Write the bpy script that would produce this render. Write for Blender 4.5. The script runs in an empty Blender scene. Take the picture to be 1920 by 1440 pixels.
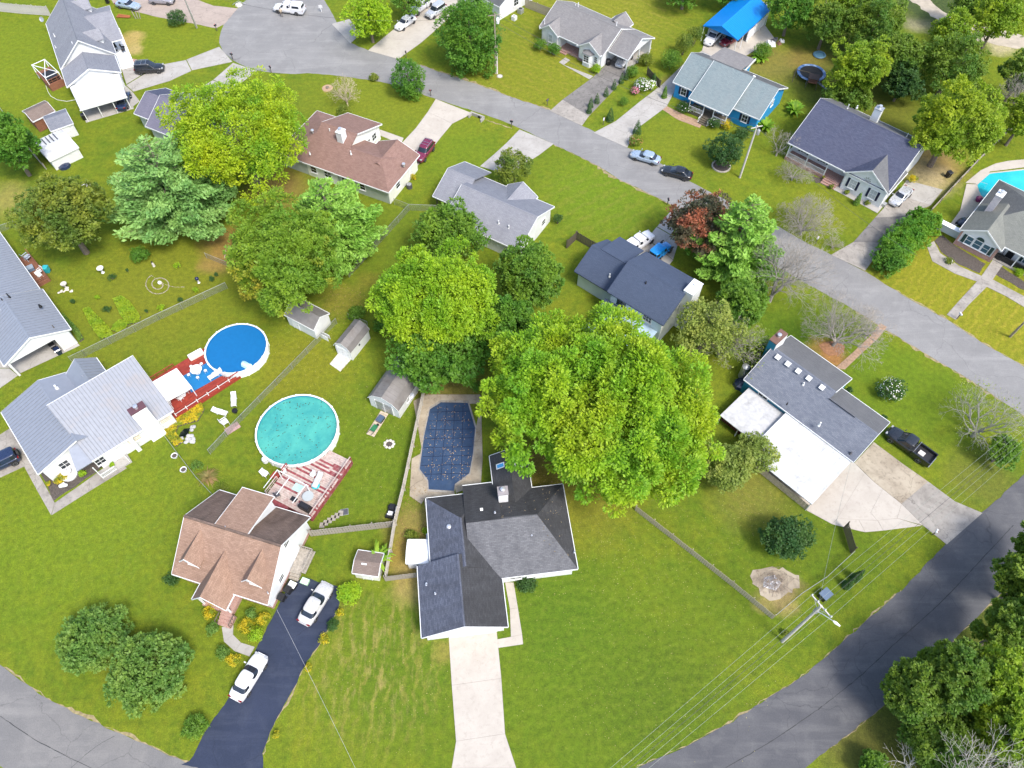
import bpy, bmesh, math, random
import numpy as np
from mathutils import Vector, Matrix

# ------------------------------------------------------------------ camera, light
scene = bpy.context.scene
COL = scene.collection
R = math.radians
CAM_H, PITCH, FOC = 80.0, R(57), 1400.0          # metres, below horizon, focal length in photo pixels
cam = bpy.data.cameras.new('camera')
cam.sensor_width = 36
cam.lens = FOC / 1920 * 36
cam.clip_start, cam.clip_end = 1, 3000
cam_o = bpy.data.objects.new('camera', cam)
cam_o.location = (0, 0, CAM_H)
cam_o.rotation_euler = (math.pi / 2 - PITCH, 0, 0)
COL.objects.link(cam_o)
scene.camera = cam_o

SUN_EL, SUN_AZ = R(55), R(-50)                    # azimuth measured from +X, counter-clockwise
world = bpy.data.worlds.new('World')
scene.world = world
world.use_nodes = True
wn = world.node_tree
sky = wn.nodes.new('ShaderNodeTexSky')
sky.sky_type = 'NISHITA'
sky.sun_disc = False
sky.sun_elevation = SUN_EL
sky.sun_rotation = math.pi / 2 - SUN_AZ
sky.air_density, sky.dust_density, sky.ozone_density = 1.0, 2.5, 1.0
wn.links.new(sky.outputs[0], wn.nodes['Background'].inputs[0])
wn.nodes['Background'].inputs[1].default_value = 0.15
sun = bpy.data.lights.new('sun', 'SUN')
sun.energy, sun.angle, sun.color = 1.75, R(14), (1.0, 0.955, 0.88)
sun_o = bpy.data.objects.new('sun', sun)
sd = Vector((math.cos(SUN_EL) * math.cos(SUN_AZ), math.cos(SUN_EL) * math.sin(SUN_AZ), math.sin(SUN_EL)))
sun_o.rotation_euler = sd.to_track_quat('Z', 'Y').to_euler()
sun_o.location = sd * 300
COL.objects.link(sun_o)
scene.view_settings.view_transform = 'Standard'
scene.view_settings.look = 'None'
scene.view_settings.gamma = 1
scene.view_settings.use_curve_mapping = False
scene.view_settings.exposure = 1.28
scene.cycles.max_bounces = 6
scene.cycles.transparent_max_bounces = 16

# ------------------------------------------------------------------ geometry helpers
_fw = Vector((0, math.cos(PITCH), -math.sin(PITCH)))
_up = Vector((0, math.sin(PITCH), math.cos(PITCH)))

def G(px, py, z=0.0):
    """the point at height z that the surveyed photo position (px, py) shows"""
    d = Vector((1, 0, 0)) * ((px - 960) / FOC) - _up * ((py - 720) / FOC) + _fw
    t = (z - CAM_H) / d.z
    return Vector((0, 0, CAM_H)) + d * t

def mpp(px, py, z=0.0):
    return (G(px + 1, py, z) - G(px, py, z)).length

class MB:
    def __init__(s):
        s.v, s.f = [], []
    def add(s, vs, fs):
        o = len(s.v)
        s.v += [tuple(v) for v in vs]
        s.f += [tuple(i + o for i in f) for f in fs]
        return s
    def bx(s, x0, x1, y0, y1, z0, z1):
        return s.add([(x0, y0, z0), (x1, y0, z0), (x1, y1, z0), (x0, y1, z0), (x0, y0, z1), (x1, y0, z1), (x1, y1, z1), (x0, y1, z1)],
                     [(3, 2, 1, 0), (4, 5, 6, 7), (0, 1, 5, 4), (1, 2, 6, 5), (2, 3, 7, 6), (3, 0, 4, 7)])
    def obox(s, c, t, n, w, d, h):
        """box: centre c, axis t (width w), axis n (depth d), height h along t x n"""
        c, t, n = Vector(c), Vector(t).normalized(), Vector(n).normalized()
        u = t.cross(n)
        P = [c + t * (a * w / 2) + n * (b * d / 2) + u * (e * h / 2) for e in (-1, 1) for a, b in ((-1, -1), (1, -1), (1, 1), (-1, 1))]
        return s.add(P, [(3, 2, 1, 0), (4, 5, 6, 7), (0, 1, 5, 4), (1, 2, 6, 5), (2, 3, 7, 6), (3, 0, 4, 7)])
    def ext(s, poly, vec):
        n = len(poly)
        vec = Vector(vec)
        P = [Vector(p) for p in poly]
        return s.add(P + [p + vec for p in P], [tuple(range(n))[::-1], tuple(range(n, 2 * n))] + [(i, (i + 1) % n, (i + 1) % n + n, i + n) for i in range(n)])
    def prism(s, poly, z0, z1):
        return s.ext([(p[0], p[1], z0) for p in poly], (0, 0, z1 - z0))
    def bar(s, a, b, w, h=None):
        a, b = Vector(a), Vector(b)
        t = b - a
        u = Vector((0, 0, 1)) if abs(t.normalized().z) < .95 else Vector((1, 0, 0))
        n = u.cross(t)
        return s.obox((a + b) / 2, t, n, t.length, w, h or w)
    def tube(s, pts, r, n=6, caps=True):
        pts = [Vector(p) for p in pts]
        rr = r if isinstance(r, (list, tuple)) else [r] * len(pts)
        o = len(s.v)
        for i, p in enumerate(pts):
            t = (pts[min(i + 1, len(pts) - 1)] - pts[max(i - 1, 0)])
            t = t.normalized() if t.length > 1e-9 else Vector((0, 0, 1))
            a = t.cross(Vector((0, 0, 1)) if abs(t.z) < .9 else Vector((1, 0, 0))).normalized()
            b = t.cross(a)
            for k in range(n):
                q = p + a * (math.cos(2 * math.pi * k / n) * rr[i]) + b * (math.sin(2 * math.pi * k / n) * rr[i])
                s.v.append(tuple(q))
        for i in range(len(pts) - 1):
            for k in range(n):
                s.f.append((o + i * n + k, o + i * n + (k + 1) % n, o + (i + 1) * n + (k + 1) % n, o + (i + 1) * n + k))
        if caps:
            s.f.append(tuple(o + k for k in range(n))[::-1])
            s.f.append(tuple(o + (len(pts) - 1) * n + k for k in range(n)))
        return s
    def lathe(s, prof, n=16, c=(0, 0, 0), cap0=True, cap1=True):
        o = len(s.v)
        for r, z in prof:
            for k in range(n):
                a = 2 * math.pi * k / n
                s.v.append((c[0] + r * math.cos(a), c[1] + r * math.sin(a), c[2] + z))
        for i in range(len(prof) - 1):
            for k in range(n):
                s.f.append((o + i * n + k, o + i * n + (k + 1) % n, o + (i + 1) * n + (k + 1) % n, o + (i + 1) * n + k))
        if cap0: s.f.append(tuple(o + k for k in range(n))[::-1])
        if cap1: s.f.append(tuple(o + (len(prof) - 1) * n + k for k in range(n)))
        return s
    def mesh(s, name, mat, smooth=False, recalc=True, angle=40):
        me = bpy.data.meshes.new(name)
        me.from_pydata(s.v, [], s.f)
        if recalc:
            bm = bmesh.new(); bm.from_mesh(me)
            bmesh.ops.recalc_face_normals(bm, faces=bm.faces)
            bm.to_mesh(me); bm.free()
        uv = me.uv_layers.new(name='UVMap')
        co = np.empty(len(me.vertices) * 3); me.vertices.foreach_get('co', co); co = co.reshape(-1, 3)
        out = np.empty((len(me.loops), 2))
        for p in me.polygons:
            n = p.normal
            if abs(n.z) > .985:
                t, b = (1, 0, 0), (0, 1, 0)
            else:
                q = math.hypot(n.x, n.y)
                t = (-n.y / q, n.x / q, 0)
                b = (n.y * t[2] - n.z * t[1], n.z * t[0] - n.x * t[2], n.x * t[1] - n.y * t[0])
            for li in p.loop_indices:
                v = co[me.loops[li].vertex_index]
                out[li] = (v[0] * t[0] + v[1] * t[1] + v[2] * t[2], v[0] * b[0] + v[1] * b[1] + v[2] * b[2])
        uv.data.foreach_set('uv', out.ravel())
        if mat: me.materials.append(mat)
        if smooth:
            me.polygons.foreach_set('use_smooth', [True] * len(me.polygons))
            me.set_sharp_from_angle(angle=R(angle))
        return me
    def build(s, name, mat, parent=None, smooth=False, recalc=True, angle=40):
        return link(name, s.mesh(name, mat, smooth, recalc, angle), parent)

def link(name, data, parent=None, loc=None, rz=None):
    o = bpy.data.objects.new(name, data)
    COL.objects.link(o)
    if parent is not None: o.parent = parent
    if loc is not None: o.location = loc
    if rz is not None: o.rotation_euler = (0, 0, rz)
    return o

def tag(o, label=None, cat=None, group=None, kind=None):
    if label: o['label'] = label
    if cat: o['category'] = cat
    if group: o['group'] = group
    if kind: o['kind'] = kind
    return o

def thing(name, label, cat, loc=(0, 0, 0), rz=0.0, group=None, kind=None):
    o = bpy.data.objects.new(name, None)
    o.empty_display_size = .2
    COL.objects.link(o)
    o.location = loc
    o.rotation_euler = (0, 0, rz)
    return tag(o, label, cat, group, kind)

def np_mesh(name, V, F, mat, smooth=False):
    me = bpy.data.meshes.new(name)
    k = F.shape[1]
    me.vertices.add(len(V)); me.vertices.foreach_set('co', np.ascontiguousarray(V, dtype=np.float32).ravel())
    me.loops.add(F.size); me.loops.foreach_set('vertex_index', np.ascontiguousarray(F, dtype=np.int32).ravel())
    me.polygons.add(len(F)); me.polygons.foreach_set('loop_start', np.arange(0, F.size, k, dtype=np.int32))
    if smooth: me.polygons.foreach_set('use_smooth', np.ones(len(F), dtype=bool))
    me.update(calc_edges=True)
    if mat: me.materials.append(mat)
    return me

# ------------------------------------------------------------------ materials
def _n(nt, typ, **kw):
    n = nt.nodes.new(typ)
    for k, v in kw.items():
        if k in n.inputs: n.inputs[k].default_value = v
        else: setattr(n, k, v)
    return n

def _mix(nt, fac, a, b, blend='MIX'):
    m = nt.nodes.new('ShaderNodeMix'); m.data_type = 'RGBA'; m.blend_type = blend
    for sock, val in ((m.inputs[0], fac), (m.inputs[6], a), (m.inputs[7], b)):
        if hasattr(val, 'is_linked'): nt.links.new(val, sock)
        elif isinstance(val, (int, float)): sock.default_value = val
        else: sock.default_value = (*val[:3], 1)
    return m.outputs[2]

def _map(nt, val, a, b, c=0.0, d=1.0):
    m = nt.nodes.new('ShaderNodeMapRange'); m.clamp = True
    nt.links.new(val, m.inputs[0])
    m.inputs[1].default_value, m.inputs[2].default_value, m.inputs[3].default_value, m.inputs[4].default_value = a, b, c, d
    return m.outputs[0]

def _math(nt, op, a, b=None):
    m = nt.nodes.new('ShaderNodeMath'); m.operation = op
    for i, v in enumerate((a, b)):
        if v is None: continue
        if hasattr(v, 'is_linked'): nt.links.new(v, m.inputs[i])
        else: m.inputs[i].default_value = v
    return m.outputs[0]

def _noise(nt, vec, scale, detail=4, rough=.55, dist=0.0):
    n = _n(nt, 'ShaderNodeTexNoise', Scale=scale, Detail=detail, Roughness=rough, Distortion=dist)
    nt.links.new(vec, n.inputs['Vector'])
    return n.outputs[0]

def newmat(name, rough=.7, metal=0.0, spec=.5):
    m = bpy.data.materials.new(name); m.use_nodes = True
    nt = m.node_tree; b = nt.nodes['Principled BSDF']
    b.inputs['Roughness'].default_value = rough
    b.inputs['Metallic'].default_value = metal
    b.inputs['Specular IOR Level'].default_value = spec
    tc = nt.nodes.new('ShaderNodeTexCoord')
    return m, nt, b, tc

def _bump(nt, b, h, strength=.3, dist=.02):
    n = _n(nt, 'ShaderNodeBump', Strength=strength, Distance=dist)
    nt.links.new(h, n.inputs['Height']); nt.links.new(n.outputs[0], b.inputs['Normal'])

def cm(c, k): return tuple(min(1, x * k) for x in c)

def plain(name, col, rough=.6, metal=0.0, var=.10, scale=2.0, bump=0.0, spec=.4, grime=None, gscale=.6):
    m, nt, b, tc = newmat(name, rough, metal, spec)
    n = _noise(nt, tc.outputs['Object'], scale, 5)
    c = _mix(nt, _map(nt, n, .3, .7), cm(col, 1 - var), cm(col, 1 + var))
    if grime:
        g = _noise(nt, tc.outputs['Object'], gscale, 5, .65)
        c = _mix(nt, _map(nt, g, .5, .72, 0, .75), c, grime)
    nt.links.new(c, b.inputs['Base Color'])
    if bump: _bump(nt, b, _noise(nt, tc.outputs['Object'], scale * 8, 3), bump)
    return m

def shingle(name, c1, c2, mortar=None, stain=None, w=.42, h=.17, stamt=.5, sscale=.35, k=.86):
    c1, c2 = cm(c1, k), cm(c2, k); mortar = mortar and cm(mortar, k); stain = stain and cm(stain, k)
    m, nt, b, tc = newmat(name, .85, 0, .25)
    br = _n(nt, 'ShaderNodeTexBrick', Scale=1.0)
    br.offset = .5
    br.inputs['Mortar Size'].default_value = .012
    br.inputs['Mortar Smooth'].default_value = .3
    br.inputs['Brick Width'].default_value = w
    br.inputs['Row Height'].default_value = h
    br.inputs['Color1'].default_value = (*c1, 1); br.inputs['Color2'].default_value = (*c2, 1)
    br.inputs['Mortar'].default_value = (*(mortar or cm(c1, .5)), 1)
    nt.links.new(tc.outputs['UV'], br.inputs['Vector'])
    c = br.outputs['Color']
    f = _noise(nt, tc.outputs['UV'], 9, 3, .7)
    c = _mix(nt, _map(nt, f, .25, .75, 0, .55), c, cm(c2, 1.35))
    mp = _n(nt, 'ShaderNodeMapping'); mp.inputs['Scale'].default_value = (1.6, .5, 1)
    nt.links.new(tc.outputs['UV'], mp.inputs['Vector'])
    s = _noise(nt, mp.outputs[0], sscale, 6, .65, .6)
    c = _mix(nt, _map(nt, s, .42, .72, 0, stamt), c, stain or cm(c1, .62))
    nt.links.new(c, b.inputs['Base Color'])
    _bump(nt, b, br.outputs['Fac'], .5, .02)
    return m

def siding(name, col, pitch=.2, grime=None):
    m, nt, b, tc = newmat(name, .55, 0, .35)
    sx = nt.nodes.new('ShaderNodeSeparateXYZ'); nt.links.new(tc.outputs['UV'], sx.inputs[0])
    fr = _math(nt, 'FRACT', _math(nt, 'DIVIDE', sx.outputs[1], pitch))
    n = _noise(nt, tc.outputs['Object'], .9, 5)
    c = _mix(nt, _map(nt, n, .35, .7), cm(col, .93), cm(col, 1.04))
    if grime:
        g = _noise(nt, tc.outputs['Object'], .7, 5, .7)
        c = _mix(nt, _map(nt, g, .5, .75, 0, .6), c, grime)
    nt.links.new(c, b.inputs['Base Color'])
    _bump(nt, b, fr, .6, .03)
    return m

def brickm(name, c1, c2, mortar, w=.22, h=.075):
    m, nt, b, tc = newmat(name, .85, 0, .2)
    br = _n(nt, 'ShaderNodeTexBrick', Scale=1.0)
    br.inputs['Mortar Size'].default_value = .01
    br.inputs['Brick Width'].default_value = w; br.inputs['Row Height'].default_value = h
    br.inputs['Color1'].default_value = (*c1, 1); br.inputs['Color2'].default_value = (*c2, 1); br.inputs['Mortar'].default_value = (*mortar, 1)
    nt.links.new(tc.outputs['UV'], br.inputs['Vector'])
    nt.links.new(br.outputs['Color'], b.inputs['Base Color'])
    return m

def concrete(name, col, stain, amt=.5, rough=.85, crack=True, sc=.45):
    col, stain = cm(col, .88), cm(stain, .82)
    m, nt, b, tc = newmat(name, rough, 0, .25)
    g = nt.nodes.new('ShaderNodeNewGeometry')
    P = g.outputs['Position']
    n1 = _noise(nt, P, sc, 7, .62, .4)
    n2 = _noise(nt, P, 14, 4, .7)
    c = _mix(nt, _map(nt, n1, .40, .72, 0, amt), col, stain)
    c = _mix(nt, _map(nt, n2, .3, .7, 0, .5), c, cm(col, .8))
    n3 = _noise(nt, P, 1.9, 5, .7)
    c = _mix(nt, _map(nt, n3, .52, .72, 0, amt * .7), c, cm(stain, .8))
    if crack:
        vo = _n(nt, 'ShaderNodeTexVoronoi', Scale=.16); vo.feature = 'DISTANCE_TO_EDGE'
        ds = _n(nt, 'ShaderNodeVectorMath'); ds.operation = 'ADD'
        nz = _n(nt, 'ShaderNodeTexNoise', Scale=.8, Detail=5); nt.links.new(P, nz.inputs['Vector'])
        sc2 = _n(nt, 'ShaderNodeVectorMath'); sc2.operation = 'SCALE'; sc2.inputs[3].default_value = 1.4
        nt.links.new(nz.outputs[1], sc2.inputs[0]); nt.links.new(P, ds.inputs[0]); nt.links.new(sc2.outputs[0], ds.inputs[1])
        nt.links.new(ds.outputs[0], vo.inputs['Vector'])
        c = _mix(nt, _map(nt, vo.outputs['Distance'], .0, .006, .55, 0), c, cm(stain, .45))
    nt.links.new(c, b.inputs['Base Color'])
    _bump(nt, b, n2, .25, .01)
    return m

def leafm(name, c1, c2, c3=None, patch=.22, trans=.35, thr=(.42, .62)):
    m = bpy.data.materials.new(name); m.use_nodes = True
    nt = m.node_tree
    for n in list(nt.nodes): nt.nodes.remove(n)
    out = nt.nodes.new('ShaderNodeOutputMaterial')
    tc = nt.nodes.new('ShaderNodeTexCoord'); g = nt.nodes.new('ShaderNodeNewGeometry')
    n = _noise(nt, tc.outputs['Object'], patch, 4, .6)
    c = _mix(nt, _map(nt, n, .38, .62), c1, c2)
    if c3:
        n3 = _noise(nt, tc.outputs['Object'], patch * 1.3, 3, .5)
        sh = _n(nt, 'ShaderNodeMapping'); sh.inputs['Location'].default_value = (31, 17, 5)
        nt.links.new(tc.outputs['Object'], sh.inputs['Vector']); nt.links.new(sh.outputs[0], n3.node.inputs['Vector'])
        c = _mix(nt, _map(nt, n3, thr[0], thr[1]), c, c3)
    c = _mix(nt, 1.0, c, (.0, .004, .012), 'ADD')
    rnd = g.outputs['Random Per Island']
    c = _mix(nt, 1.0, c, _mix(nt, rnd, (.76, .80, .70), (1.2, 1.17, 1.15)), 'MULTIPLY')
    d = nt.nodes.new('ShaderNodeBsdfPrincipled'); nt.links.new(c, d.inputs['Base Color'])
    d.inputs['Roughness'].default_value = .55; d.inputs['Specular IOR Level'].default_value = .3
    t = nt.nodes.new('ShaderNodeBsdfTranslucent')
    c2_ = _mix(nt, 1.0, c, (1.25, 1.35, .55), 'MULTIPLY'); nt.links.new(c2_, t.inputs[0])
    mx = nt.nodes.new('ShaderNodeMixShader'); mx.inputs[0].default_value = trans
    nt.links.new(d.outputs[0], mx.inputs[1]); nt.links.new(t.outputs[0], mx.inputs[2])
    nt.links.new(mx.outputs[0], out.inputs[0])
    return m

def glossy(name, col, rough=.25, metal=0.0, coat=0.0):
    m, nt, b, tc = newmat(name, rough, metal, .5)
    b.inputs['Base Color'].default_value = (*col, 1)
    b.inputs['Coat Weight'].default_value = coat
    b.inputs['Coat Roughness'].default_value = .06
    n = _noise(nt, tc.outputs['Object'], 3, 4)
    nt.links.new(_map(nt, n, .3, .7, rough * .8, rough * 1.3), b.inputs['Roughness'])
    return m

def chainlink(name):
    m, nt, b, tc = newmat(name, .5, .3)
    b.inputs['Base Color'].default_value = (.30, .32, .31, 1)
    out = nt.nodes['Material Output']
    # crossed wires: two diagonal families, 6 cm apart
    sx = nt.nodes.new('ShaderNodeSeparateXYZ'); nt.links.new(tc.outputs['UV'], sx.inputs[0])
    ws = []
    for op in ('ADD', 'SUBTRACT'):
        q = _math(nt, 'FRACT', _math(nt, 'MULTIPLY', _math(nt, op, sx.outputs[0], sx.outputs[1]), 12.0))
        ws.append(_math(nt, 'LESS_THAN', q, .16))
    w = _math(nt, 'MAXIMUM', ws[0], ws[1])
    tr = nt.nodes.new('ShaderNodeBsdfTransparent'); mx = nt.nodes.new('ShaderNodeMixShader')
    nt.links.new(w, mx.inputs[0]); nt.links.new(tr.outputs[0], mx.inputs[1]); nt.links.new(b.outputs[0], mx.inputs[2])
    nt.links.new(mx.outputs[0], out.inputs[0])
    return m

WHITE = plain('white_paint', (.66, .67, .66), .5, var=.04)
WHITEMETAL = plain('white_coated_metal', (.80, .81, .82), .45, var=.05, grime=(.55, .53, .48), gscale=.5)
VINYL = siding('white_siding', (.68, .69, .69))
VINYLBLUE = siding('pale_blue_siding', (.50, .60, .66))
VINYLGREY = siding('grey_green_siding', (.42, .47, .43), grime=(.30, .34, .31))
CREAM = siding('cream_siding', (.74, .74, .67))
BLUEWALL = siding('bright_blue_siding', (.02, .27, .58))
TEALWALL = siding('teal_siding', (.02, .19, .30))
GLASS = glossy('window_glass', (.02, .025, .03), .08)
GLASSBLUE = glossy('bluish_window_glass', (.05, .11, .14), .08)
BLACK = plain('black_plastic', (.015, .015, .017), .45, var=.2)
DARKGREY = plain('dark_grey_metal', (.07, .07, .08), .5, var=.15)
GREYMETAL = plain('galvanised_metal', (.42, .43, .44), .45, .6, var=.12)
DKGREY = DARKGREY
ALU = plain('bare_aluminium', (.62, .63, .65), .35, .7, var=.08)
NAVY = plain('navy_shutter', (.012, .016, .05), .5, var=.1)
DKGREEN = plain('dark_green_shutter', (.02, .05, .045), .5, var=.1)
REDBRICK = brickm('red_brick', (.26, .10, .075), (.34, .16, .12), (.42, .38, .34))
DKBRICK = brickm('purple_brown_brick', (.14, .07, .07), (.20, .10, .09), (.3, .27, .26))
WEATHERED = plain('weathered_wood', (.29, .26, .22), .9, var=.28, scale=5, bump=.3)
FENCEWOOD = plain('greyed_fence_wood', (.33, .29, .21), .9, var=.3, scale=4, bump=.3)
DKWOOD = plain('dark_fence_wood', (.10, .085, .06), .9, var=.3, scale=4)
PALEWOOD = plain('pale_bare_wood', (.46, .38, .28), .85, var=.2, scale=4)
REDWOOD = plain('red_stained_wood', (.26, .036, .022), .7, var=.25, scale=4)
ROSEWOOD = plain('faded_rose_wood', (.22, .045, .05), .75, var=.3, scale=3, grime=(.30, .20, .19), gscale=1.5)
WORNWOOD = plain('worn_pale_deck_wood', (.42, .34, .30), .8, var=.22, scale=3, grime=(.27, .13, .115), gscale=1.4)
BROWNWOOD = plain('brown_deck_wood', (.20, .085, .05), .8, var=.2, scale=4)
BARK = plain('grey_brown_bark', (.16, .13, .10), .95, var=.35, scale=5, bump=.5)
DEADBARK = plain('bleached_bark', (.27, .245, .215), .95, var=.25, scale=5)
SOIL = plain('dark_mulch', (.075, .062, .052), .95, var=.45, scale=6, bump=.6)
SOILRED = plain('red_brown_soil', (.26, .13, .065), .95, var=.3, scale=3, bump=.4)
STONE = plain('pale_stone', (.50, .47, .42), .9, var=.25, scale=3, bump=.3)
CONC_NEW = concrete('pale_concrete', (.50, .455, .395), (.36, .315, .265), .5, crack=False)
CONC_OLD = concrete('stained_concrete', (.38, .35, .31), (.17, .15, .13), .85)
CONC_RUST = concrete('rust_stained_concrete', (.44, .38, .29), (.19, .145, .10), .9, sc=.3)
CONC_MID = concrete('grey_concrete', (.42, .40, .37), (.27, .25, .22), .6)
CONC_DARK = concrete('dark_stained_concrete', (.23, .215, .20), (.10, .095, .09), .8)
PINKPAVE = concrete('pinkish_old_paving', (.40, .33, .28), (.27, .22, .19), .6)
BRICKPATH = plain('brown_brick_path', (.30, .20, .13), .9, var=.25, scale=3)
# ------------------------------------------------------------------ ground
rng = random.Random(5)

def ground_material():
    m, nt, b, tc = newmat('grass_lawn', .95, 0, .03)
    g = nt.nodes.new('ShaderNodeNewGeometry'); P = g.outputs['Position']
    nz = _n(nt, 'ShaderNodeTexNoise', Scale=.22, Detail=5, Roughness=.6); nt.links.new(P, nz.inputs['Vector'])
    sub = _n(nt, 'ShaderNodeVectorMath'); sub.operation = 'MULTIPLY_ADD'
    nt.links.new(nz.outputs[1], sub.inputs[0]); sub.inputs[1].default_value = (5, 5, 0); nt.links.new(P, sub.inputs[2])
    PD = sub.outputs[0]
    big = _noise(nt, P, .045, 4, .55)
    c = _mix(nt, _map(nt, big, .38, .62), (.072, .118, .0045), (.098, .138, .006))
    mid = _noise(nt, P, .42, 6, .62, .5)
    c = _mix(nt, _map(nt, mid, .40, .66, 0, .65), c, (.128, .150, .0075))
    mid2 = _noise(nt, P, .8, 5, .6)
    c = _mix(nt, _map(nt, mid2, .5, .72, 0, .5), c, (.046, .092, .004))
    blobs = [  # px, py, radius m, colour, strength
        (1100, 1250, 13, (.066, .115, .004), .75), (1040, 1150, 7, (.055, .108, .004), .55), (760, 1250, 9, (.062, .110, .004), .7),
        (680, 860, 9, (.070, .118, .003), .7), (1250, 1330, 8, (.056, .096, .004), .6), (1380, 1130, 7, (.066, .112, .004), .6),
        (130, 1010, 12, (.098, .150, .005), .6), (1560, 1010, 7, (.055, .100, .003), .6), (1500, 650, 8, (.055, .115, .004), .75),
        (1120, 360, 9, (.090, .150, .006), .7), (860, 300, 8, (.095, .148, .006), .5), (1700, 720, 9, (.080, .135, .004), .7),
        (1790, 540, 13, (.150, .158, .009), .85), (1900, 620, 8, (.148, .160, .010), .8), (1540, 395, 6, (.125, .145, .008), .7),
        (1000, 140, 13, (.130, .148, .010), .75), (1130, 20, 16, (.140, .150, .012), .7), (1300, 270, 8, (.115, .140, .008), .6),
        (700, 190, 13, (.120, .146, .009), .65), (300, 70, 11, (.115, .150, .007), .6), (40, 110, 16, (.112, .152, .006), .6),
        (300, 545, 13, (.118, .130, .008), .7), (560, 690, 7, (.135, .135, .008), .6), (730, 450, 8, (.078, .118, .005), .6),
        (640, 560, 3.0, (.16, .135, .025), .5), (690, 530, 2.0, (.16, .13, .025), .4),
        (425, 460, 4.2, (.23, .135, .05), .75), (405, 495, 2.2, (.20, .135, .05), .6), (520, 350, 5, (.19, .12, .05), .7),
        (840, 720, 4.5, (.15, .125, .035), .7), (780, 990, 3.6, (.18, .145, .05), .75), (765, 1050, 3, (.20, .145, .04), .8),
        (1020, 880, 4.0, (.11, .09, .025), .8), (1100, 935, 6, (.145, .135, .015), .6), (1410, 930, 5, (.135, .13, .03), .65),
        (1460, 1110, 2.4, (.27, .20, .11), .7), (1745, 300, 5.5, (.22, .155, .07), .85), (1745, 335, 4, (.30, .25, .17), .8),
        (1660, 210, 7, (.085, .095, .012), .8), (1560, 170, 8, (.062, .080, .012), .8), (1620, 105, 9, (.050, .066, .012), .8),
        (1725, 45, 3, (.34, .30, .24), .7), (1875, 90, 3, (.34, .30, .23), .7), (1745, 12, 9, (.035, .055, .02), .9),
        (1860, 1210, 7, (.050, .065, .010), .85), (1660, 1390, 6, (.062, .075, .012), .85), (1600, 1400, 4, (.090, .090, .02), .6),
        (1450, 120, 6, (.14, .11, .04), .6), (1510, 110, 4, (.16, .10, .04), .5), (905, 60, 4, (.20, .15, .07), .3),
        (248, 72, 2.2, (.30, .23, .10), .8), (252, 90, 2.0, (.30, .24, .12), .8), (15, 375, 4, (.24, .20, .08), .5), (612, 165, 1.0, (.34, .24, .14), .9),
        (775, 1100, 2.6, (.24, .19, .08), .7), (835, 1215, 1.2, (.20, .16, .05), .5), (60, 540, 4, (.13, .12, .02), .5), (1270, 160, 3, (.17, .13, .05), .6),
        (1555, 660, 2.6, (.25, .12, .055), .85), (1840, 900, 4.5, (.085, .095, .02), .6)]
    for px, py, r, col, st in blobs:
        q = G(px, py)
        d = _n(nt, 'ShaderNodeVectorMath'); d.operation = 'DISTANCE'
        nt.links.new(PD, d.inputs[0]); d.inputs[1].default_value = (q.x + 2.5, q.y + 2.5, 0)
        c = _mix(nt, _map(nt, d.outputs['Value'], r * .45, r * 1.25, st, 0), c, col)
    # straw streaks beside the concrete drive, mowing stripes elsewhere
    def stripes(px, py, r, ang, pitch, col, st):
        nonlocal c
        q = G(px, py)
        d = _n(nt, 'ShaderNodeVectorMath'); d.operation = 'DISTANCE'
        nt.links.new(PD, d.inputs[0]); d.inputs[1].default_value = (q.x + 2.5, q.y + 2.5, 0)
        dt = _n(nt, 'ShaderNodeVectorMath'); dt.operation = 'DOT_PRODUCT'
        nt.links.new(PD, dt.inputs[0]); dt.inputs[1].default_value = (-math.sin(ang), math.cos(ang), 0)
        s = _math(nt, 'SINE', _math(nt, 'MULTIPLY', dt.outputs['Value'], 2 * math.pi / pitch))
        f = _math(nt, 'MULTIPLY', _map(nt, s, .1, .9), _map(nt, d.outputs['Value'], r * .6, r * 1.2, st, 0))
        f = _math(nt, 'MULTIPLY', f, _map(nt, _noise(nt, P, .7, 4), .35, .6))
        c = _mix(nt, f, c, col)
    stripes(1790, 540, 13, R(48), 1.1, (.20, .185, .02), .6)
    stripes(1900, 620, 10, R(48), 1.1, (.20, .185, .02), .6)
    stripes(1000, 140, 15, R(-39), 1.6, (.175, .165, .025), .5)
    stripes(1130, 20, 18, R(-35), 1.7, (.18, .17, .03), .5)
    stripes(1130, 370, 10, R(35), 2.1, (.13, .145, .02), .5)
    stripes(640, 200, 10, R(30), 2.0, (.085, .125, .006), .5)
    stripes(700, 1250, 9, R(83), 1.3, (.17, .165, .035), .55)
    stripes(1350, 1380, 10, R(30), 2.6, (.045, .078, .005), .55)
    stripes(1150, 1230, 17, R(12), 1.3, (.105, .150, .012), .35)
    stripes(120, 1010, 14, R(-62), 1.4, (.115, .165, .012), .35)
    stripes(250, 1100, 10, R(35), 1.2, (.080, .130, .010), .4)
    stripes(660, 900, 8, R(75), 1.2, (.110, .150, .012), .35)
    stripes(1330, 960, 10, R(-36), 1.2, (.100, .140, .012), .35)
    stripes(50, 110, 14, R(62), 1.4, (.100, .150, .012), .4)
    # worn straw patches and flecks
    mp = _n(nt, 'ShaderNodeMapping'); mp.inputs['Scale'].default_value = (1.3, .35, 1); mp.inputs['Rotation'].default_value = (0, 0, R(-8))
    nt.links.new(P, mp.inputs['Vector'])
    q = G(700, 1240)
    d = _n(nt, 'ShaderNodeVectorMath'); d.operation = 'DISTANCE'; nt.links.new(P, d.inputs[0]); d.inputs[1].default_value = (q.x, q.y, 0)
    st = _math(nt, 'MULTIPLY', _map(nt, _noise(nt, mp.outputs[0], 1.2, 6, .7), .5, .7), _map(nt, d.outputs['Value'], 3, 9, .6, 0))
    c = _mix(nt, st, c, (.27, .215, .095))
    fl = _noise(nt, P, 2.6, 6, .75)
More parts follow.
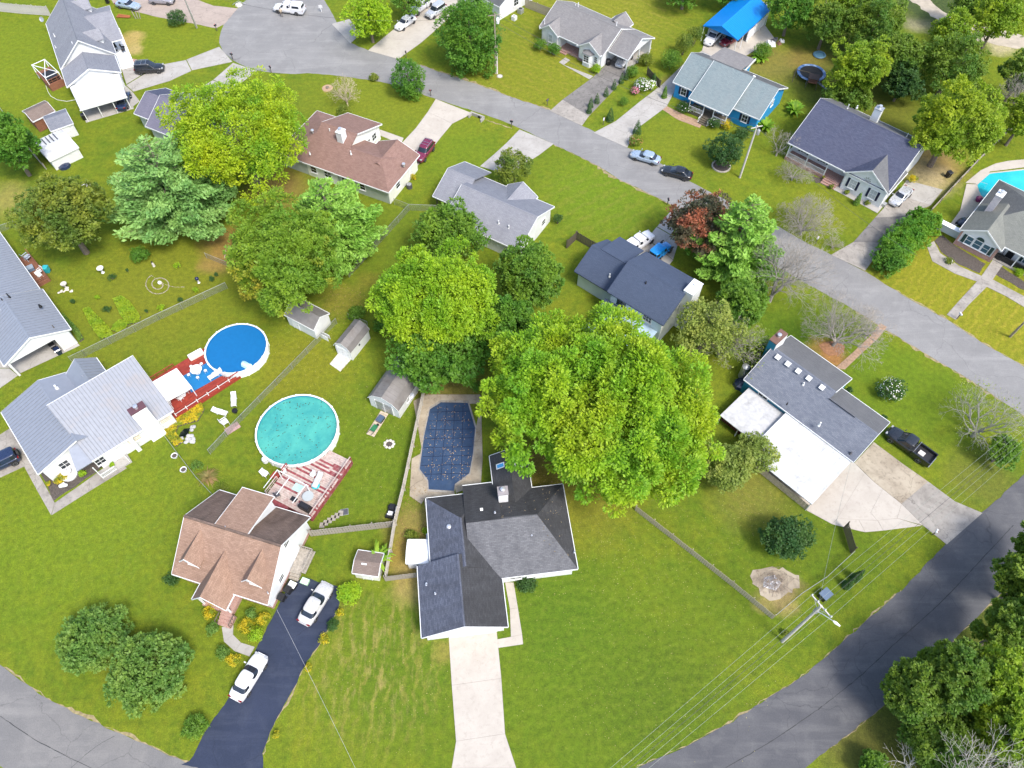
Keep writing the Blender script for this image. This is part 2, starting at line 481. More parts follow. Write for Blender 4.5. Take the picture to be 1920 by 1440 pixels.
    c = _mix(nt, _map(nt, fl, .58, .74, 0, .55), c, (.20, .18, .05))
    fine = _noise(nt, P, 7, 5, .8)
    c = _mix(nt, 1.0, c, _mix(nt, _map(nt, fine, .28, .72), (.62, .64, .55), (1.5, 1.42, 1.35)), 'MULTIPLY')
    f2 = _noise(nt, P, 1.7, 6, .7)
    c = _mix(nt, 1.0, c, _mix(nt, _map(nt, f2, .3, .7), (.86, .84, .75), (1.48, 1.44, 1.2)), 'MULTIPLY')
    c = _mix(nt, 1.0, c, (.004, .004, .010), 'ADD')
    nt.links.new(c, b.inputs['Base Color'])
    _bump(nt, b, fine, .9, .09)
    return m

def roadm(name, col, dark, light, k=.88):
    col, dark, light = cm(col, k), cm(dark, k), cm(light, k)
    m, nt, b, tc = newmat(name, .82, 0, .35)
    g = nt.nodes.new('ShaderNodeNewGeometry'); P = g.outputs['Position']
    n1 = _noise(nt, P, .16, 6, .62, .6)
    c = _mix(nt, _map(nt, n1, .36, .66), dark, col)
    n2 = _noise(nt, P, .5, 5, .65)
    c = _mix(nt, _map(nt, n2, .5, .75, 0, .6), c, light)
    mp = _n(nt, 'ShaderNodeMapping'); mp.inputs['Rotation'].default_value = (0, 0, R(39)); mp.inputs['Scale'].default_value = (.12, 1.1, 1)
    nt.links.new(P, mp.inputs['Vector'])
    n4 = _noise(nt, mp.outputs[0], .6, 6, .65)
    c = _mix(nt, _map(nt, n4, .5, .72, 0, .5), c, cm(light, 1.15))
    n3 = _noise(nt, P, 9, 4, .75)
    c = _mix(nt, 1.0, c, _mix(nt, _map(nt, n3, .3, .7), (.84,) * 3, (1.14,) * 3), 'MULTIPLY')
    vo = _n(nt, 'ShaderNodeTexVoronoi', Scale=.11); vo.feature = 'DISTANCE_TO_EDGE'
    nz = _n(nt, 'ShaderNodeTexNoise', Scale=.5, Detail=6); nt.links.new(P, nz.inputs['Vector'])
    ma = _n(nt, 'ShaderNodeVectorMath'); ma.operation = 'MULTIPLY_ADD'
    nt.links.new(nz.outputs[1], ma.inputs[0]); ma.inputs[1].default_value = (2.2, 2.2, 0); nt.links.new(P, ma.inputs[2])
    nt.links.new(ma.outputs[0], vo.inputs['Vector'])
    c = _mix(nt, _map(nt, vo.outputs['Distance'], 0, .0045, .5, 0), c, cm(dark, .5))
    nt.links.new(c, b.inputs['Base Color'])
    _bump(nt, b, n3, .35, .015)
    return m

GRASS = ground_material()
STREET = roadm('worn_street_asphalt', (.240, .236, .230), (.200, .196, .192), (.29, .284, .272))
ROADSHADE = roadm('shade_toned_road_asphalt', (.102, .102, .108), (.076, .077, .085), (.145, .143, .142))  # same road as the bend; dimmer, bluer light is put into the colour
ROADLIT = roadm('light_toned_road_asphalt', (.195, .188, .180), (.155, .152, .15), (.24, .23, .215))  # same asphalt again; the brighter light at the bend is painted in
SEALED = roadm('sealed_dark_blue_asphalt', (.027, .037, .070), (.020, .029, .056), (.050, .060, .090))

MB().add([(-500, -350, 0), (500, -350, 0), (500, 700, 0), (-500, 700, 0)], [(0, 1, 2, 3)])
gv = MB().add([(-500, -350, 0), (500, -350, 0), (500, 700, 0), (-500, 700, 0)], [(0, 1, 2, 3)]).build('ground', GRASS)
tag(gv, 'green and yellowish mown grass ground between the houses', kind='structure')

def dens(pts, step=.8, jit=.07, curve=True, closed=True):
    """world outline: smoothed (Catmull-Rom) or straight, with the ragged edge turf leaves"""
    pts = [Vector((p[0], p[1])) for p in pts]
    out = []
    n = len(pts)
    for i in range(n if closed else n - 1):
        p0, p1, p2, p3 = pts[(i - 1) % n], pts[i], pts[(i + 1) % n], pts[(i + 2) % n]
        if not closed:
            p0 = pts[max(i - 1, 0)]; p3 = pts[min(i + 2, n - 1)]
        k = max(1, int((p2 - p1).length / step))
        for j in range(k):
            t = j / k
            if curve:
                q = .5 * ((2 * p1) + (p2 - p0) * t + (2 * p0 - 5 * p1 + 4 * p2 - p3) * t * t + (3 * p1 - p0 - 3 * p2 + p3) * t ** 3)
            else:
                q = p1.lerp(p2, t)
            if j or curve: q = q + Vector((rng.uniform(-jit, jit), rng.uniform(-jit, jit)))
            out.append(q)
    if not closed: out.append(pts[-1])
    return out

def GP(pts, z=0.0): return [G(x, y, z) for x, y in pts]

def sheet(name, px, z, mat, label, curve=False, jit=.06, step=.8):
    o = MB().prism(dens(GP(px), step, jit, curve), -.06, z).build(name, mat)
    return tag(o, label, kind='structure')

def bank(name, A, B, z, mat, label, jit=.09):
    """a road between two smoothed edges"""
    a = dens(GP(A), .8, jit, True, False); b = dens(GP(B), .8, jit, True, False)
    return tag(MB().prism(a + b[::-1], -.08, z).build(name, mat), label, kind='structure')

# street from the turning circle to the right edge
up_edge = [(655, 80), (690, 94), (745, 110), (780, 120), (840, 140), (905, 162), (960, 183), (1032, 207), (1089, 235), (1175, 276), (1240, 308), (1297, 342), (1365, 378), (1450, 420), (1522, 460), (1560, 478), (1617, 507), (1690, 552), (1770, 597), (1840, 642), (1920, 687), (1990, 727)]
lo_edge = [(575, 137), (630, 142), (730, 157), (812, 184), (885, 207), (960, 234), (1037, 270), (1110, 305), (1160, 335), (1212, 360), (1265, 387), (1350, 437), (1440, 490), (1537, 545), (1600, 580), (1665, 620), (1740, 665), (1825, 717), (1915, 775), (1985, 820)]
bank('street', up_edge, lo_edge, .02, STREET, 'worn light grey asphalt street running diagonally past the parked cars')
sheet('turning_circle', [(655, 80), (640, 62), (625, 30), (600, -8), (560, -22), (500, -20), (462, 0), (437, 25), (420, 45), (411, 75), (420, 98), (442, 116), (480, 131), (520, 137), (575, 137), (640, 120)], .016, STREET, 'grey asphalt turning circle at the end of the street', True)
# the curved road round the bottom
bank('road', [(1960, 845), (1915, 895), (1840, 962), (1775, 1020), (1717, 1078), (1690, 1107), (1615, 1172), (1550, 1232), (1490, 1277), (1440, 1309), (1360, 1360), (1295, 1395), (1192, 1440), (1080, 1472)],
     [(2030, 960), (1960, 1020), (1892, 1095), (1815, 1172), (1755, 1230), (1662, 1317), (1615, 1357), (1557, 1402), (1510, 1440), (1400, 1530), (1250, 1610)], .02, ROADSHADE, 'blue grey asphalt road with a centre seam beside the dark trees')
bank('road_bend', [(1082, 1472), (980, 1492), (860, 1500), (720, 1500), (600, 1490), (500, 1472), (420, 1452), (365, 1436), (300, 1408), (240, 1382), (170, 1350), (110, 1322), (60, 1290), (0, 1247), (-60, 1195)],
     [(1252, 1610), (1050, 1660), (800, 1680), (500, 1640), (250, 1560), (60, 1470), (-100, 1370)], .016, ROADLIT, 'pale grey asphalt bend at the lower left corner')
# tar seam lines on the roads
TAR = plain('black_crack_tar', (.03, .03, .032), .6)
def seam(pts, w=.035, label='dark seam line along the middle of the road', name='road_seam', jit=.03):
    q = dens(GP(pts), .5, jit, True, False)
    mb = MB()
    for a, b in zip(q[:-1], q[1:]):
        t = (b - a).normalized(); n = Vector((-t.y, t.x)) * w * rng.uniform(.4, 1.1)
        mb.add([(a.x - n.x, a.y - n.y, .025), (b.x - n.x, b.y - n.y, .025), (b.x + n.x, b.y + n.y, .025), (a.x + n.x, a.y + n.y, .025)], [(0, 1, 2, 3)])
    return tag(mb.build(name, TAR), label, kind='structure')
seam([(1440, 1394), (1520, 1340), (1610, 1270), (1680, 1205), (1760, 1133), (1830, 1060), (1900, 985)], .05)
seam([(1360, 1440), (1440, 1394)], .04, 'thin dark seam line on the road nearest the bend')
seam([(0, 1342), (60, 1383), (120, 1415), (180, 1445)], .03, 'dark crack running along the pale road bend')
seam([(130, 1442), (180, 1400), (215, 1380)], .025, 'dark crack crossing the pale road bend')

VERGE = plain('dry_tan_verge', (.24, .195, .10), .95, var=.35, scale=2.5, bump=.4)
def verge(pts, w, label, side=1, z=.010):
    q = dens(GP(pts), .45, .12, True, False)
    out = []
    for i, p in enumerate(q):
        t = (q[min(i + 1, len(q) - 1)] - q[max(i - 1, 0)]).normalized()
        out.append(p + Vector((-t.y, t.x)) * side * w * rng.uniform(.05, 1.0) * (.25 + .75 * abs(math.sin(i * .21) * math.cos(i * .083 + 1))))
    tag(MB().prism(q + out[::-1], -.05, z).build('verge', VERGE), label, kind='structure')
verge([(1040, 271), (1110, 305), (1160, 335), (1212, 360), (1265, 387)], .9, 'dry tan verge along the lower side of the street', -1)
verge([(1600, 580), (1665, 620), (1740, 665), (1825, 717), (1915, 775), (1985, 820)], .8, 'dry tan verge along the street on the teal house side', -1)
verge([(1617, 507), (1690, 552), (1770, 597), (1840, 642), (1920, 687), (1990, 727)], .6, 'dry tan verge along the street on the right edge side', 1)
verge([(780, 120), (840, 140), (905, 162), (960, 183), (1032, 207)], .8, 'dry tan verge along the upper side of the street', 1)
verge([(0, 1247), (60, 1290), (110, 1322), (170, 1350), (240, 1382), (300, 1408), (355, 1432)], .55, 'dry straw verge along the pale road bend', 1)
verge([(1557, 1402), (1615, 1357), (1662, 1317), (1755, 1230), (1815, 1172), (1892, 1095)], .35, 'dry straw verge along the wooded side of the blue grey road', -1)
verge([(1192, 1440), (1295, 1395), (1360, 1360), (1440, 1309), (1490, 1277), (1550, 1232), (1615, 1172), (1690, 1107)], .3, 'dry straw verge along the lawn side of the blue grey road', 1)
verge([(633, 1110), (637, 1130), (618, 1170), (600, 1207), (575, 1240), (545, 1300), (512, 1362), (492, 1413)], .3, 'bare soil edge along the right side of the dark blue driveway', 1)
verge([(885, 212), (905, 222), (935, 232), (960, 240)], .9, 'dry earth by the culvert at the street edge', -1)

# ------------------------------------------------------------------ drives and paths, slab by slab
BED = plain('joint_dirt', (.24, .215, .18), .95, var=.2)

def slabs(name, label, polys, mat, z=.045, gap=.012, child='slab', mats=None):
    """bed plus one slab object per polygon (photo positions); the bed shows in the joints"""
    allp = [GP(p) for p in polys]
    root = thing(name, label, None, allp[0][0])
    if 'category' in root: del root['category']
    root['kind'] = 'structure'
    o = allp[0][0]
    mb = MB()
    for P in allp: mb.prism([p - o for p in P], -.05, z - .02)
    mb.build('bed', BED, root)
    for k, P in enumerate(allp):
        c = sum(P, Vector()) / len(P)
        q = []
        n = len(P)
        for i in range(n):
            q.append(P[i] + (c - P[i]).normalized() * gap * 1.5 - o)
        zz = z + rng.uniform(-.006, .006)
        MB().prism(q, -.04, zz).build(child, (mats[k] if mats else mat), root)
    return root

def strip(name, label, L, Rr, mat, z=.045, mats=None):
    return slabs(name, label, [[L[i], Rr[i], Rr[i + 1], L[i + 1]] for i in range(len(L) - 1)], mat, z, mats=mats)

strip('driveway', 'pale concrete driveway of the black roofed house in four slabs', [(841, 1188), (847, 1285), (855, 1390), (847, 1440), (838, 1500)], [(931, 1180), (940, 1272), (947, 1376), (968, 1440), (990, 1500)], CONC_NEW)
slabs('walkway', 'pale concrete walk along the black roofed house to its driveway', [[(947, 1092), (963, 1092), (971, 1140), (956, 1142)], [(956, 1142), (971, 1140), (979, 1190), (958, 1194)], [(932, 1199), (958, 1194), (979, 1190), (981, 1208), (934, 1215)]], CONC_NEW)
sheet('driveway', [(570, 1083), (632, 1099), (637, 1130), (618, 1170), (600, 1207), (575, 1240), (545, 1300), (512, 1362), (492, 1413), (492, 1468), (340, 1434), (355, 1427), (395, 1357), (432, 1302), (480, 1218), (520, 1140), (545, 1095)], .03, SEALED, 'freshly sealed dark blue asphalt driveway beside the tan roofed house', jit=.10, step=.5)
strip('walkway', 'curved concrete garden walk at the tan roofed house entrance', [(416, 1176), (420, 1203), (440, 1221), (468, 1231)], [(438, 1172), (437, 1190), (452, 1205), (478, 1213)], CONC_MID)
strip('driveway', 'old rust stained concrete driveway beside the black pickup', [(1602, 868), (1640, 905), (1690, 945), (1730, 985), (1775, 1021)], [(1638, 829), (1690, 868), (1740, 903), (1790, 940), (1842, 962)], CONC_RUST, mats=[CONC_RUST, CONC_RUST, CONC_OLD, CONC_OLD])
slabs('parking_apron', 'newer pale concrete parking apron below the white patio roof', [[(1512, 957), (1503, 932), (1585, 855), (1602, 868), (1621, 887), (1570, 972), (1560, 983)], [(1570, 972), (1621, 887), (1640, 905), (1655, 917), (1632, 962), (1645, 976), (1610, 975)], [(1632, 962), (1655, 917), (1690, 945), (1682, 972), (1645, 976)], [(1560, 983), (1570, 972), (1610, 975), (1622, 998), (1612, 996)], [(1610, 975), (1645, 976), (1656, 995), (1622, 998)], [(1645, 976), (1682, 972), (1728, 986), (1656, 995)], [(1690, 945), (1730, 985), (1682, 972)]], CONC_NEW, z=.05)
slabs('driveway', 'concrete driveway with a white pickup beside the navy roofed house', [[(1265, 388), (1288, 396), (1258, 440), (1232, 425)], [(1231, 426), (1257, 441), (1238, 466), (1213, 448)], [(1257, 441), (1275, 445), (1262, 487), (1238, 467)], [(1212, 449), (1237, 467), (1215, 495), (1185, 478)], [(1238, 468), (1262, 488), (1240, 515), (1216, 495)]], CONC_MID)
strip('driveway', 'wide dark stained concrete driveway beside the tall hedge', [(1558, 478), (1600, 454), (1641, 408), (1680, 365), (1700, 338)], [(1622, 508), (1660, 455), (1705, 405), (1745, 385), (1768, 356)], CONC_DARK, mats=[CONC_OLD, CONC_DARK, CONC_OLD, CONC_MID])
strip('driveway', 'pale concrete driveway curving up to the bright blue house', [(1113, 249), (1155, 227), (1198, 192), (1240, 160), (1282, 120), (1316, 95)], [(1176, 277), (1196, 240), (1250, 200), (1268, 165), (1308, 125), (1345, 112)], CONC_MID)
slabs('carport_pad', 'pale concrete pad around the blue carport', [[(1316, 95), (1345, 112), (1400, 104), (1380, 55), (1330, 50)], [(1380, 55), (1400, 104), (1452, 72), (1420, 28)], [(1330, 50), (1380, 54), (1420, 28), (1445, 5), (1370, 0)]], CONC_NEW)
strip('driveway', 'worn grey driveway up to the open carport', [(1031, 208), (1055, 187), (1112, 145), (1146, 112), (1160, 82)], [(1091, 236), (1104, 218), (1150, 170), (1182, 130), (1222, 90)], CONC_DARK, mats=[CONC_OLD, CONC_DARK, CONC_DARK, CONC_MID])
strip('driveway', 'pale concrete driveway with a maroon car beside the brown roofed house', [(817, 186), (802, 210), (780, 240), (752, 270), (738, 292)], [(886, 213), (848, 232), (828, 256), (806, 284), (782, 312)], CONC_NEW)
slabs('garden_path', 'narrow pale path joining the brown roofed house to its driveway', [[(712, 243), (757, 259), (752, 270), (712, 254)]], CONC_NEW)
slabs('driveway', 'concrete driveway behind the small round tree at the grey house', [[(974, 243), (1038, 270), (1012, 290), (950, 268)], [(950, 268), (1012, 290), (985, 307), (928, 288)], [(928, 288), (985, 307), (960, 330), (900, 312)]], CONC_MID)
strip('driveway', 'pale concrete driveway with three cars at the top edge', [(690, 95), (720, 70), (760, 38), (800, 2), (820, -14)], [(747, 111), (790, 80), (830, 45), (862, 12), (885, -12)], CONC_NEW)
slabs('driveway', 'short grey concrete driveway at the turning circle kerb', [[(622, 45), (655, 36), (678, 62), (657, 82)]], CONC_MID)
slabs('driveway', 'cracked pale concrete driveway with the black van', [[(411, 88), (436, 116), (360, 132), (350, 112)], [(349, 113), (359, 133), (318, 152), (250, 172), (237, 160), (300, 122)], [(236, 161), (249, 173), (262, 190), (243, 205), (232, 190)], [(222, 110), (248, 118), (300, 120), (237, 158)]], CONC_MID)
slabs('driveway', 'pale concrete driveway partly under the yellow green tree', [[(437, 118), (482, 133), (440, 165), (400, 150)], [(399, 151), (439, 166), (400, 195), (360, 175)]], CONC_MID)
sheet('paved_drive', [(205, -6), (215, 9), (250, 21), (300, 33), (345, 41), (405, 53), (420, 46), (437, 26), (446, 16), (400, 11), (360, -4), (300, -15)], .03, PINKPAVE, 'old pinkish paved drive at the top left corner')
slabs('driveway', 'concrete driveway with a dark car at the left edge', [[(-40, 830), (0, 815), (24, 800), (60, 868), (2, 895), (-30, 905)]], CONC_OLD)
slabs('driveway', 'stained concrete carport floor under the left metal roof', [[(-30, 690), (18, 690), (38, 700), (150, 648), (115, 610), (0, 650)], [(-40, 720), (-30, 691), (18, 691), (34, 704), (0, 728)]], CONC_MID)
strip('walkway', 'brown edged concrete walk round the mulch bed of the white house', [(44, 872), (70, 920), (96, 966)], [(60, 867), (82, 905), (103, 943)], CONC_OLD)
strip('walkway', 'concrete walk in front of the white house mulch bed', [(103, 943), (160, 903), (216, 862)], [(97, 966), (168, 921), (238, 878)], CONC_OLD)
strip('walkway', 'curved concrete walk beside the hedge of the right edge house', [(1737, 460), (1748, 490), (1790, 513), (1837, 530)], [(1751, 452), (1763, 475), (1800, 500), (1843, 519)], CONC_OLD)
strip('walkway', 'concrete walk running off the right edge past a mulch bed', [(1846, 536), (1885, 555), (1935, 585)], [(1855, 521), (1890, 540), (1940, 566)], CONC_OLD)
strip('walkway', 'straight concrete walk from the right edge house to the street', [(1775, 590), (1800, 562), (1837, 522), (1858, 492), (1872, 470)], [(1792, 600), (1815, 573), (1856, 532), (1876, 503), (1893, 482)], CONC_OLD)
strip('walkway', 'narrow brown brick walk from the street to the teal house', [(1566, 690), (1600, 660), (1632, 630), (1650, 606)], [(1584, 693), (1613, 665), (1645, 636), (1663, 613)], BRICKPATH)
slabs('walkway', 'short concrete walk in front of the brick porch steps', [[(1048, 117), (1060, 108), (1069, 113), (1057, 122)], [(1051, 119), (1060, 123), (1112, 143), (1105, 149)]], CONC_MID)
sheet('garden_path', [(1237, 203), (1247, 197), (1280, 214), (1318, 230), (1312, 240), (1270, 224)], .03, BRICKPATH, 'brown earth path in front of the bright blue house')
strip('walkway', 'concrete walk in front of the white house with navy shutters', [(1541, 345), (1575, 362), (1612, 382), (1645, 400)], [(1550, 338), (1585, 352), (1620, 371), (1655, 388)], CONC_MID)
slabs('walkway', 'grey concrete landing below the white porch steps', [[(1549, 342), (1562, 333), (1580, 343), (1565, 354)]], CONC_OLD)
slabs('pool_deck', 'curved pale concrete deck round the turquoise pool', [[(1810, 343), (1838, 320), (1866, 307), (1890, 302), (1935, 298), (1935, 312), (1856, 322), (1830, 345)], [(1812, 345), (1830, 346), (1840, 368), (1850, 380), (1812, 410), (1790, 425), (1773, 432), (1800, 395)]], CONC_NEW, z=.06)
slabs('pool_deck', 'cracked stained concrete deck round the navy pool cover', [[(775, 752), (800, 740), (900, 740), (905, 757), (876, 757), (828, 758), (806, 770), (792, 850)], [(902, 760), (905, 860), (902, 905), (855, 925), (852, 908), (880, 888), (892, 803)], [(772, 860), (790, 850), (789, 880), (803, 900), (806, 922), (790, 945), (768, 930)], [(806, 921), (852, 921), (856, 945), (800, 965), (795, 940)]], CONC_RUST, z=.06)
sheet('dirt_patch', [(1407, 1080), (1425, 1066), (1447, 1063), (1478, 1070), (1500, 1082), (1496, 1100), (1468, 1116), (1440, 1127), (1420, 1106)], .02, CONC_RUST, 'tan dirt and rubble patch carrying a brush pile', True, jit=.22, step=.5)
# mulch beds
sheet('mulch_bed', [(75, 880), (100, 940), (216, 861), (205, 838)], .03, SOIL, 'dark mulch bed with plants below the white house', jit=.1)
sheet('mulch_bed', [(1752, 452), (1765, 473), (1800, 497), (1837, 512), (1848, 495), (1790, 460), (1765, 440)], .03, SOIL, 'dark grey mulch bed under the arched window', jit=.1)
sheet('mulch_bed', [(1857, 510), (1865, 492), (1900, 515), (1930, 535), (1930, 550)], .03, SOIL, 'dark mulch bed right of the straight walk', jit=.1)
sheet('mulch_bed', [(1522, 330), (1545, 337), (1548, 343), (1530, 343)], .03, SOIL, 'small mulch bed before the white porch', jit=.05)
sheet('mulch_bed', [(1566, 350), (1578, 343), (1652, 385), (1648, 393)], .03, SOIL, 'long mulch bed under the navy shuttered windows', jit=.05)
sheet('mulch_bed', [(1536, 648), (1560, 640), (1585, 650), (1583, 662), (1555, 668)], .03, SOILRED, 'red brown mulch ring under the bare tree', True, jit=.1)
sheet('dirt_track', [(1600, -20), (1690, -5), (1740, 25), (1790, 62), (1850, 80), (1920, 95), (1960, 110), (1960, 85), (1900, 62), (1800, 38), (1740, 0), (1700, -30)], .012, plain('pale_dirt', (.36, .31, .24), .95, var=.2, scale=.8), 'pale dirt track behind the trees at the top right', True, jit=.3)
# ------------------------------------------------------------------ roofs
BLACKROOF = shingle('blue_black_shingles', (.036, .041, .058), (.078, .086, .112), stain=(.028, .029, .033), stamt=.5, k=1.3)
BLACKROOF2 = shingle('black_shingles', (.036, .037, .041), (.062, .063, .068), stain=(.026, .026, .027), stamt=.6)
GREYCHARCOAL = shingle('grey_charcoal_shingles', (.085, .087, .095), (.150, .150, .158), stain=(.05, .052, .06), stamt=.6, k=0.9)  # paler grey tone for the front slope of the black roofed house
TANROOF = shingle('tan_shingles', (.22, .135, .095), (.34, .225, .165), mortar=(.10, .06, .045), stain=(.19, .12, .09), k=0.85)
BROWNDARK = shingle('dark_brown_blotchy_shingles', (.125, .085, .065), (.19, .135, .11), stain=(.06, .043, .035), stamt=.8)  # darker brown tone for the back slope and ridge of the tan roof
BROWNROOF = shingle('reddish_brown_shingles', (.155, .090, .072), (.225, .140, .115), mortar=(.10, .06, .05), stain=(.12, .075, .062), stamt=.4, k=1.0)
GREYROOF = shingle('mid_grey_shingles', (.135, .145, .175), (.20, .21, .24), stain=(.24, .25, .28), stamt=.5, k=0.85)
WARMGREY = shingle('warm_grey_shingles', (.155, .15, .15), (.22, .21, .205), stain=(.13, .125, .125), k=0.95)
BLUEGREEN = shingle('blue_grey_green_shingles', (.105, .135, .145), (.15, .185, .19), stain=(.18, .20, .20), stamt=.5, k=1.15)
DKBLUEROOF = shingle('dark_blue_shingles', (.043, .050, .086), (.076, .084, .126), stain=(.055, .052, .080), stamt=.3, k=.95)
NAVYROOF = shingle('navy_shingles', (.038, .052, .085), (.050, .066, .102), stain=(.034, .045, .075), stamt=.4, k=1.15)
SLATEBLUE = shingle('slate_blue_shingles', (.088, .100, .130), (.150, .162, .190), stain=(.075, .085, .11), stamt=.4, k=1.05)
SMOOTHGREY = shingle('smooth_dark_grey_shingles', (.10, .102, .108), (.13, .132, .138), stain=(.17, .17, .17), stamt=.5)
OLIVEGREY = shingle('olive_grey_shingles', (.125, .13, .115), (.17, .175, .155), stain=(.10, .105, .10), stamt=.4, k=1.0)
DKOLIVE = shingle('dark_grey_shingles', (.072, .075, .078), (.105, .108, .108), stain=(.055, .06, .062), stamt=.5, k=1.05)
PURPLEGREY = shingle('purple_grey_shingles', (.13, .125, .17), (.175, .168, .215), stain=(.12, .115, .15), stamt=.4)
LTGREYROOF = shingle('light_grey_shingles', (.20, .205, .235), (.27, .275, .30), stain=(.16, .165, .19), stamt=.4, k=0.85)
METALROOF = plain('blue_white_metal_roof', (.25, .265, .295), .45, .2, var=.06, grime=(.27, .245, .23), gscale=.5)
RIBMETAL = plain('dull_metal_seam', (.185, .195, .215), .5, .2, var=.1)
METALROOF2 = plain('pale_blue_metal_roof', (.225, .245, .285), .45, .2, var=.05)
BLUEMETAL = plain('bright_blue_metal', (.004, .20, .56), .4, .1, var=.05)
WHITEROOF = plain('white_membrane_roof', (.50, .51, .52), .6, var=.10, grime=(.30, .29, .28), gscale=.7)
RUSTYMETAL = plain('weathered_grey_metal', (.20, .187, .178), .6, .3, var=.12, scale=1.2, grime=(.135, .115, .10), gscale=.5)
BROWNSHED = shingle('brown_shed_shingles', (.16, .12, .10), (.21, .165, .14), stain=(.12, .09, .08))

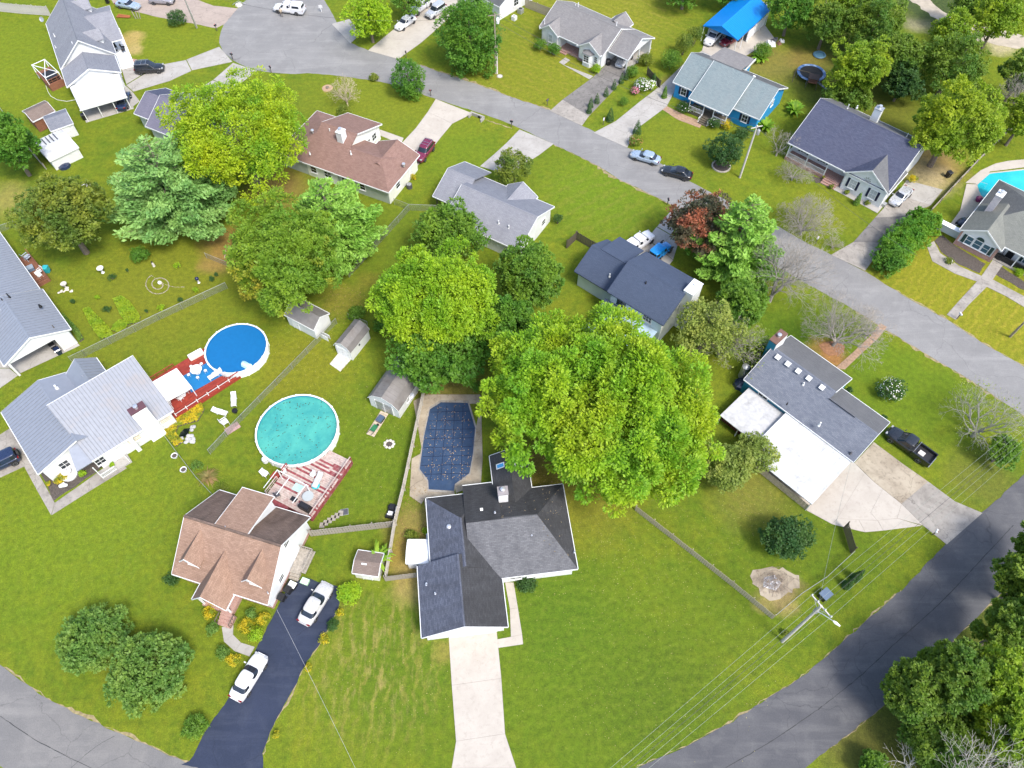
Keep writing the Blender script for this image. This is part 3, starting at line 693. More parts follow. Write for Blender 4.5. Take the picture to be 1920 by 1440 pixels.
class House:
    def __init__(s, name, label, A, B, ez, cat='house', group=None):
        """A, B: two eave corners in the photo at height ez; local x runs from A to B, y away from the front"""
        a, b = G(*A, ez), G(*B, ez)
        s.ang = math.atan2(b.y - a.y, b.x - a.x)
        s.o = Vector((a.x, a.y, 0)); s.ez = ez
        s.u = Vector((math.cos(s.ang), math.sin(s.ang), 0)); s.w = Vector((-s.u.y, s.u.x, 0))
        s.root = thing(name, label, cat, s.o, s.ang, group)
        s.cur = None
    def L(s, px, py, z=0.0):
        p = G(px, py, z) - s.o
        return Vector((p.dot(s.u), p.dot(s.w), z))
    # -- a roof block: gable or hip; the ridge runs along axis
    def block(s, x0, x1, y0, y1, ez, rz, mat, axis='x', ends='gg', wall=None, ov=.4, rf=.5, zb=0.0, fascia=True, norake='', mat2=None, base=None, trim=None, th=.16, openwall=False, cap=True, hipk=1.0):
        if axis == 'x': m = lambda a, b, z: (a, b, z); a0, a1, b0, b1 = x0, x1, y0, y1
        else: m = lambda a, b, z: (b, a, z); a0, a1, b0, b1 = y0, y1, x0, x1
        rb = b0 + (b1 - b0) * rf
        h0 = (rb - b0) * hipk if ends[0] == 'h' else 0; h1 = (b1 - rb) * hipk if ends[1] == 'h' else 0
        ra0, ra1 = a0 + h0, a1 - h1
        def shell(sel):
            mb = MB()
            for k in sel:
                top = {'f': [(a0, b0, ez), (a1, b0, ez), (ra1, rb, rz), (ra0, rb, rz)], 'b': [(a1, b1, ez), (a0, b1, ez), (ra0, rb, rz), (ra1, rb, rz)],
                       'l': [(a0, b1, ez), (a0, b0, ez), (ra0, rb, rz)], 'r': [(a1, b0, ez), (a1, b1, ez), (ra1, rb, rz)]}[k]
                mb.ext([m(*p) for p in top], (0, 0, -th))
            return mb
        hips = ('l' if h0 else '') + ('r' if h1 else '')
        if mat2 is None:
            shell('fb' + hips).build('roof', mat, s.root)
        else:
            shell('f' + (hips if mat2[1] == 'f' else '')).build('roof', mat, s.root)
            shell('b' + (hips if mat2[1] == 'b' else '')).build('roof', mat2[0], s.root)
        # white boards round the edge
        if fascia:
            fm = trim or WHITE
            e, hh = .03, .2
            for b, sg in ((b0, -1), (b1, 1)):
                lo, hi = sorted((b + sg * .004, b + sg * (e + .05)))
                q = [m(a0, lo, 0), m(a1, hi, 0)]
                MB().bx(min(q[0][0], q[1][0]), max(q[0][0], q[1][0]), min(q[0][1], q[1][1]), max(q[0][1], q[1][1]), ez - hh + .02, ez - .015).build('gutter', fm, s.root)
            for a, h, sg in ((a0, h0, -1), (a1, h1, 1)):
                if ('l' if sg < 0 else 'r') in norake: continue
                if h:
                    lo, hi = sorted((a + sg * .004, a + sg * (e + .05)))
                    q = [m(lo, b0, 0), m(hi, b1, 0)]
                    MB().bx(min(q[0][0], q[1][0]), max(q[0][0], q[1][0]), min(q[0][1], q[1][1]), max(q[0][1], q[1][1]), ez - hh + .02, ez - .015).build('gutter', fm, s.root)
                else:
                    for bb in ((b1,) if ('L' if sg < 0 else 'R') in norake else (b0,) if ('k' if sg < 0 else 'K') in norake else (b0, b1)):
                        MB().ext([m(a + sg * .004, bb, ez + .02), m(a + sg * .004, rb, rz + .02), m(a + sg * .004, rb, rz - .2), m(a + sg * .004, bb, ez - .2)], Vector(m(sg * .05, 0, 0))).build('fascia', fm, s.root)
        if cap and (ra1 - ra0) > .6:
            cp = MB()
            sl0, sl1 = (rz - ez) / max(rb - b0, .1), (rz - ez) / max(b1 - rb, .1)
            for sg, sl in ((-1, sl0), (1, sl1)):
                cp.ext([m(ra0, rb, rz + .035), m(ra1, rb, rz + .035), m(ra1, rb + sg * .16, rz + .03 - .16 * sl), m(ra0, rb + sg * .16, rz + .03 - .16 * sl)], (0, 0, -.02))
            cp.build('ridge_cap', mat, s.root)
        # walls
        if wall is not None:
            i0, i1 = a0 + ov, a1 - ov
            c0, c1 = b0 + ov, b1 - ov
            sl0, sl1 = (rz - ez) / max(rb - b0, .1), (rz - ez) / max(b1 - rb, .1)
            w0, w1 = ez + sl0 * ov - th - .01, ez + sl1 * ov - th - .01
            if ends == 'hh': prof = [(c0, zb), (c1, zb), (c1, ez - .05), (c0, ez - .05)]
            else: prof = [(c0, zb), (c1, zb), (c1, w1), (rb, rz - th - .01), (c0, w0)]
            if ends in ('hg', 'gh'):
                MB().ext([m(i0, p[0], p[1]) for p in [(c0, zb), (c1, zb), (c1, ez - .05), (c0, ez - .05)]], Vector(m(i1 - i0, 0, 0))).build('wall', wall, s.root)
                ga = i0 if ends[0] == 'g' else i1 - .1
                MB().ext([m(ga - (.003 if ends[0] == 'g' else -.003), p[0], p[1]) for p in [(c0, ez - .06), (c1, ez - .06), (rb, rz - th - .01)]], Vector(m(.1, 0, 0))).build('gable_wall', wall, s.root)
            else:
                MB().ext([m(i0, p[0], p[1]) for p in prof], Vector(m(i1 - i0, 0, 0))).build('wall', wall, s.root)
            s.cur = (x0 + ov, x1 - ov, y0 + ov, y1 - ov)
            if base:
                MB().bx(s.cur[0] - .03, s.cur[1] + .03, s.cur[2] - .03, s.cur[3] + .03, zb, zb + base[1]).build('foundation', base[0], s.root)
        s.last = (m, a0, a1, b0, b1, ra0, ra1, rb, ez, rz)
    def roofz(s, x, y):
        m, a0, a1, b0, b1, ra0, ra1, rb, ez, rz = s.last
        b = y if m(1, 0, 0)[0] == 1 else x
        return ez + (rz - ez) * ((b - b0) / (rb - b0) if b < rb else (b1 - b) / (b1 - rb))
    def poly(s, pts, mat, th=.12, name='roof'):
        """one roof plane given by local points"""
        return MB().ext([Vector(p) for p in pts], (0, 0, -th)).build(name, mat, s.root)
    def wallbox(s, x0, x1, y0, y1, z0, z1, mat, name='wall'):
        s.cur = (x0, x1, y0, y1)
        return MB().bx(x0, x1, y0, y1, z0, z1).build(name, mat, s.root)
    def _face(s, side, t, rect=None):
        x0, x1, y0, y1 = rect or s.cur
        if side == 'S': return Vector((t, y0, 0)), Vector((1, 0, 0)), Vector((0, -1, 0))
        if side == 'N': return Vector((t, y1, 0)), Vector((-1, 0, 0)), Vector((0, 1, 0))
        if side == 'E': return Vector((x1, t, 0)), Vector((0, 1, 0)), Vector((1, 0, 0))
        return Vector((x0, t, 0)), Vector((0, -1, 0)), Vector((-1, 0, 0))
    def win(s, side, t, zc, w=1.0, h=1.3, cols=1, rows=2, glass=None, frame=None, shut=None, rect=None, sill=True):
        p, T, Nn = s._face(side, t, rect)
        p = p + Vector((0, 0, zc))
        U = Vector((0, 0, 1))
        fw = .09
        mb = MB()
        for sg in (-1, 1):
            mb.obox(p + T * (sg * (w / 2 + fw / 2)) + Nn * .02, T, Nn, fw, .10, h + 2 * fw)
            mb.obox(p + U * (sg * (h / 2 + fw / 2)) + Nn * .02, T, Nn, w - .002, .098, fw)
        for i in range(1, cols):
            mb.obox(p + T * (-w / 2 + w * i / cols) + Nn * .03, T, Nn, .04, .05, h)
        for j in range(1, rows):
            mb.obox(p + U * (-h / 2 + h * j / rows) + Nn * .028, T, Nn, w, .05, .045)
        f = mb.build('window', frame or WHITE, s.root)
        MB().obox(p + Nn * .01, T, Nn, w, .03, h).build('pane', glass or GLASS, f)
        if sill:
            MB().obox(p - U * (h / 2 + fw + .025) + Nn * .06, T, Nn, w + .25, .16, .05).build('sill', frame or WHITE, f)
        if shut:
            for sg in (-1, 1):
                q = MB()
                c = p + T * (sg * (w / 2 + fw + .2)) + Nn * .03
                q.obox(c, T, Nn, .34, .05, h + .1)
                for j in range(6):
                    q.obox(c + U * (-h / 2 + h * (j + .5) / 6) + Nn * .03, T, Nn, .26, .02, h / 9)
                q.build('shutter', shut, s.root)
        return f
    def door(s, side, t, z0=0.1, w=.95, h=2.05, mat=None, rect=None, name='door', panels=True):
        p, T, Nn = s._face(side, t, rect)
        U = Vector((0, 0, 1)); p = p + U * (z0 + h / 2)
        mb = MB().obox(p + Nn * .02, T, Nn, w, .07, h)
        if panels:
            for j in range(3):
                for sg in (-1, 1):
                    mb.obox(p + T * (sg * w * .22) + U * (h * (-.3 + .3 * j)) + Nn * .06, T, Nn, w * .32, .02, h * .2)
        d = mb.build(name, mat or WHITE, s.root)
        MB().obox(p + T * (w * .4) + Nn * .09, T, Nn, .05, .06, .12).build('handle', GREYMETAL, d)
        fr = MB()
        for sg in (-1, 1): fr.obox(p + T * (sg * (w / 2 + .05)) + Nn * .03, T, Nn, .1, .1, h + .1)
        fr.build('door_frame', WHITE, s.root)
    def garage(s, side, t, w=4.8, h=2.15, mat=None, rect=None):
        p, T, Nn = s._face(side, t, rect)
        U = Vector((0, 0, 1))
        d = MB().obox(p + U * (h / 2) + Nn * .02, T, Nn, w, .06, h).build('garage_door', mat or WHITE, s.root)
        for j in range(4):
            MB().obox(p + U * (h * (j + .5) / 4) + Nn * .06, T, Nn, w - .1, .03, h / 4 - .05).build('panel', mat or WHITE, d)
    def chimney(s, x0, x1, y0, y1, z0, z1, mat, capmat=None, flue=True, label=None):
        c = MB().bx(x0, x1, y0, y1, z0, z1).build('chimney', mat, s.root)
        MB().bx(x0 - .06, x1 + .06, y0 - .06, y1 + .06, z1 + .002, z1 + .10).build('chimney_cap', capmat or mat, c)
        if flue:
            MB().lathe([(.2, 0), (.2, .35), (.27, .37), (.27, .45), (.05, .5)], 12, ((x0 + x1) / 2, (y0 + y1) / 2, z1 + .1)).build('flue', ALU, c)
    def vent(s, px, py, z, r=.06, h=.45, mat=None, name='vent_pipe', box=False):
        p = s.L(px, py, z)
        if box: mb = MB().bx(p.x - r, p.x + r, p.y - r, p.y + r, p.z - .15, p.z + h)
        else: mb = MB().lathe([(r * 1.8, -.2), (r * 1.6, .02), (r, .05), (r, h)], 10, p)
        return mb.build(name, mat or ALU, s.root)
    def turbine(s, px, py, z):
        p = s.L(px, py, z)
        MB().lathe([(.16, -.2), (.16, .12), (.24, .16), (.28, .26), (.24, .36), (.1, .42)], 14, p).build('roof_vent', ALU, s.root, smooth=True)
    def skylight(s, px, py, z, w, h, glass, sx, sy, frame=None):
        """sx, sy: slope of the roof plane along local x and y"""
        p = s.L(px, py, z)
        T = Vector((1, 0, sx)).normalized(); V = Vector((0, 1, sy)).normalized(); Nn = T.cross(V)
        mb = MB()
        for sg in (-1, 1):
            mb.obox(p + T * (sg * w / 2) + Nn * .08, T, V, .1, h + .1, .16)
            mb.obox(p + V * (sg * h / 2) + Nn * .08, T, V, w - .1, .1, .158)
        f = mb.build('skylight', frame or WHITE, s.root)
        MB().obox(p + Nn * .10, T, V, w, h, .05).build('pane', glass, f)
    def dish(s, px, py, z, r=.35, az=0.0):
        p = s.L(px, py, z)
        mb = MB().tube([p - Vector((0, 0, .5)), p], .025)
        d = Vector((math.cos(az), math.sin(az), .6)).normalized()
        a = d.cross(Vector((0, 0, 1))).normalized(); b = d.cross(a)
        o = len(mb.v); n = 12
        for rr, dd in ((0.02, -.07), (r * .6, -.04), (r, .03)):
            for k in range(n):
                mb.v.append(tuple(p + d * dd + a * (rr * math.cos(2 * math.pi * k / n)) + b * (rr * math.sin(2 * math.pi * k / n))))
        for i in range(2):
            for k in range(n): mb.f.append((o + i * n + k, o + i * n + (k + 1) % n, o + (i + 1) * n + (k + 1) % n, o + (i + 1) * n + k))
        mb.tube([p - b * r, p + d * .4], .015)
        mb.build('satellite_dish', GREYMETAL, s.root, recalc=False)
    def ribs(s, a, b, c, d, pitch, mat, h=.05, w=.07):
        """standing seams: each runs from edge a-b (top) to edge d-c (bottom)"""
        a, b, c, d = map(Vector, (a, b, c, d))
        n = max(2, int((b - a).length / pitch))
        for i in range(n + 1):
            t = i / n
            p, q = a.lerp(b, t), d.lerp(c, t)
            MB().bar(p + Vector((0, 0, h / 2)), q + Vector((0, 0, h / 2)), w, h).build('seam_rib', mat, s.root)
    def steps(s, x0, x1, y, n, rise, run, mat, d=-1, name='step'):
        """n steps rising towards the house; d: direction (local y) in which they descend"""
        for i in range(n):
            y0 = y + d * run * i; y1 = y + d * run * (i + 1)
            MB().bx(x0, x1, min(y0, y1) + .002, max(y0, y1), 0, rise * (n - i)).build(name, mat, s.root)
    def railing(s, pts, h=.9, z=.5, mat=None, pitch=.14, each=True):
        mat = mat or WHITE
        for p, q in zip(pts[:-1], pts[1:]):
            p, q = Vector((*p, z)), Vector((*q, z))
            n = max(1, int((q - p).length / pitch))
            rl = MB().bar(p + Vector((0, 0, h)), q + Vector((0, 0, h)), .08, .06).bar(p + Vector((0, 0, .1)), q + Vector((0, 0, .1)), .06, .05)
            r = rl.build('railing', mat, s.root)
            bal = MB().bx(-.02, .02, -.02, .02, .12, h - .03).mesh('baluster', mat)
            for i in range(n + 1): link('baluster', bal, r, p.lerp(q, i / n))
    def post(s, x, y, z0, z1, w=.13, mat=None, name='post'):
        return MB().bx(x - w / 2, x + w / 2, y - w / 2, y + w / 2, z0, z1).build(name, mat or WHITE, s.root)
# ------------------------------------------------------------------ the black roofed house in the middle
h = House('house', 'black roofed ranch house with a long pale driveway beside the navy covered pool', (940, 1087), (1086, 1069), 2.7)
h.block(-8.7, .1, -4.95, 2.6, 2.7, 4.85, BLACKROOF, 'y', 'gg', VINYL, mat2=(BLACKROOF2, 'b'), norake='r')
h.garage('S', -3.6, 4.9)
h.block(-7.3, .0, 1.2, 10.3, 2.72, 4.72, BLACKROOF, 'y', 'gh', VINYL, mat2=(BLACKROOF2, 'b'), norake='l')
h.block(-3.1, 8.2, .15, 10.1, 2.74, 5.0, GREYCHARCOAL, 'x', 'gh', VINYL, mat2=(BLACKROOF2, 'b'), rf=.57, hipk=.84, norake='l')
lv = MB()
for _ in range(120):
    x, y = rng.uniform(-2.5, 7.6), rng.uniform(1.2, 9.8)
    if y < 5.6 and x < 5: continue
    z = min(h.roofz(x, y), 2.74 + (8.2 - x) * .62) + .03
    a_, s_ = rng.uniform(0, 3), rng.uniform(.05, .13)
    lv.add([(x + s_ * math.cos(a_), y + s_ * math.sin(a_), z), (x - .4 * s_ * math.sin(a_), y + .4 * s_ * math.cos(a_), z + .03), (x - s_ * math.cos(a_), y - s_ * math.sin(a_), z), (x + .4 * s_ * math.sin(a_), y - .4 * s_ * math.cos(a_), z + .02)], [(0, 1, 2, 3)])
tag(lv.build('roof_leaves', plain('dry_leaf_on_roof', (.17, .135, .085), .9, var=.5, scale=1), h.root, recalc=False), kind='stuff')
h.win('S', 6.0, 1.6, 2.0, 1.1, 2, 1); h.win('S', 3.6, 1.6, 1.4, 1.1, 2, 1); h.win('S', 1.6, 1.5, 1.2, 1.3, 2, 2)
h.win('E', 3.0, 1.6, 1.2, 1.2); h.win('E', 7.2, 1.6, 1.2, 1.2)
h.poly([(-3.12, 5.82, 5.06), (.75, 5.82, 5.06), (.75, 11.35, 2.62), (-3.12, 11.35, 2.62)], BLACKROOF2, .14)
MB().bx(-3.12, .77, 11.36, 11.44, 2.46, 2.64).build('gutter', WHITE, h.root)
h.wallbox(-2.7, .4, 9, 11.0, 0, 2.6, VINYL)
h.block(.35, 4.65, 6.4, 14.7, 2.76, 3.85, BLACKROOF2, 'y', 'gg', VINYL, ov=.3, cap=False, norake='l')
h.skylight(939, 874, 3.2, .95, .55, glossy('blue_skylight_glass', (.06, .32, .62), .1), .5, 0)
h.skylight(971, 871, 3.3, .95, .55, GLASS, -.5, 0)
q = h.L(944, 935, 4.2)
h.chimney(q.x - .55, q.x + .5, q.y - .2, q.y + .75, 2.5, 5.6, WHITEMETAL, plain('grey_chimney_cap', (.26, .24, .25), .6))
h.turbine(842, 989, 3.8); h.vent(857, 987, 3.9, .16, .18, WHITE, 'roof_vent', True); h.vent(903, 956, 4.3, .16, .15, WHITE, 'roof_vent', True)
h.vent(997, 1006, 3.9, .09, .4); h.vent(800, 1096, 3.1, .1, .4); h.vent(816, 1113, 3.6, .07, .35)
h.vent(1077, 1035, 3.0, .07, .3); h.vent(928, 961, 4.7, .07, .25)
MB().bx(-7.7, -7.0, 6.2, 6.9, 0, .8).build('air_conditioner', GREYMETAL, h.root)

# ------------------------------------------------------------------ the tan roofed house with two dormers
h = House('house', 'tan shingled house with two front dormers and a red deck to the round pool', (322, 1076), (517, 1139), 3.0)
h.block(0, 11.2, 0, 10.1, 3.0, 6.75, TANROOF, 'x', 'gg', VINYL, mat2=(BROWNDARK, ''), rf=.515, base=(REDBRICK, .5))
ev = 3.75 / 5.2
h.win('E', 6.1, 4.9, .8, .9); h.win('E', 3.2, 1.9, .8, .9); h.door('E', 6.3, .75)
h.win('S', 1.8, 1.8, 1.2, 1.3, 2, 2); h.win('S', 9.2, 1.8, 1.2, 1.3, 2, 2); h.win('W', 3.5, 1.8, 1.1, 1.3); h.win('W', 7.0, 1.8, 1.1, 1.3)
for cx, w in ((2.1, 2.3), (9.3, 2.3)):
    fy, ze, zr = 1.35, 4.65, 6.25
    yb = (zr - 3.0) / ev; ye = (ze - 3.0) / ev
    for sg in (-1, 1):
        MB().ext([(cx, fy - .25, zr), (cx, yb, zr), (cx + sg * w / 2, ye, ze), (cx + sg * w / 2, fy - .25, ze)], (0, 0, -.1)).build('dormer_roof', TANROOF, h.root)
    MB().ext([(cx - w / 2 + .25, fy, 3.6), (cx + w / 2 - .25, fy, 3.6), (cx + w / 2 - .25, fy, ze + .05), (cx, fy, zr - .12), (cx - w / 2 + .25, fy, ze + .05)], (0, 2.6, 0)).build('dormer_wall', VINYL, h.root)
    for sg in (-1, 1):
        MB().ext([(cx, fy - .26, zr + .03), (cx, fy - .26, zr - .16), (cx + sg * (w / 2 + .02), fy - .26, ze - .16), (cx + sg * (w / 2 + .02), fy - .26, ze + .03)], (0, -.05, 0)).build('dormer_fascia', WHITE, h.root)
    h.win('S', cx, 4.5, .8, .8, 2, 2, rect=(0, 0, fy, 0))
# shed dormer over the back slope
h.poly([(3.55, 5.3, 6.82), (7.35, 5.3, 6.82), (7.35, 10.35, 5.35), (3.55, 10.35, 5.35)], TANROOF, .14, 'dormer_roof')
MB().ext([(3.8, 5.35, 6.6), (3.8, 10.0, 5.3), (3.8, 10.0, 2.9)], (3.3, 0, 0)).build('dormer_wall', VINYL, h.root)
MB().bx(3.5, 7.4, 10.36, 10.43, 5.18, 5.36).build('gutter', WHITE, h.root)
for a in (3.53, 7.37):
    MB().ext([(a, 5.3, 6.85), (a, 10.4, 5.37), (a, 10.4, 5.17), (a, 5.3, 6.65)], (.04, 0, 0)).build('dormer_fascia', WHITE, h.root)
# brown ridge
MB().ext([(0, 5.02, 6.70), (0, 5.38, 6.70), (0, 5.3, 6.84), (0, 5.1, 6.84)], (11.2, 0, 0)).build('ridge_vent', BROWNDARK, h.root)
# entrance porch
h.block(3.35, 7.3, -1.75, 3.3, 2.9, 5.5, TANROOF, 'y', 'gg', None, trim=WHITE, norake='r')
MB().ext([(3.8, -1.45, 2.75), (6.9, -1.45, 2.75), (5.33, -1.45, 5.1)], (0, .1, 0)).build('gable_wall', VINYL, h.root)
MB().bx(3.6, 7.1, -1.6, .35, 0, .7).build('porch_floor', REDBRICK, h.root)
for x in (3.8, 6.9): h.post(x, -1.4, .7, 2.8, .18)
h.door('S', 5.3, .7, rect=(0, 0, .37, 0), mat=plain('oak_door', (.28, .17, .08), .5))
h.steps(5.9, 7.5, -1.6, 4, .17, .32, REDBRICK)
h.railing([(5.9, -1.7), (5.9, -2.8)], .9, .2, DKWOOD, .3)
h.railing([(7.5, -1.7), (7.5, -2.8)], .9, .2, DKWOOD, .3)
# side landing
h.wallbox(10.85, 12.6, 4.7, 7.3, .55, .7, WEATHERED, 'landing'); h.railing([(12.5, 4.8), (12.5, 7.2), (10.9, 7.2)], .9, .7, WEATHERED, .22)
h.steps(10.9, 12.0, 4.7, 3, .22, .3, WEATHERED)
h.vent(503, 1112, 3.7, .06, .3); h.vent(424, 989, 6.6, .05, .35)

# ------------------------------------------------------------------ white house with the pale metal roof
h = House('house', 'white house with a ribbed pale metal roof and a wide white chimney', (147, 880), (321, 772), 3.0)
h.poly([(1.6, 0, 3.0), (11.85, 0, 3.0), (11.85, 7.8, 6.1), (1.2, 7.8, 6.1)], METALROOF, .16)
h.ribs((1.2, 7.8, 6.1), (11.85, 7.8, 6.1), (11.85, 0, 3.0), (1.6, 0, 3.0), .40, RIBMETAL)
MB().ext([(1.9, .4, 0), (1.9, 7.5, 0), (1.9, 7.5, 5.8), (1.9, .4, 2.95)], (9.55, 0, 0)).build('wall', VINYL, h.root)
h.cur = (.4, 11.45, .4, 9.1)
MB().bx(1.58, 11.87, -.09, -.004, 2.82, 2.99).build('gutter', WHITE, h.root)
MB().bx(1.18, 11.9, 7.81, 7.88, 5.8, 6.12).build('fascia', WHITE, h.root)
for a in (11.86,): MB().ext([(a, 0, 3.03), (a, 7.8, 6.13), (a, 7.8, 5.9), (a, 0, 2.82)], (.05, 0, 0)).build('fascia', WHITE, h.root)
TANSH = plain('tan_window_blind', (.52, .44, .32), .6)
h.win('S', 6.5, 1.75, 1.5, .8, 1, 3, TANSH); h.win('S', 10.6, 1.75, 1.3, .8, 1, 3, TANSH); h.door('S', 3.8, .25); h.win('S', 2.2, 1.7, 1.0, 1.1, 2, 2)
h.chimney(7.95, 9.75, -.12, .85, 0, 6.3, WHITEMETAL, plain('maroon_chimney_cap', (.10, .045, .055), .6))
h.block(-3.75, 5.6, 2.5, 13.5, 2.95, 4.5, METALROOF2, 'y', 'gg', VINYL, rf=.57, norake='l')
for q in ([(-3.75, 2.47, 2.97), (1.58, 2.47, 4.52), (1.58, 2.47, 4.3), (-3.75, 2.47, 2.75)],): MB().ext(q, (0, .026, 0)).build('fascia', WHITE, h.root)
m_ = h.last
h.ribs((1.58, 2.5, 4.51), (1.58, 13.5, 4.51), (-3.75, 13.5, 2.96), (-3.75, 2.5, 2.96), .5, RIBMETAL, .03, .04)
h.win('S', -1.2, 1.5, 1.0, 1.2, 2, 2); h.garage('W', 8, 4.6)
h.block(4.3, 8.3, 7.0, 13.2, 3.3, 4.9, METALROOF2, 'y', 'gg', VINYL, ov=.3, norake='l')
h.ribs((6.3, 7.8, 4.91), (6.3, 13.2, 4.91), (8.3, 13.2, 3.31), (8.3, 7.8, 3.31), .5, RIBMETAL, .03, .04)
h.poly([(-.3, -.05, 2.9), (2.0, -.05, 2.9), (2.0, 2.6, 3.95), (.4, 2.6, 3.95)], METALROOF2, .12)
h.wallbox(1.2, 4.8, -.95, .38, 0, .25, CONC_MID, 'porch_floor')
for x in (1.3, 4.6): h.post(x, -.8, .25, 2.9, .1)
h.railing([(1.3, -.85), (3.0, -.85)], .8, .25); h.vent(106, 727, 4.2, .12, .5, WHITE); h.vent(157, 707, 4.4, .06, .4)
MB().bx(5.95, 6.45, -.2, .38, 0, 2.8).build('downspout', WHITE, h.root)

# ------------------------------------------------------------------ metal roof at the left edge
h = House('house', 'white house with a blue grey metal roof and open carport at the left edge', (7, 686), (132, 617), 3.0)
h.block(-8.2, 8.45, 7.5, 24.5, 3.0, 5.5, METALROOF2, 'y', 'gg', VINYL)
h.ribs((.12, 7.5, 5.5), (.12, 24.5, 5.5), (8.45, 24.5, 3.0), (8.45, 7.5, 3.0), .5, RIBMETAL, .03, .04)
h.win('E', 12.0, 1.7, 1.5, 1.2, 2, 2); h.door('E', 15, .5)
h.block(0, 8.7, 0, 9.0, 2.98, 5.0, METALROOF2, 'y', 'gg', None)
h.ribs((4.35, 0, 5.0), (4.35, 9, 5.0), (8.7, 9, 2.98), (8.7, 0, 2.98), .5, RIBMETAL, .03, .04)
h.ribs((4.35, 0, 5.0), (4.35, 9, 5.0), (0, 9, 2.98), (0, 0, 2.98), .5, RIBMETAL, .03, .04)
MB().ext([(.4, .25, 2.85), (8.3, .25, 2.85), (4.35, .25, 4.72)], (0, .12, 0)).build('gable_wall', VINYL, h.root)
h.wallbox(.4, 8.3, .28, .42, 2.5, 2.84, WHITE, 'beam')
h.wallbox(6.6, 8.3, .3, 7.6, 0, 2.9, VINYL); h.wallbox(.4, 8.3, 5.4, 7.6, 0, 2.9, CREAM)
h.post(.5, .35, 0, 2.5, .25); h.post(6.5, .35, 0, 2.5, .2)
h.vent(17, 556, 4.9, .08, .6, BLACK); h.vent(4, 562, 5.0, .06, .3, BLACK); h.vent(75, 574, 4.4, .12, .3, BLACK); h.vent(102, 615, 3.6, .05, .6, DKWOOD)

# ------------------------------------------------------------------ white house, top left
h = House('house', 'long white house with grey gabled roof and dormers at the top left corner', (114, 131), (86, 44), 3.2)
h.block(.2, 15.4, -9.25, 0, 3.2, 7.1, GREYROOF, 'x', 'gg', VINYL, mat2=(LTGREYROOF, ''))
h.win('W', -6.6, 2.0, 1, 1.2)
h.block(-5.15, .15, -8.85, -.05, 3.1, 5.1, GREYROOF, 'x', 'gg', VINYL, mat2=(LTGREYROOF, ''))
h.win('S', -2.2, 1.6, 1.2, 1.2)
h.poly([(-4.8, -.4, 3.0), (-4.8, -8.5, 3.0), (-11.3, -8.2, 2.45), (-11.1, -.8, 2.45)], WHITEROOF, .14)
MB().bx(-11.36, -11.3, -8.3, -.7, 2.28, 2.5).build('fascia', WHITE, h.root)
for y in (-1.0, -3.4, -5.8, -8.0): h.post(-11.0, y, 0, 2.4, .12)
h.wallbox(-11.2, -4.9, -8.4, -.6, 0, .05, CONC_MID, 'patio_floor')
h.block(4.2, 15.8, -11.2, -4.0, 3.25, 5.4, LTGREYROOF, 'y', 'gg', None, norake='r')
h.wallbox(.6, 13.2, -11.2, -8.9, 0, .35, WHITEMETAL, 'porch_floor')
for x in (.8, 4.2, 8.6, 13.0): h.post(x, -11.0, .35, 3.1, .15)
h.steps(.8, 2.4, -11.2, 2, .17, .35, REDBRICK)
for cx in (3.7, 14.3):
    fy, ze, zr, w = -8.1, 5.0, 6.3, 2.6
    sl = 3.9 / 4.62
    for sg in (-1, 1):
        MB().ext([(cx, fy - .3, zr), (cx, -9.25 + (zr - 3.2) / sl, zr), (cx + sg * w / 2, -9.25 + (ze - 3.2) / sl, ze), (cx + sg * w / 2, fy - .3, ze)], (0, 0, -.1)).build('dormer_roof', LTGREYROOF, h.root)
    MB().ext([(cx - 1.05, fy, 3.9), (cx + 1.05, fy, 3.9), (cx + 1.05, fy, ze), (cx, fy, zr - .12), (cx - 1.05, fy, ze)], (0, 2.5, 0)).build('dormer_wall', VINYL, h.root)
    h.win('S', cx, 4.7, .8, .9, 2, 2, rect=(0, 0, fy, 0))
h.dish(78, 36, 3.2, .45, 2.5); h.vent(102, 67, 4.6, .06, .4, WHITE); h.vent(115, 44, 5, .05, .5, WHITE); h.vent(104, 88, 4.2, .05, .3, WHITE)
MB().bx(1.2, 1.8, -3.6, -3.5, 5.3, 6.3).build('aerial', WHITE, h.root)

# ------------------------------------------------------------------ purple grey roof behind the yellow green tree
h = House('house', 'purple grey roofed house mostly hidden behind the big yellow green tree', (262, 232), (372, 276), 3.0)
h.block(1.2, 13.5, 0, 9.6, 3.0, 5.6, PURPLEGREY, 'x', 'gg', VINYLGREY)
h.block(-2.8, 2.6, 1.6, 9.0, 2.9, 4.6, PURPLEGREY, 'x', 'gg', VINYLGREY, mat2=(DKBLUEROOF, ''))
h.vent(300, 210, 3.5, .12, .3, WHITE); h.win('S', -.5, 1.6)

# ------------------------------------------------------------------ brown roofed house
h = House('house', 'reddish brown shingled house with pale walls beside the maroon car', (598.6, 315), (729, 361), 2.8)
h.block(-8, -2.4, .1, 11.3, 2.78, 4.95, BROWNROOF, 'x', 'hg', VINYLGREY, norake='R')
h.block(-3.2, 3.2, .05, 13.0, 2.79, 5.5, BROWNROOF, 'x', 'gg', CREAM, norake='LR')
h.win('E', 10.9, 1.7, 1.0, 1.1, 2, 2, shut=None); h.win('E', 9.3, 1.7, .7, 1.1, 1, 2); h.win('N', 0, 1.7, 1.6, 1.3, 2, 2)
h.block(2.6, 12.2, 0, 8.5, 2.8, 4.55, BROWNROOF, 'x', 'gh', VINYLGREY, hipk=.83, norake='l')
h.win('S', 7.2, 1.6, .9, 1.1); h.win('S', 4.2, 1.6, 1.2, 1.1, 2, 2); h.win('S', 1.0, 1.6, 1.2, 1.1, 2, 2); h.win('S', -1.6, 1.6, 1.0, 1.1)
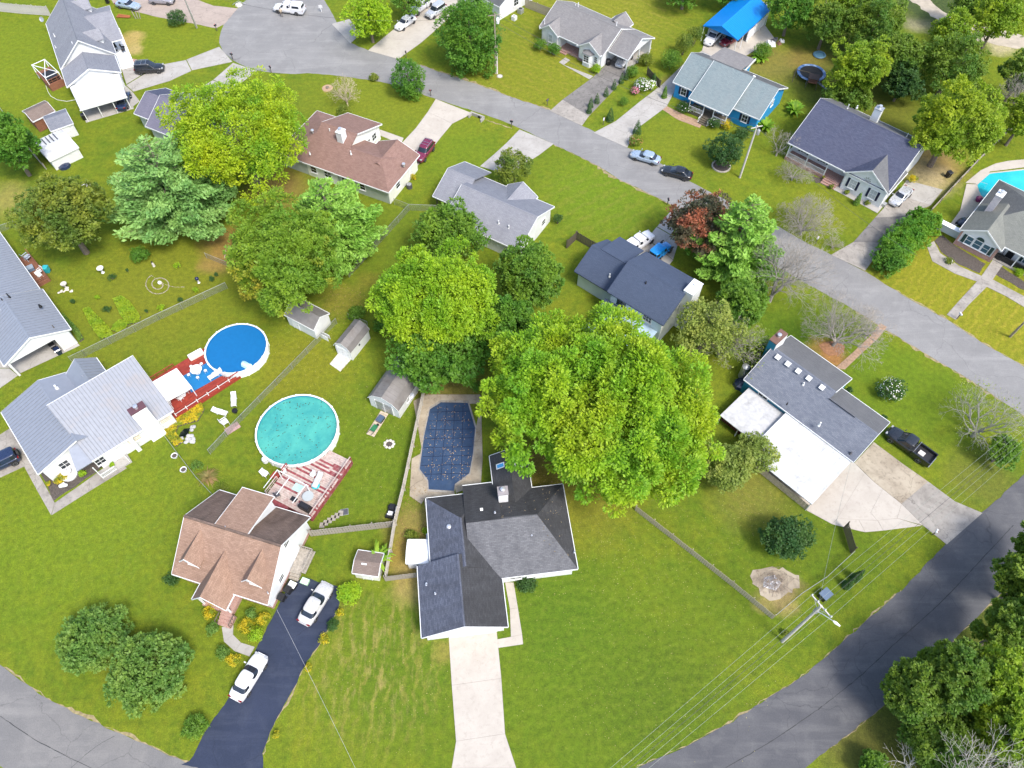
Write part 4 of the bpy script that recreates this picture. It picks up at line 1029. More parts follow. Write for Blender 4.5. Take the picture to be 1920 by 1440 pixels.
h.wallbox(11.81, 11.86, .45, 8.0, 0, 2.7, CREAM); h.door('E', 6.6, .1); h.win('E', 3.0, 1.7, 1.0, 1.0)
h.block(4.9, 12.25, 3.2, 9.2, 2.82, 4.42, BROWNROOF, 'y', 'gg', CREAM, norake='l')
h.garage('N', 9.6, 4.4)
h.wallbox(3.0, 7.5, 7.6, 8.8, 0, .2, CONC_NEW, 'porch_floor')
q = h.L(641, 258, 5.2); h.chimney(q.x - .5, q.x + .5, q.y - .6, q.y + .6, 4, 6.4, VINYL, WHITE, True)
h.turbine(586, 247, 4.6); h.vent(619, 248, 4.9, .07, .7, WHITE); h.vent(658, 288, 4.4, .08, .5, WHITE); h.vent(581, 288, 4.0, .07, .3, WHITE); h.turbine(757, 310, 3.6)

# ------------------------------------------------------------------ grey house with white gable wall
h = House('house', 'grey shingled house with a plain white gable wall behind the leafy trees', (842.5, 383), (984, 445), 2.8)
h.block(.7, 13.4, -2.6, 7.5, 2.8, 5.0, LTGREYROOF, 'x', 'gg', VINYL, mat2=(GREYROOF, ''), norake='k')
h.win('E', 5.0, 1.6, .9, 1.0)
h.block(-3.1, 1.6, .2, 8.9, 2.78, 4.75, LTGREYROOF, 'x', 'gg', None, mat2=(GREYROOF, ''), norake='r')
for x, y in ((-2.7, .6), (-2.7, 8.5), (.4, .6), (-1.0, .6)): h.post(x, y, 0, 2.7, .14, DKWOOD)
h.block(5.2, 10.3, 2.4, 8.0, 2.82, 4.5, LTGREYROOF, 'y', 'gg', VINYL, norake='l')
h.win('N', 7.7, 1.6, 1.5, 1.3, 2, 2)
h.vent(935, 418, 3.9, .07, .5, WHITE); h.vent(954, 428, 3.7, .08, .6, WHITE)
h.wallbox(13.4, 14.6, -.5, .6, 0, .12, WEATHERED, 'step')

# ------------------------------------------------------------------ warm grey house at the top
h = House('house', 'white house with warm grey roof, bay window and open carport', (1012.5, 52.5), (1130, 107), 2.8)
h.block(-.4, 13.5, .3, 10.4, 2.8, 5.35, WARMGREY, 'x', 'gg', None)
h.wallbox(0, 4.2, .6, 10.0, 0, 2.85, VINYL); h.wallbox(8.3, 13.1, .62, 10.0, 0, 2.85, VINYL); h.wallbox(4.19, 8.31, 2.6, 10.01, 0, 2.85, VINYL)
MB().ext([(13.0, .7, 2.8), (13.0, 10.0, 2.8), (13.0, 5.35, 5.15)], (.12, 0, 0)).build('gable_wall', VINYL, h.root)
h.win('S', 6.6, 1.75, 1.0, 1.3, 2, 2, rect=(0, 0, 2.6, 0)); h.door('S', 5.0, .4, rect=(0, 0, 2.6, 0))
h.wallbox(4.2, 8.3, .5, 2.58, 0, .4, REDBRICK, 'porch_floor'); h.steps(4.6, 6.0, .5, 2, .18, .32, REDBRICK)
h.block(.0, 4.1, -.15, 4.5, 2.82, 4.25, WARMGREY, 'y', 'gg', VINYL, cap=False, norake='r'); h.win('S', 2.2, 1.6, .8, 1.3, 1, 2, glass=plain('pale_blind', (.42, .44, .42), .5))
h.block(8.3, 13.2, -.15, 5.0, 2.82, 4.45, WARMGREY, 'y', 'gg', VINYL, cap=False, norake='r')
MB().prism([(9.6, .3), (10.0, -.55), (11.4, -.55), (11.8, .3)], 0, 2.3).build('bay_window', VINYL, h.root)
MB().ext([(9.45, .35, 2.32), (9.9, -.7, 2.32), (11.5, -.7, 2.32), (11.95, .35, 2.32)], (0, 0, .06)).add([(9.45, .35, 2.38), (9.9, -.7, 2.38), (11.5, -.7, 2.38), (11.95, .35, 2.38), (10.7, .3, 2.9)], [(0, 1, 4), (1, 2, 4), (2, 3, 4)]).build('bay_roof', WARMGREY, h.root)
h.win('S', 10.7, 1.5, 1.0, 1.2, 2, 3, rect=(0, 0, -.55, 0)); h.win('S', 12.2, 1.5, .5, 1.1, 2, 3)
h.wallbox(8.35, 11.9, .2, .3, 0, .5, DKBRICK, 'foundation')
h.block(13.55, 17.6, 2.0, 10.35, 2.85, 4.95, WARMGREY, 'x', 'gg', None, rf=.46)
MB().ext([(17.2, 2.5, 2.9), (17.2, 9.9, 2.9), (17.2, 5.8, 4.7)], (.12, 0, 0)).build('gable_wall', VINYL, h.root)
for x, y in ((17.2, 2.4), (17.2, 9.9), (17.2, 6.2)): h.post(x, y, 0, 2.9, .16)
h.wallbox(13.5, 17.4, 9.4, 9.5, 0, 2.7, VINYL)
h.block(8.3, 12.2, 8, 11.6, 2.84, 4.35, WARMGREY, 'y', 'gg', VINYL, cap=False, norake='l')
h.vent(1084, 14, 4.0, .08, .9, WHITE); h.vent(1079, 12, 4.0, .06, .4, WHITE); h.vent(1021, 44, 3.2, .06, .9, WHITE); h.vent(1156, 48, 4.9, .06, .7, WHITE)

# ------------------------------------------------------------------ bright blue house
h = House('house', 'bright blue house with blue grey roof, front porch and white trim', (1266, 152), (1303, 168), 2.9)
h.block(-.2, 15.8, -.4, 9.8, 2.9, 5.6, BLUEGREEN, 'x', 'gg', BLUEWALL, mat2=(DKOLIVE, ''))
h.win('S', 1.9, 1.65, .9, 1.2, 2, 2, shut=NAVY); h.win('S', 13.3, 1.65, .9, 1.2, 2, 2, shut=NAVY)
h.win('E', 5.0, 2.6, .9, .9, 2, 2); h.win('S', 6.0, 1.6, 1.0, 1.2, 2, 2); h.win('S', 9.8, 1.6, 1.2, 1.2, 2, 2); h.door('S', 7.8, .6, mat=plain('dark_door', (.05, .03, .02), .4))
h.poly([(4.0, 4.7, 5.82), (11.25, 4.7, 5.82), (11.25, -2.35, 2.78), (4.0, -2.35, 2.78)], BLUEGREEN, .14)
for a in (3.95, 11.26): MB().ext([(a, 4.7, 5.86), (a, -2.4, 2.8), (a, -2.4, 2.6), (a, 4.7, 5.66)], (.05, 0, 0)).build('fascia', WHITE, h.root)
MB().bx(4.0, 11.25, -2.45, -2.36, 2.58, 2.77).build('gutter', WHITE, h.root)
MB().bx(11.1, 11.5, 4.6, 4.85, 5.8, 6.0).build('ridge_cap', WHITE, h.root)
h.wallbox(4.2, 11.1, -2.2, -.02, 0, .6, DKWOOD, 'porch_floor')
for x in (4.3, 6.9, 8.7, 11.0): h.post(x, -2.1, .6, 2.6, .13)
h.railing([(4.3, -2.15), (6.9, -2.15)], .8, .6); h.railing([(8.7, -2.15), (11.0, -2.15)], .8, .6)
h.steps(7.0, 8.6, -2.2, 4, .15, .35, DKWOOD); h.railing([(6.95, -2.3), (6.95, -3.6)], .85, .1, None, .3); h.railing([(8.65, -2.3), (8.65, -3.6)], .85, .1, None, .3)
h.poly([(1.9, 7.6, 4.05), (7.9, 7.6, 4.05), (7.9, 13.5, 2.95), (1.9, 13.5, 2.95)], WARMGREY, .14)
h.wallbox(2.2, 7.5, 9.0, 13.1, 0, 2.85, BLUEWALL)
MB().bx(7.91, 7.97, 7.6, 13.5, 2.75, 3.2).build('fascia', WHITE, h.root)

# ------------------------------------------------------------------ white house with blue roof and navy shutters
h = House('house', 'white house with dark blue roof, navy shutters and a railed porch', (1477.6, 267), (1668, 363), 3.2)
h.block(0, 16.75, 0, 14.3, 3.2, 7.1, DKBLUEROOF, 'x', 'gg', None, mat2=(SMOOTHGREY, ''), rf=.52)
h.wallbox(.4, 9.9, 2.2, 13.9, 0, 3.25, VINYL); h.wallbox(9.88, 16.35, .5, 13.9, .0, 3.3, VINYL)
MB().ext([(16.2, .5, 3.2), (16.2, 13.9, 3.2), (16.2, 7.44, 6.85)], (.15, 0, 0)).build('gable_wall', VINYL, h.root)
MB().ext([(.45, .6, 3.1), (.45, 13.8, 3.1), (.45, 7.44, 6.8)], (.15, 0, 0)).build('gable_wall', VINYL, h.root)
h.block(9.75, 16.95, -.25, 6.0, 3.18, 5.55, DKBLUEROOF, 'y', 'gg', VINYL, ov=.35, cap=False, mat2=(SMOOTHGREY, 'b'), norake='r')
PALEBLIND = plain('pale_roller_blind', (.40, .42, .44), .5)
for x in (11.6, 14.9): h.win('S', x, 1.7, .95, 1.5, 2, 2, PALEBLIND, shut=NAVY)
st = MB()
for k in range(8):
    a = k * math.pi / 4
    st.obox((13.3 + .36 * math.cos(a), .06, 3.5 + .36 * math.sin(a)), (math.cos(a), 0, math.sin(a)), (0, -1, 0), .34, .04, .10)
st.lathe([(.1, -.02), (.1, .02)], 10, (13.3, .06, 3.5)).build('starburst_ornament', GREYMETAL, h.root)
h.wallbox(.3, 9.75, .15, 2.19, 0, .55, REDBRICK, 'porch_floor')
h.railing([(.4, .3), (3.7, .3), (7.0, .3)], .85, .55); h.railing([(.4, .3), (.4, 2.1)], .85, .55)
for x in (.45, 3.7, 7.0): h.post(x, .3, .55, 3.1, .14)
h.win('S', 2.2, 1.75, .9, 1.3, 2, 2, rect=(0, 0, 2.2, 0), shut=NAVY); h.win('S', 5.6, 1.75, .9, 1.3, 2, 2, rect=(0, 0, 2.2, 0), shut=NAVY); h.door('S', 8.3, .55, rect=(0, 0, 2.2, 0))
h.steps(7.3, 9.6, .15, 3, .16, .35, REDBRICK)
q = h.L(1640, 222, 6.2); h.chimney(q.x - .55, q.x + .55, q.y - .4, q.y + .6, 5, 7.9, VINYL, GREYMETAL)
h.vent(1589, 203, 5.8, .07, .7, WHITE); h.vent(1607, 201, 4.7, .1, .3, WHITE); h.vent(1700, 256, 6.0, .06, .6, WHITE)
h.win('E', 9, 1.8, .9, 1.2); h.wallbox(16.3, 17.2, .7, 1.4, 0, .5, GREYMETAL, 'air_conditioner')

# ------------------------------------------------------------------ house at the right edge with the arched window
h = House('house', 'grey roofed brick trimmed house with arched triple window at the right edge', (1800, 430), (1877, 469), 2.8)
h.block(0, 18, 1.0, 13.8, 2.8, 5.9, OLIVEGREY, 'x', 'hg', None, mat2=(DKOLIVE, 'b'))
h.wallbox(.45, 17.5, 2.6, 13.4, 0, 2.75, VINYL)
h.block(0, 6.1, -.15, 7.0, 2.82, 4.75, OLIVEGREY, 'y', 'gg', VINYL, mat2=None, cap=False, norake='r')
for x, w in ((1.85, .85), (3.05, 1.0), (4.25, .85)): h.win('S', x, 1.65, w, 1.35, 1, 2, GLASSBLUE)
for x in (1.1, 5.0):
    q = MB().obox((x, .2, 1.65), (1, 0, 0), (0, -1, 0), .45, .06, 1.45)
    for j in range(6): q.obox((x, .16, 1.05 + j * .24), (1, 0, 0), (0, -1, 0), .36, .03, .15)
    q.build('shutter', DKGREEN, h.root)
ar = [(3.05 + .55 * math.cos(a), .21, 2.5 + .5 * math.sin(a)) for a in np.linspace(0, math.pi, 9)]
MB().ext(ar, (0, -.08, 0)).build('arched_fanlight', DKGREEN, h.root)
h.wallbox(.3, 5.75, .16, .22, 0, .75, REDBRICK, 'brick_base'); h.wallbox(.3, .55, .14, .3, 0, 2.6, REDBRICK, 'brick_pier'); h.wallbox(5.4, 5.78, .14, .3, 0, 2.6, REDBRICK, 'brick_pier')
h.wallbox(5.8, 18, .9, 2.6, 0, .2, CONC_OLD, 'porch_floor'); h.cur = (0, 18, 2.6, 13)
h.win('S', 9.6, 1.4, 1.0, 1.6, 1, 2, GLASSBLUE, shut=DKGREEN); h.win('S', 12.6, 1.4, 1.0, 1.6, 1, 2, GLASSBLUE, shut=DKGREEN); h.door('S', 7.3, .2, mat=BLACK)
for x in (8.4, 11.2): h.post(x, 1.2, .2, 2.7, .14)
MB().bx(5.95, 17.9, 1.3, 1.36, .2, 1.0).build('porch_railing', BLACK, h.root)
q = h.L(1862, 384, 4.7); h.chimney(q.x - .45, q.x + .45, q.y - .5, q.y + .9, 3, 6.6, brickm('pale_stone_brick', (.42, .38, .40), (.5, .45, .46), (.55, .52, .5), .4, .2), WHITE)
h.wallbox(-2.9, .42, 1.4, 1.5, 0, 1.8, WHITE, 'side_gate')
h.wallbox(-2.6, .2, .6, 1.38, 1.75, 1.83, WHITEMETAL, 'side_canopy')

# ------------------------------------------------------------------ navy roofed split level
h = House('house', 'navy roofed split level house with pale blue siding between the tall trees', (1139, 546), (1233, 603), 4.8)
h.block(0, 8.7, 0, 9.0, 4.8, 7.0, NAVYROOF, 'x', 'gg', VINYLBLUE, trim=NAVYROOF, rf=.48)
h.win('S', 2.1, 3.7, 1.2, 1.0, 3, 2, frame=DKGREEN); h.win('S', 6.2, 3.7, 1.2, 1.0, 3, 2); h.wallbox(8.31, 8.36, .42, 8.5, 0, 4.9, VINYL)
h.block(-6.3, .25, 1.4, 9.0, 3.0, 4.95, NAVYROOF, 'x', 'gg', VINYLBLUE, trim=NAVYROOF)
h.poly([(-5.0, 5.25, 5.05), (-.9, 5.25, 5.05), (-.9, 10.1, 3.55), (-5.0, 10.1, 3.55)], NAVYROOF, .14)
h.wallbox(-4.7, -1.2, 7.5, 9.75, 0, 3.4, VINYLBLUE); h.garage('N', -3.0, 2.8)
h.chimney(8.4, 9.7, 4.4, 6.8, 0, 7.3, VINYL, WHITE, False)
MB().lathe([(.25, 7.38), (.25, 7.6), (.18, 7.64)], 14, (9.1, 6.0, 0)).build('flue', WHITE, h.root)
h.poly([(-.3, -.75, 2.45), (1.75, -.75, 2.45), (1.75, .4, 2.75), (-.3, .4, 2.75)], NAVYROOF, .1, 'awning')
PALEBLUEROOF = plain('pale_blue_membrane', (.34, .45, .54), .5, var=.06, grime=(.25, .30, .30), gscale=.5)
h.poly([(.0, -5.6, 2.15), (8.0, -5.6, 2.15), (8.0, .38, 2.42), (.0, .38, 2.42)], PALEBLUEROOF, .12, 'patio_roof')
for x in (.2, 4, 7.8): h.post(x, -5.4, 0, 2.05, .12)
h.vent(1143, 518, 4.0, .08, .5, WHITE); h.vent(1211, 530, 6.5, .06, .3, BLACK)

STREAKROOF = plain('streaked_pale_roof', (.42, .42, .42), .6, var=.15, grime=(.22, .22, .22), gscale=.8)
# ------------------------------------------------------------------ teal house with the white patio roof
h = House('house', 'teal house with slate blue roof and a broad white patio roof', (1396, 712), (1600, 866), 2.8)
h.block(-.1, 9.0, 0, 9.85, 2.8, 5.0, SLATEBLUE, 'x', 'gg', TEALWALL, mat2=(SMOOTHGREY, ''), norake='r', ov=.15)
MB().ext([(9.01, 9.85, 2.82), (9.01, 4.925, 5.02), (9.01, 4.925, 4.8), (9.01, 9.85, 2.6)], (.05, 0, 0)).build('fascia', WHITE, h.root)
h.win('S', 2.9, 2.2, 1.2, .45, 2, 1); h.win('S', 7.0, 2.2, 1.1, .45, 2, 1)
h.block(8.7, 15.6, .02, 7.75, 2.79, 4.56, SLATEBLUE, 'x', 'gg', TEALWALL, norake='l', mat2=(SMOOTHGREY, ''))
h.win('E', 4, 1.7, 1.4, 1.2)
h.poly([(.9, -5.6, 1.75), (6.25, -5.6, 1.75), (6.25, .1, 1.95), (.9, .1, 1.95)], STREAKROOF, .12, 'patio_roof')
h.poly([(6.26, -7.55, 2.15), (15.35, -7.55, 2.15), (15.35, -.02, 2.55), (6.26, -.02, 2.55)], WHITEROOF, .12, 'patio_roof')
h.ribs((6.5, -.1, 2.55), (15.2, -.1, 2.55), (15.2, -7.5, 2.16), (6.5, -7.5, 2.16), .9, WHITEROOF, .02, .04)
MAROON = plain('maroon_panel', (.085, .012, .012), .7, var=.2)
for k in range(20): MB().bx(1.05 + k * .26, 1.28 + k * .26, -5.0, -4.95, .1, 1.66).build('panel', MAROON, h.root)
for x in (1.0, 3.6): h.post(x, -5.5, 0, 1.65, .1)
h.post(6.4, -7.4, 0, 2.1, .1); h.post(15.2, -7.4, 0, 2.1, .1)
for k in range(18): MB().bx(8.0 + k * .4, 8.37 + k * .4, -7.35, -7.3, 0, 1.25).build('board', PALEWOOD, h.root)
h.wallbox(1.0, 6.3, -4.9, .3, 0, .06, CONC_NEW, 'patio_floor'); h.wallbox(6.31, 15.3, -7.2, .3, 0, .06, CONC_NEW, 'patio_floor')
h.chimney(-.75, .25, 4.6, 6.9, 0, 6.1, TEALWALL, plain('brown_chimney_cap', (.14, .075, .055), .6))
MB().bx(.26, .31, 4.6, 6.9, 3, 6.1).build('chimney_side', VINYL, h.root)
for px, py in ((488, 247), (565, 299), (645, 354), (727, 410), (828, 480)):
    p = h.L(1340 + px / 4.114, 610 + py / 4.114, 4.3)
    h.skylight(1340 + px / 4.114, 610 + py / 4.114, 2.8 + .449 * p.y, .5, .5, plain('white_skylight_dome', (.8, .8, .78), .3), 0, .449)
h.vent(1536, 797, 4.0, .09, .6, WHITE); h.vent(1506, 721, 4.4, .09, .4, WHITE); h.vent(1476, 757, 3.9, .06, .3, BLACK); h.vent(1595, 850, 3.1, .1, .3, DKGREY)
MB().lathe([(.5, 0), (.5, 2.2), (.1, 2.5)], 14, (-1.2, 2.2, 0)).build('water_tank', GREYMETAL, h.root, smooth=True)
MB().bx(8.9, 12.5, 3.75, 3.82, 4.66, 4.74).build('ridge_vent', BLACK, h.root)

# ------------------------------------------------------------------ house cut by the top edge
h = House('house', 'white house with blue garage doors cut by the top edge', (862, -2), (937, 38), 0)
w_ = h.L(937, 38, 0).x
h.block(0, w_ + .4, -.4, 13, 2.9, 5.9, DKOLIVE, 'x', 'gg', VINYL)
h.win('E', 4.5, 1.6, 1.2, 1.2, 2, 2)
BLUEDOOR = plain('blue_garage_door', (.22, .36, .58), .5)
h.block(-9.5, .3, 2.0, 11, 2.8, 5.0, WARMGREY, 'x', 'gg', plain('pale_blue_wall', (.40, .50, .62), .6))
h.garage('S', -6.6, 3.0, mat=BLUEDOOR); h.garage('S', -2.6, 3.0, mat=BLUEDOOR)
# ------------------------------------------------------------------ sheds and carports
def shed(name, label, A, B, C, ez, rz, roof, wall, style='gable', axis='y', door='S', cat='shed', ov=.12, open_=False):
    h = House(name, label, A, B, ez, cat)
    x1 = h.L(B[0], B[1], ez).x; y1 = h.L(C[0], C[1], ez).y
    h.x1, h.y1 = x1, y1
    if style == 'gable':
        h.block(0, x1, 0, y1, ez, rz, roof, axis, 'gg', None if open_ else wall, ov=ov, th=.08, cap=False)
    else:
        P = [(0, ez), (.17 * x1, ez + (rz - ez) * .62), (x1 / 2, rz), (.83 * x1, ez + (rz - ez) * .62), (x1, ez)]
        for a, b in zip(P[:-1], P[1:]):
            h.poly([(a[0], 0, a[1]), (b[0], 0, b[1]), (b[0], y1, b[1]), (a[0], y1, a[1])], roof, .06)
        MB().ext([(ov, .12, 0), (x1 - ov, .12, 0)] + [(min(max(p[0], ov), x1 - ov), .12, p[1] - .09) for p in P[::-1]], (0, y1 - .24, 0)).build('wall', wall, h.root)
        h.cur = (ov, x1 - ov, .12, y1 - .12)
        tr = MB()
        for a, b in zip(P[:-1], P[1:]):
            for yy in (-.03, y1 + .004): tr.ext([(a[0], yy, a[1] + .02), (b[0], yy, b[1] + .02), (b[0], yy, b[1] - .12), (a[0], yy, a[1] - .12)], (0, .026, 0))
        tr.build('fascia', WHITE, h.root)
    return h

h = shed('shed', 'small barn roofed white shed with weathered grey metal roof on the lawn', (625, 647), (657, 662), (665, 605), 1.9, 3.1, RUSTYMETAL, VINYL, 'gambrel')
for k in (-1, 1): h.door('S', h.x1 / 2 + k * .42, .1, .8, 1.8)
h.ribs((h.x1 / 2, 0, 3.1), (h.x1 / 2, h.y1, 3.1), (h.x1 * .83, h.y1, 2.64), (h.x1 * .83, 0, 2.64), .6, RUSTYMETAL, .03, .03)
h.ribs((h.x1 / 2, 0, 3.1), (h.x1 / 2, h.y1, 3.1), (h.x1 * .17, h.y1, 2.64), (h.x1 * .17, 0, 2.64), .6, RUSTYMETAL, .03, .03)
MB().lathe([(.16, 0), (.16, .06)], 10, (0, 0, 0)).build('vent', BLACK, h.root).matrix_local = Matrix.Translation((h.x1 - .1, h.y1 * .45, 1.3)) @ Matrix.Rotation(math.pi / 2, 4, 'Y')
MB().prism([(h.x1 * .1, -1.8), (h.x1 * .8, -2.1), (h.x1 * .85, .1), (h.x1 * .1, .1)], 0, .1).build('ramp', STONE, h.root)
h = shed('shed', 'long barn roofed white shed with double doors beside the wooden fence', (689, 745), (747, 771), (733, 667), 2.0, 3.5, RUSTYMETAL, VINYL, 'gambrel')
for k in (-1, 1): h.door('S', h.x1 / 2 + k * .6, .1, 1.15, 1.95, mat=GREYMETAL)
h.ribs((h.x1 / 2, 0, 3.5), (h.x1 / 2, h.y1, 3.5), (h.x1 * .83, h.y1, 2.93), (h.x1 * .83, 0, 2.93), .6, RUSTYMETAL, .03, .03)
h.ribs((h.x1 / 2, 0, 3.5), (h.x1 / 2, h.y1, 3.5), (h.x1 * .17, h.y1, 2.93), (h.x1 * .17, 0, 2.93), .6, RUSTYMETAL, .03, .03)
h.dish(769, 741, 1.6, .5, -.6); h.dish(766, 725, 1.4, .35, -.6)
h.win('E', h.y1 * .35, 1.3, .6, .6)
h = shed('shed', 'small brown roofed shed beside the wooden fence and leafy shrub', (660, 1074), (709, 1081), (670, 1031), 1.9, 2.35, BROWNSHED, CREAM, 'gable', 'x')
h.door('S', h.x1 * .5, .1, .9, 1.7); MB().bx(h.x1 * .3, h.x1 * .5, h.y1 * .35, h.y1 * .42, 2.3, 2.36).build('roof_vent', WHITE, h.root)
h = shed('shed', 'white metal storage shed against the black roofed house', (761, 1056), (803, 1056), (761, 1012), 1.9, 2.15, WHITEMETAL, WHITEMETAL, 'gable', 'x')
h.ribs((0, h.y1 / 2, 2.15), (h.x1, h.y1 / 2, 2.15), (h.x1, 0, 1.9), (0, 0, 1.9), .55, WHITEMETAL, .03, .04); h.ribs((0, h.y1 / 2, 2.15), (h.x1, h.y1 / 2, 2.15), (h.x1, h.y1, 1.9), (0, h.y1, 1.9), .55, WHITEMETAL, .03, .04)
for k in (-1, 1): h.door('S', h.x1 / 2 + k * .5, .05, .9, 1.7, mat=WHITEMETAL, panels=False)
h = shed('shed', 'white shed half hidden under the autumn tinted tree by the pool', (533, 590), (588, 619), (556, 556), 2.2, 3.2, RUSTYMETAL, VINYL, 'gable', 'x')
h.door('S', h.x1 * .3, .1, .9, 1.8); MB().bx(h.x1 + .1, h.x1 + 1.4, .6, .66, 0, .9).bx(h.x1 + .1, h.x1 + 1.4, 1.0, 1.06, 0, .8).build('leaning_pallet', WHITE, h.root)
h = shed('shed', 'brown roofed shed behind the grey roofed shed at the left', (61, 228), (103, 208), (46, 206), 2.2, 2.9, BROWNSHED, BROWNWOOD, 'gable', 'x')
h = shed('shed', 'grey roofed shed with white trim between the brown and white roofed sheds', (95, 246), (137, 231), (73, 221), 2.3, 3.1, GREYROOF, VINYL, 'gable', 'x')
h.door('S', h.x1 * .6, .1)
h = shed('shed', 'low shed with a plain white flat panelled roof near the pine', (93, 302), (147, 276), (64, 266), 2.0, 2.4, WHITEROOF, VINYL, 'gable', 'x')
for k in range(4): MB().bx(h.x1 * (.25 + .13 * k), h.x1 * (.29 + .13 * k), h.y1 * .58, h.y1 * .9, 2.32, 2.36).build('roof_slot', DKGREY, h.root)
h = House('carport', 'bright blue metal carport over two cars', (1319, 48), (1379, 73), 3.0, 'carport')
h.block(0, 6.9, 0, 12.2, 3.0, 4.25, BLUEMETAL, 'y', 'gg', None, trim=BLUEMETAL, th=.06, cap=True)
h.ribs((3.45, 0, 4.26), (3.45, 12.2, 4.26), (6.9, 12.2, 3.01), (6.9, 0, 3.01), .45, BLUEMETAL, .025, .04)
h.ribs((3.45, 0, 4.26), (3.45, 12.2, 4.26), (0, 12.2, 3.01), (0, 0, 3.01), .45, BLUEMETAL, .025, .04)
MB().ext([(.1, .1, 2.95), (6.8, .1, 2.95), (3.45, .1, 4.15)], (0, .06, 0)).build('gable_panel', BLUEMETAL, h.root)
for y in np.linspace(.15, 12, 6):
    for x in (.12, 6.78): h.post(x, y, 0, 2.95, .09, WHITEMETAL)
h.wallbox(6.55, 6.62, 5.0, 12.0, .1, 1.9, WHITEMETAL, 'side_panel')

# ------------------------------------------------------------------ pools
def waterm(name, c1, c2, rough=.06, sc=.35, bump=.08):
    m, nt, b, tc = newmat(name, rough, 0, .5)
    n = _noise(nt, tc.outputs['Object'], sc, 6, .65, .8)
    n2 = _noise(nt, tc.outputs['Object'], 2.2, 5, .7)
    c = _mix(nt, _map(nt, n, .36, .64), c1, c2)
    c = _mix(nt, _map(nt, n2, .5, .75, 0, .4), c, cm(c1, 1.25))
    nt.links.new(c, b.inputs['Base Color'])
    _bump(nt, b, _noise(nt, tc.outputs['Object'], 3.0, 3), bump, .05)
    return m
SPECK = plain('fallen_leaf_brown', (.035, .04, .02), .9, var=.5, scale=1)

def round_pool(label, px, py, r, water, cover=False, specks=0):
    c = G(px, py, 1.2); c.z = 0
    t = thing('swimming_pool', label, 'pool', c)
    n = 18
    MB().lathe([(r, 0), (r, 1.22)], 72, cap0=False, cap1=False).build('wall', WHITEMETAL, t, smooth=True)
    LINER = plain('pool_liner', (.03, .22, .34), .4)
    MB().lathe([(r - .04, 0.02), (r - .04, 1.2)], 72, cap0=False, cap1=False).build('liner', LINER, t, smooth=True)
    MB().lathe([(r - .05, .8), (r - .05, 1.05 if cover else .86)], 72).build('cover' if cover else 'water', water, t)
    rp = MB()
    for j in range(4):
        pass
    a1 = 2 * math.pi / n
    k0 = [(math.cos(a), math.sin(a)) for a in np.linspace(.012, a1 - .012, 5)]
    pl = [((r + .10) * c_, (r + .10) * s_) for c_, s_ in k0] + [((r - .10) * c_, (r - .10) * s_) for c_, s_ in k0[::-1]]
    plate = MB().prism(pl, 1.2, 1.26).mesh('rim_plate', WHITE)
    up = MB().bx(r + .004, r + .09, -.09, .09, 0, 1.205).mesh('upright', WHITE)
    cap = MB().bx(r - .13, r + .14, -.10, .10, 1.262, 1.30).mesh('rim_cap', WHITE)
    for k in range(n):
        link('rim_plate', plate, t, rz=a1 * k); link('upright', up, t, rz=a1 * k); link('rim_cap', cap, t, rz=a1 * k)
    if specks:
        mb = MB()
        top = .868
        for _ in range(specks):
            a, q = rng.uniform(0, 7), (r - .2) * math.sqrt(rng.random()); s = rng.uniform(.05, .14); d = rng.uniform(0, 3)
            x, y = q * math.cos(a), q * math.sin(a)
            mb.add([(x + s * math.cos(d), y + s * math.sin(d), top), (x - .5 * s * math.sin(d), y + .5 * s * math.cos(d), top), (x - s * math.cos(d), y - s * math.sin(d), top), (x + .5 * s * math.sin(d), y - .5 * s * math.cos(d), top)], [(0, 1, 2, 3)])
        tag(mb.build('floating_leaves', SPECK, t, recalc=False), kind='stuff')
    return t, c
pool_a, PA = round_pool('round white walled pool with a bright blue cover', 443, 653, 3.95, plain('blue_solar_cover', (.004, .115, .30), .45, var=.06, bump=.1), True)
MB().tube([(1.3, -2.2, 1.05), (1.5, -2.5, 1.2), (2.1, -2.9, 1.22), (2.5, -2.7, 1.1)], [.3, .45, .45, .25], 8).build('pool_step', plain('pale_blue_plastic', (.42, .66, .72), .4), pool_a, smooth=True)
for k in (0,): MB().tube([(-1.2, 3.9, .2), (-.5, 4.5, .3), (.3, 4.2, .5), (.5, 3.95, 1.2)], .05).build('hose', WHITE, pool_a, smooth=True)
pool_b, PB = round_pool('large round white walled pool with murky turquoise water', 557, 805, 4.9, waterm('murky_turquoise_water', (.07, .34, .28), (.035, .24, .23), sc=.3), False, 150)

# covered in-ground pool
cov = [(827, 755), (877, 756), (891, 803), (887, 850), (880, 888), (853, 908), (851, 921), (804, 918), (803, 901), (787, 880), (795, 820), (806, 768)]
P = GP(cov); c0 = sum(P, Vector()) / len(P); c0.z = 0
t = thing('swimming_pool', 'in ground pool under a navy safety cover with crossing straps', 'pool', c0)
COVER = plain('navy_pool_cover', (.024, .050, .105), .6, var=.18, scale=.8, grime=(.042, .07, .12), gscale=.9)
MB().prism([p - c0 for p in P], .0, .09).build('cover', COVER, t)
MB().prism([(p - c0) * 1.05 for p in P], .0, .075).build('coping', CONC_OLD, t)
STRAP = plain('dark_strap', (.008, .018, .05), .6)
for k in range(1, 5):   # long straps
    f = k / 5
    a = G(808 + (877 - 808) * f, 757, .1).lerp(G(806 + (890 - 806) * f, 765, .1), .5); b = G(788 + (884 - 788) * f, 900, .1)
    MB().bar(Vector((a.x, a.y, .092)) - c0, Vector((b.x, b.y, .092)) - c0, .07, .014).build('strap', STRAP, t)
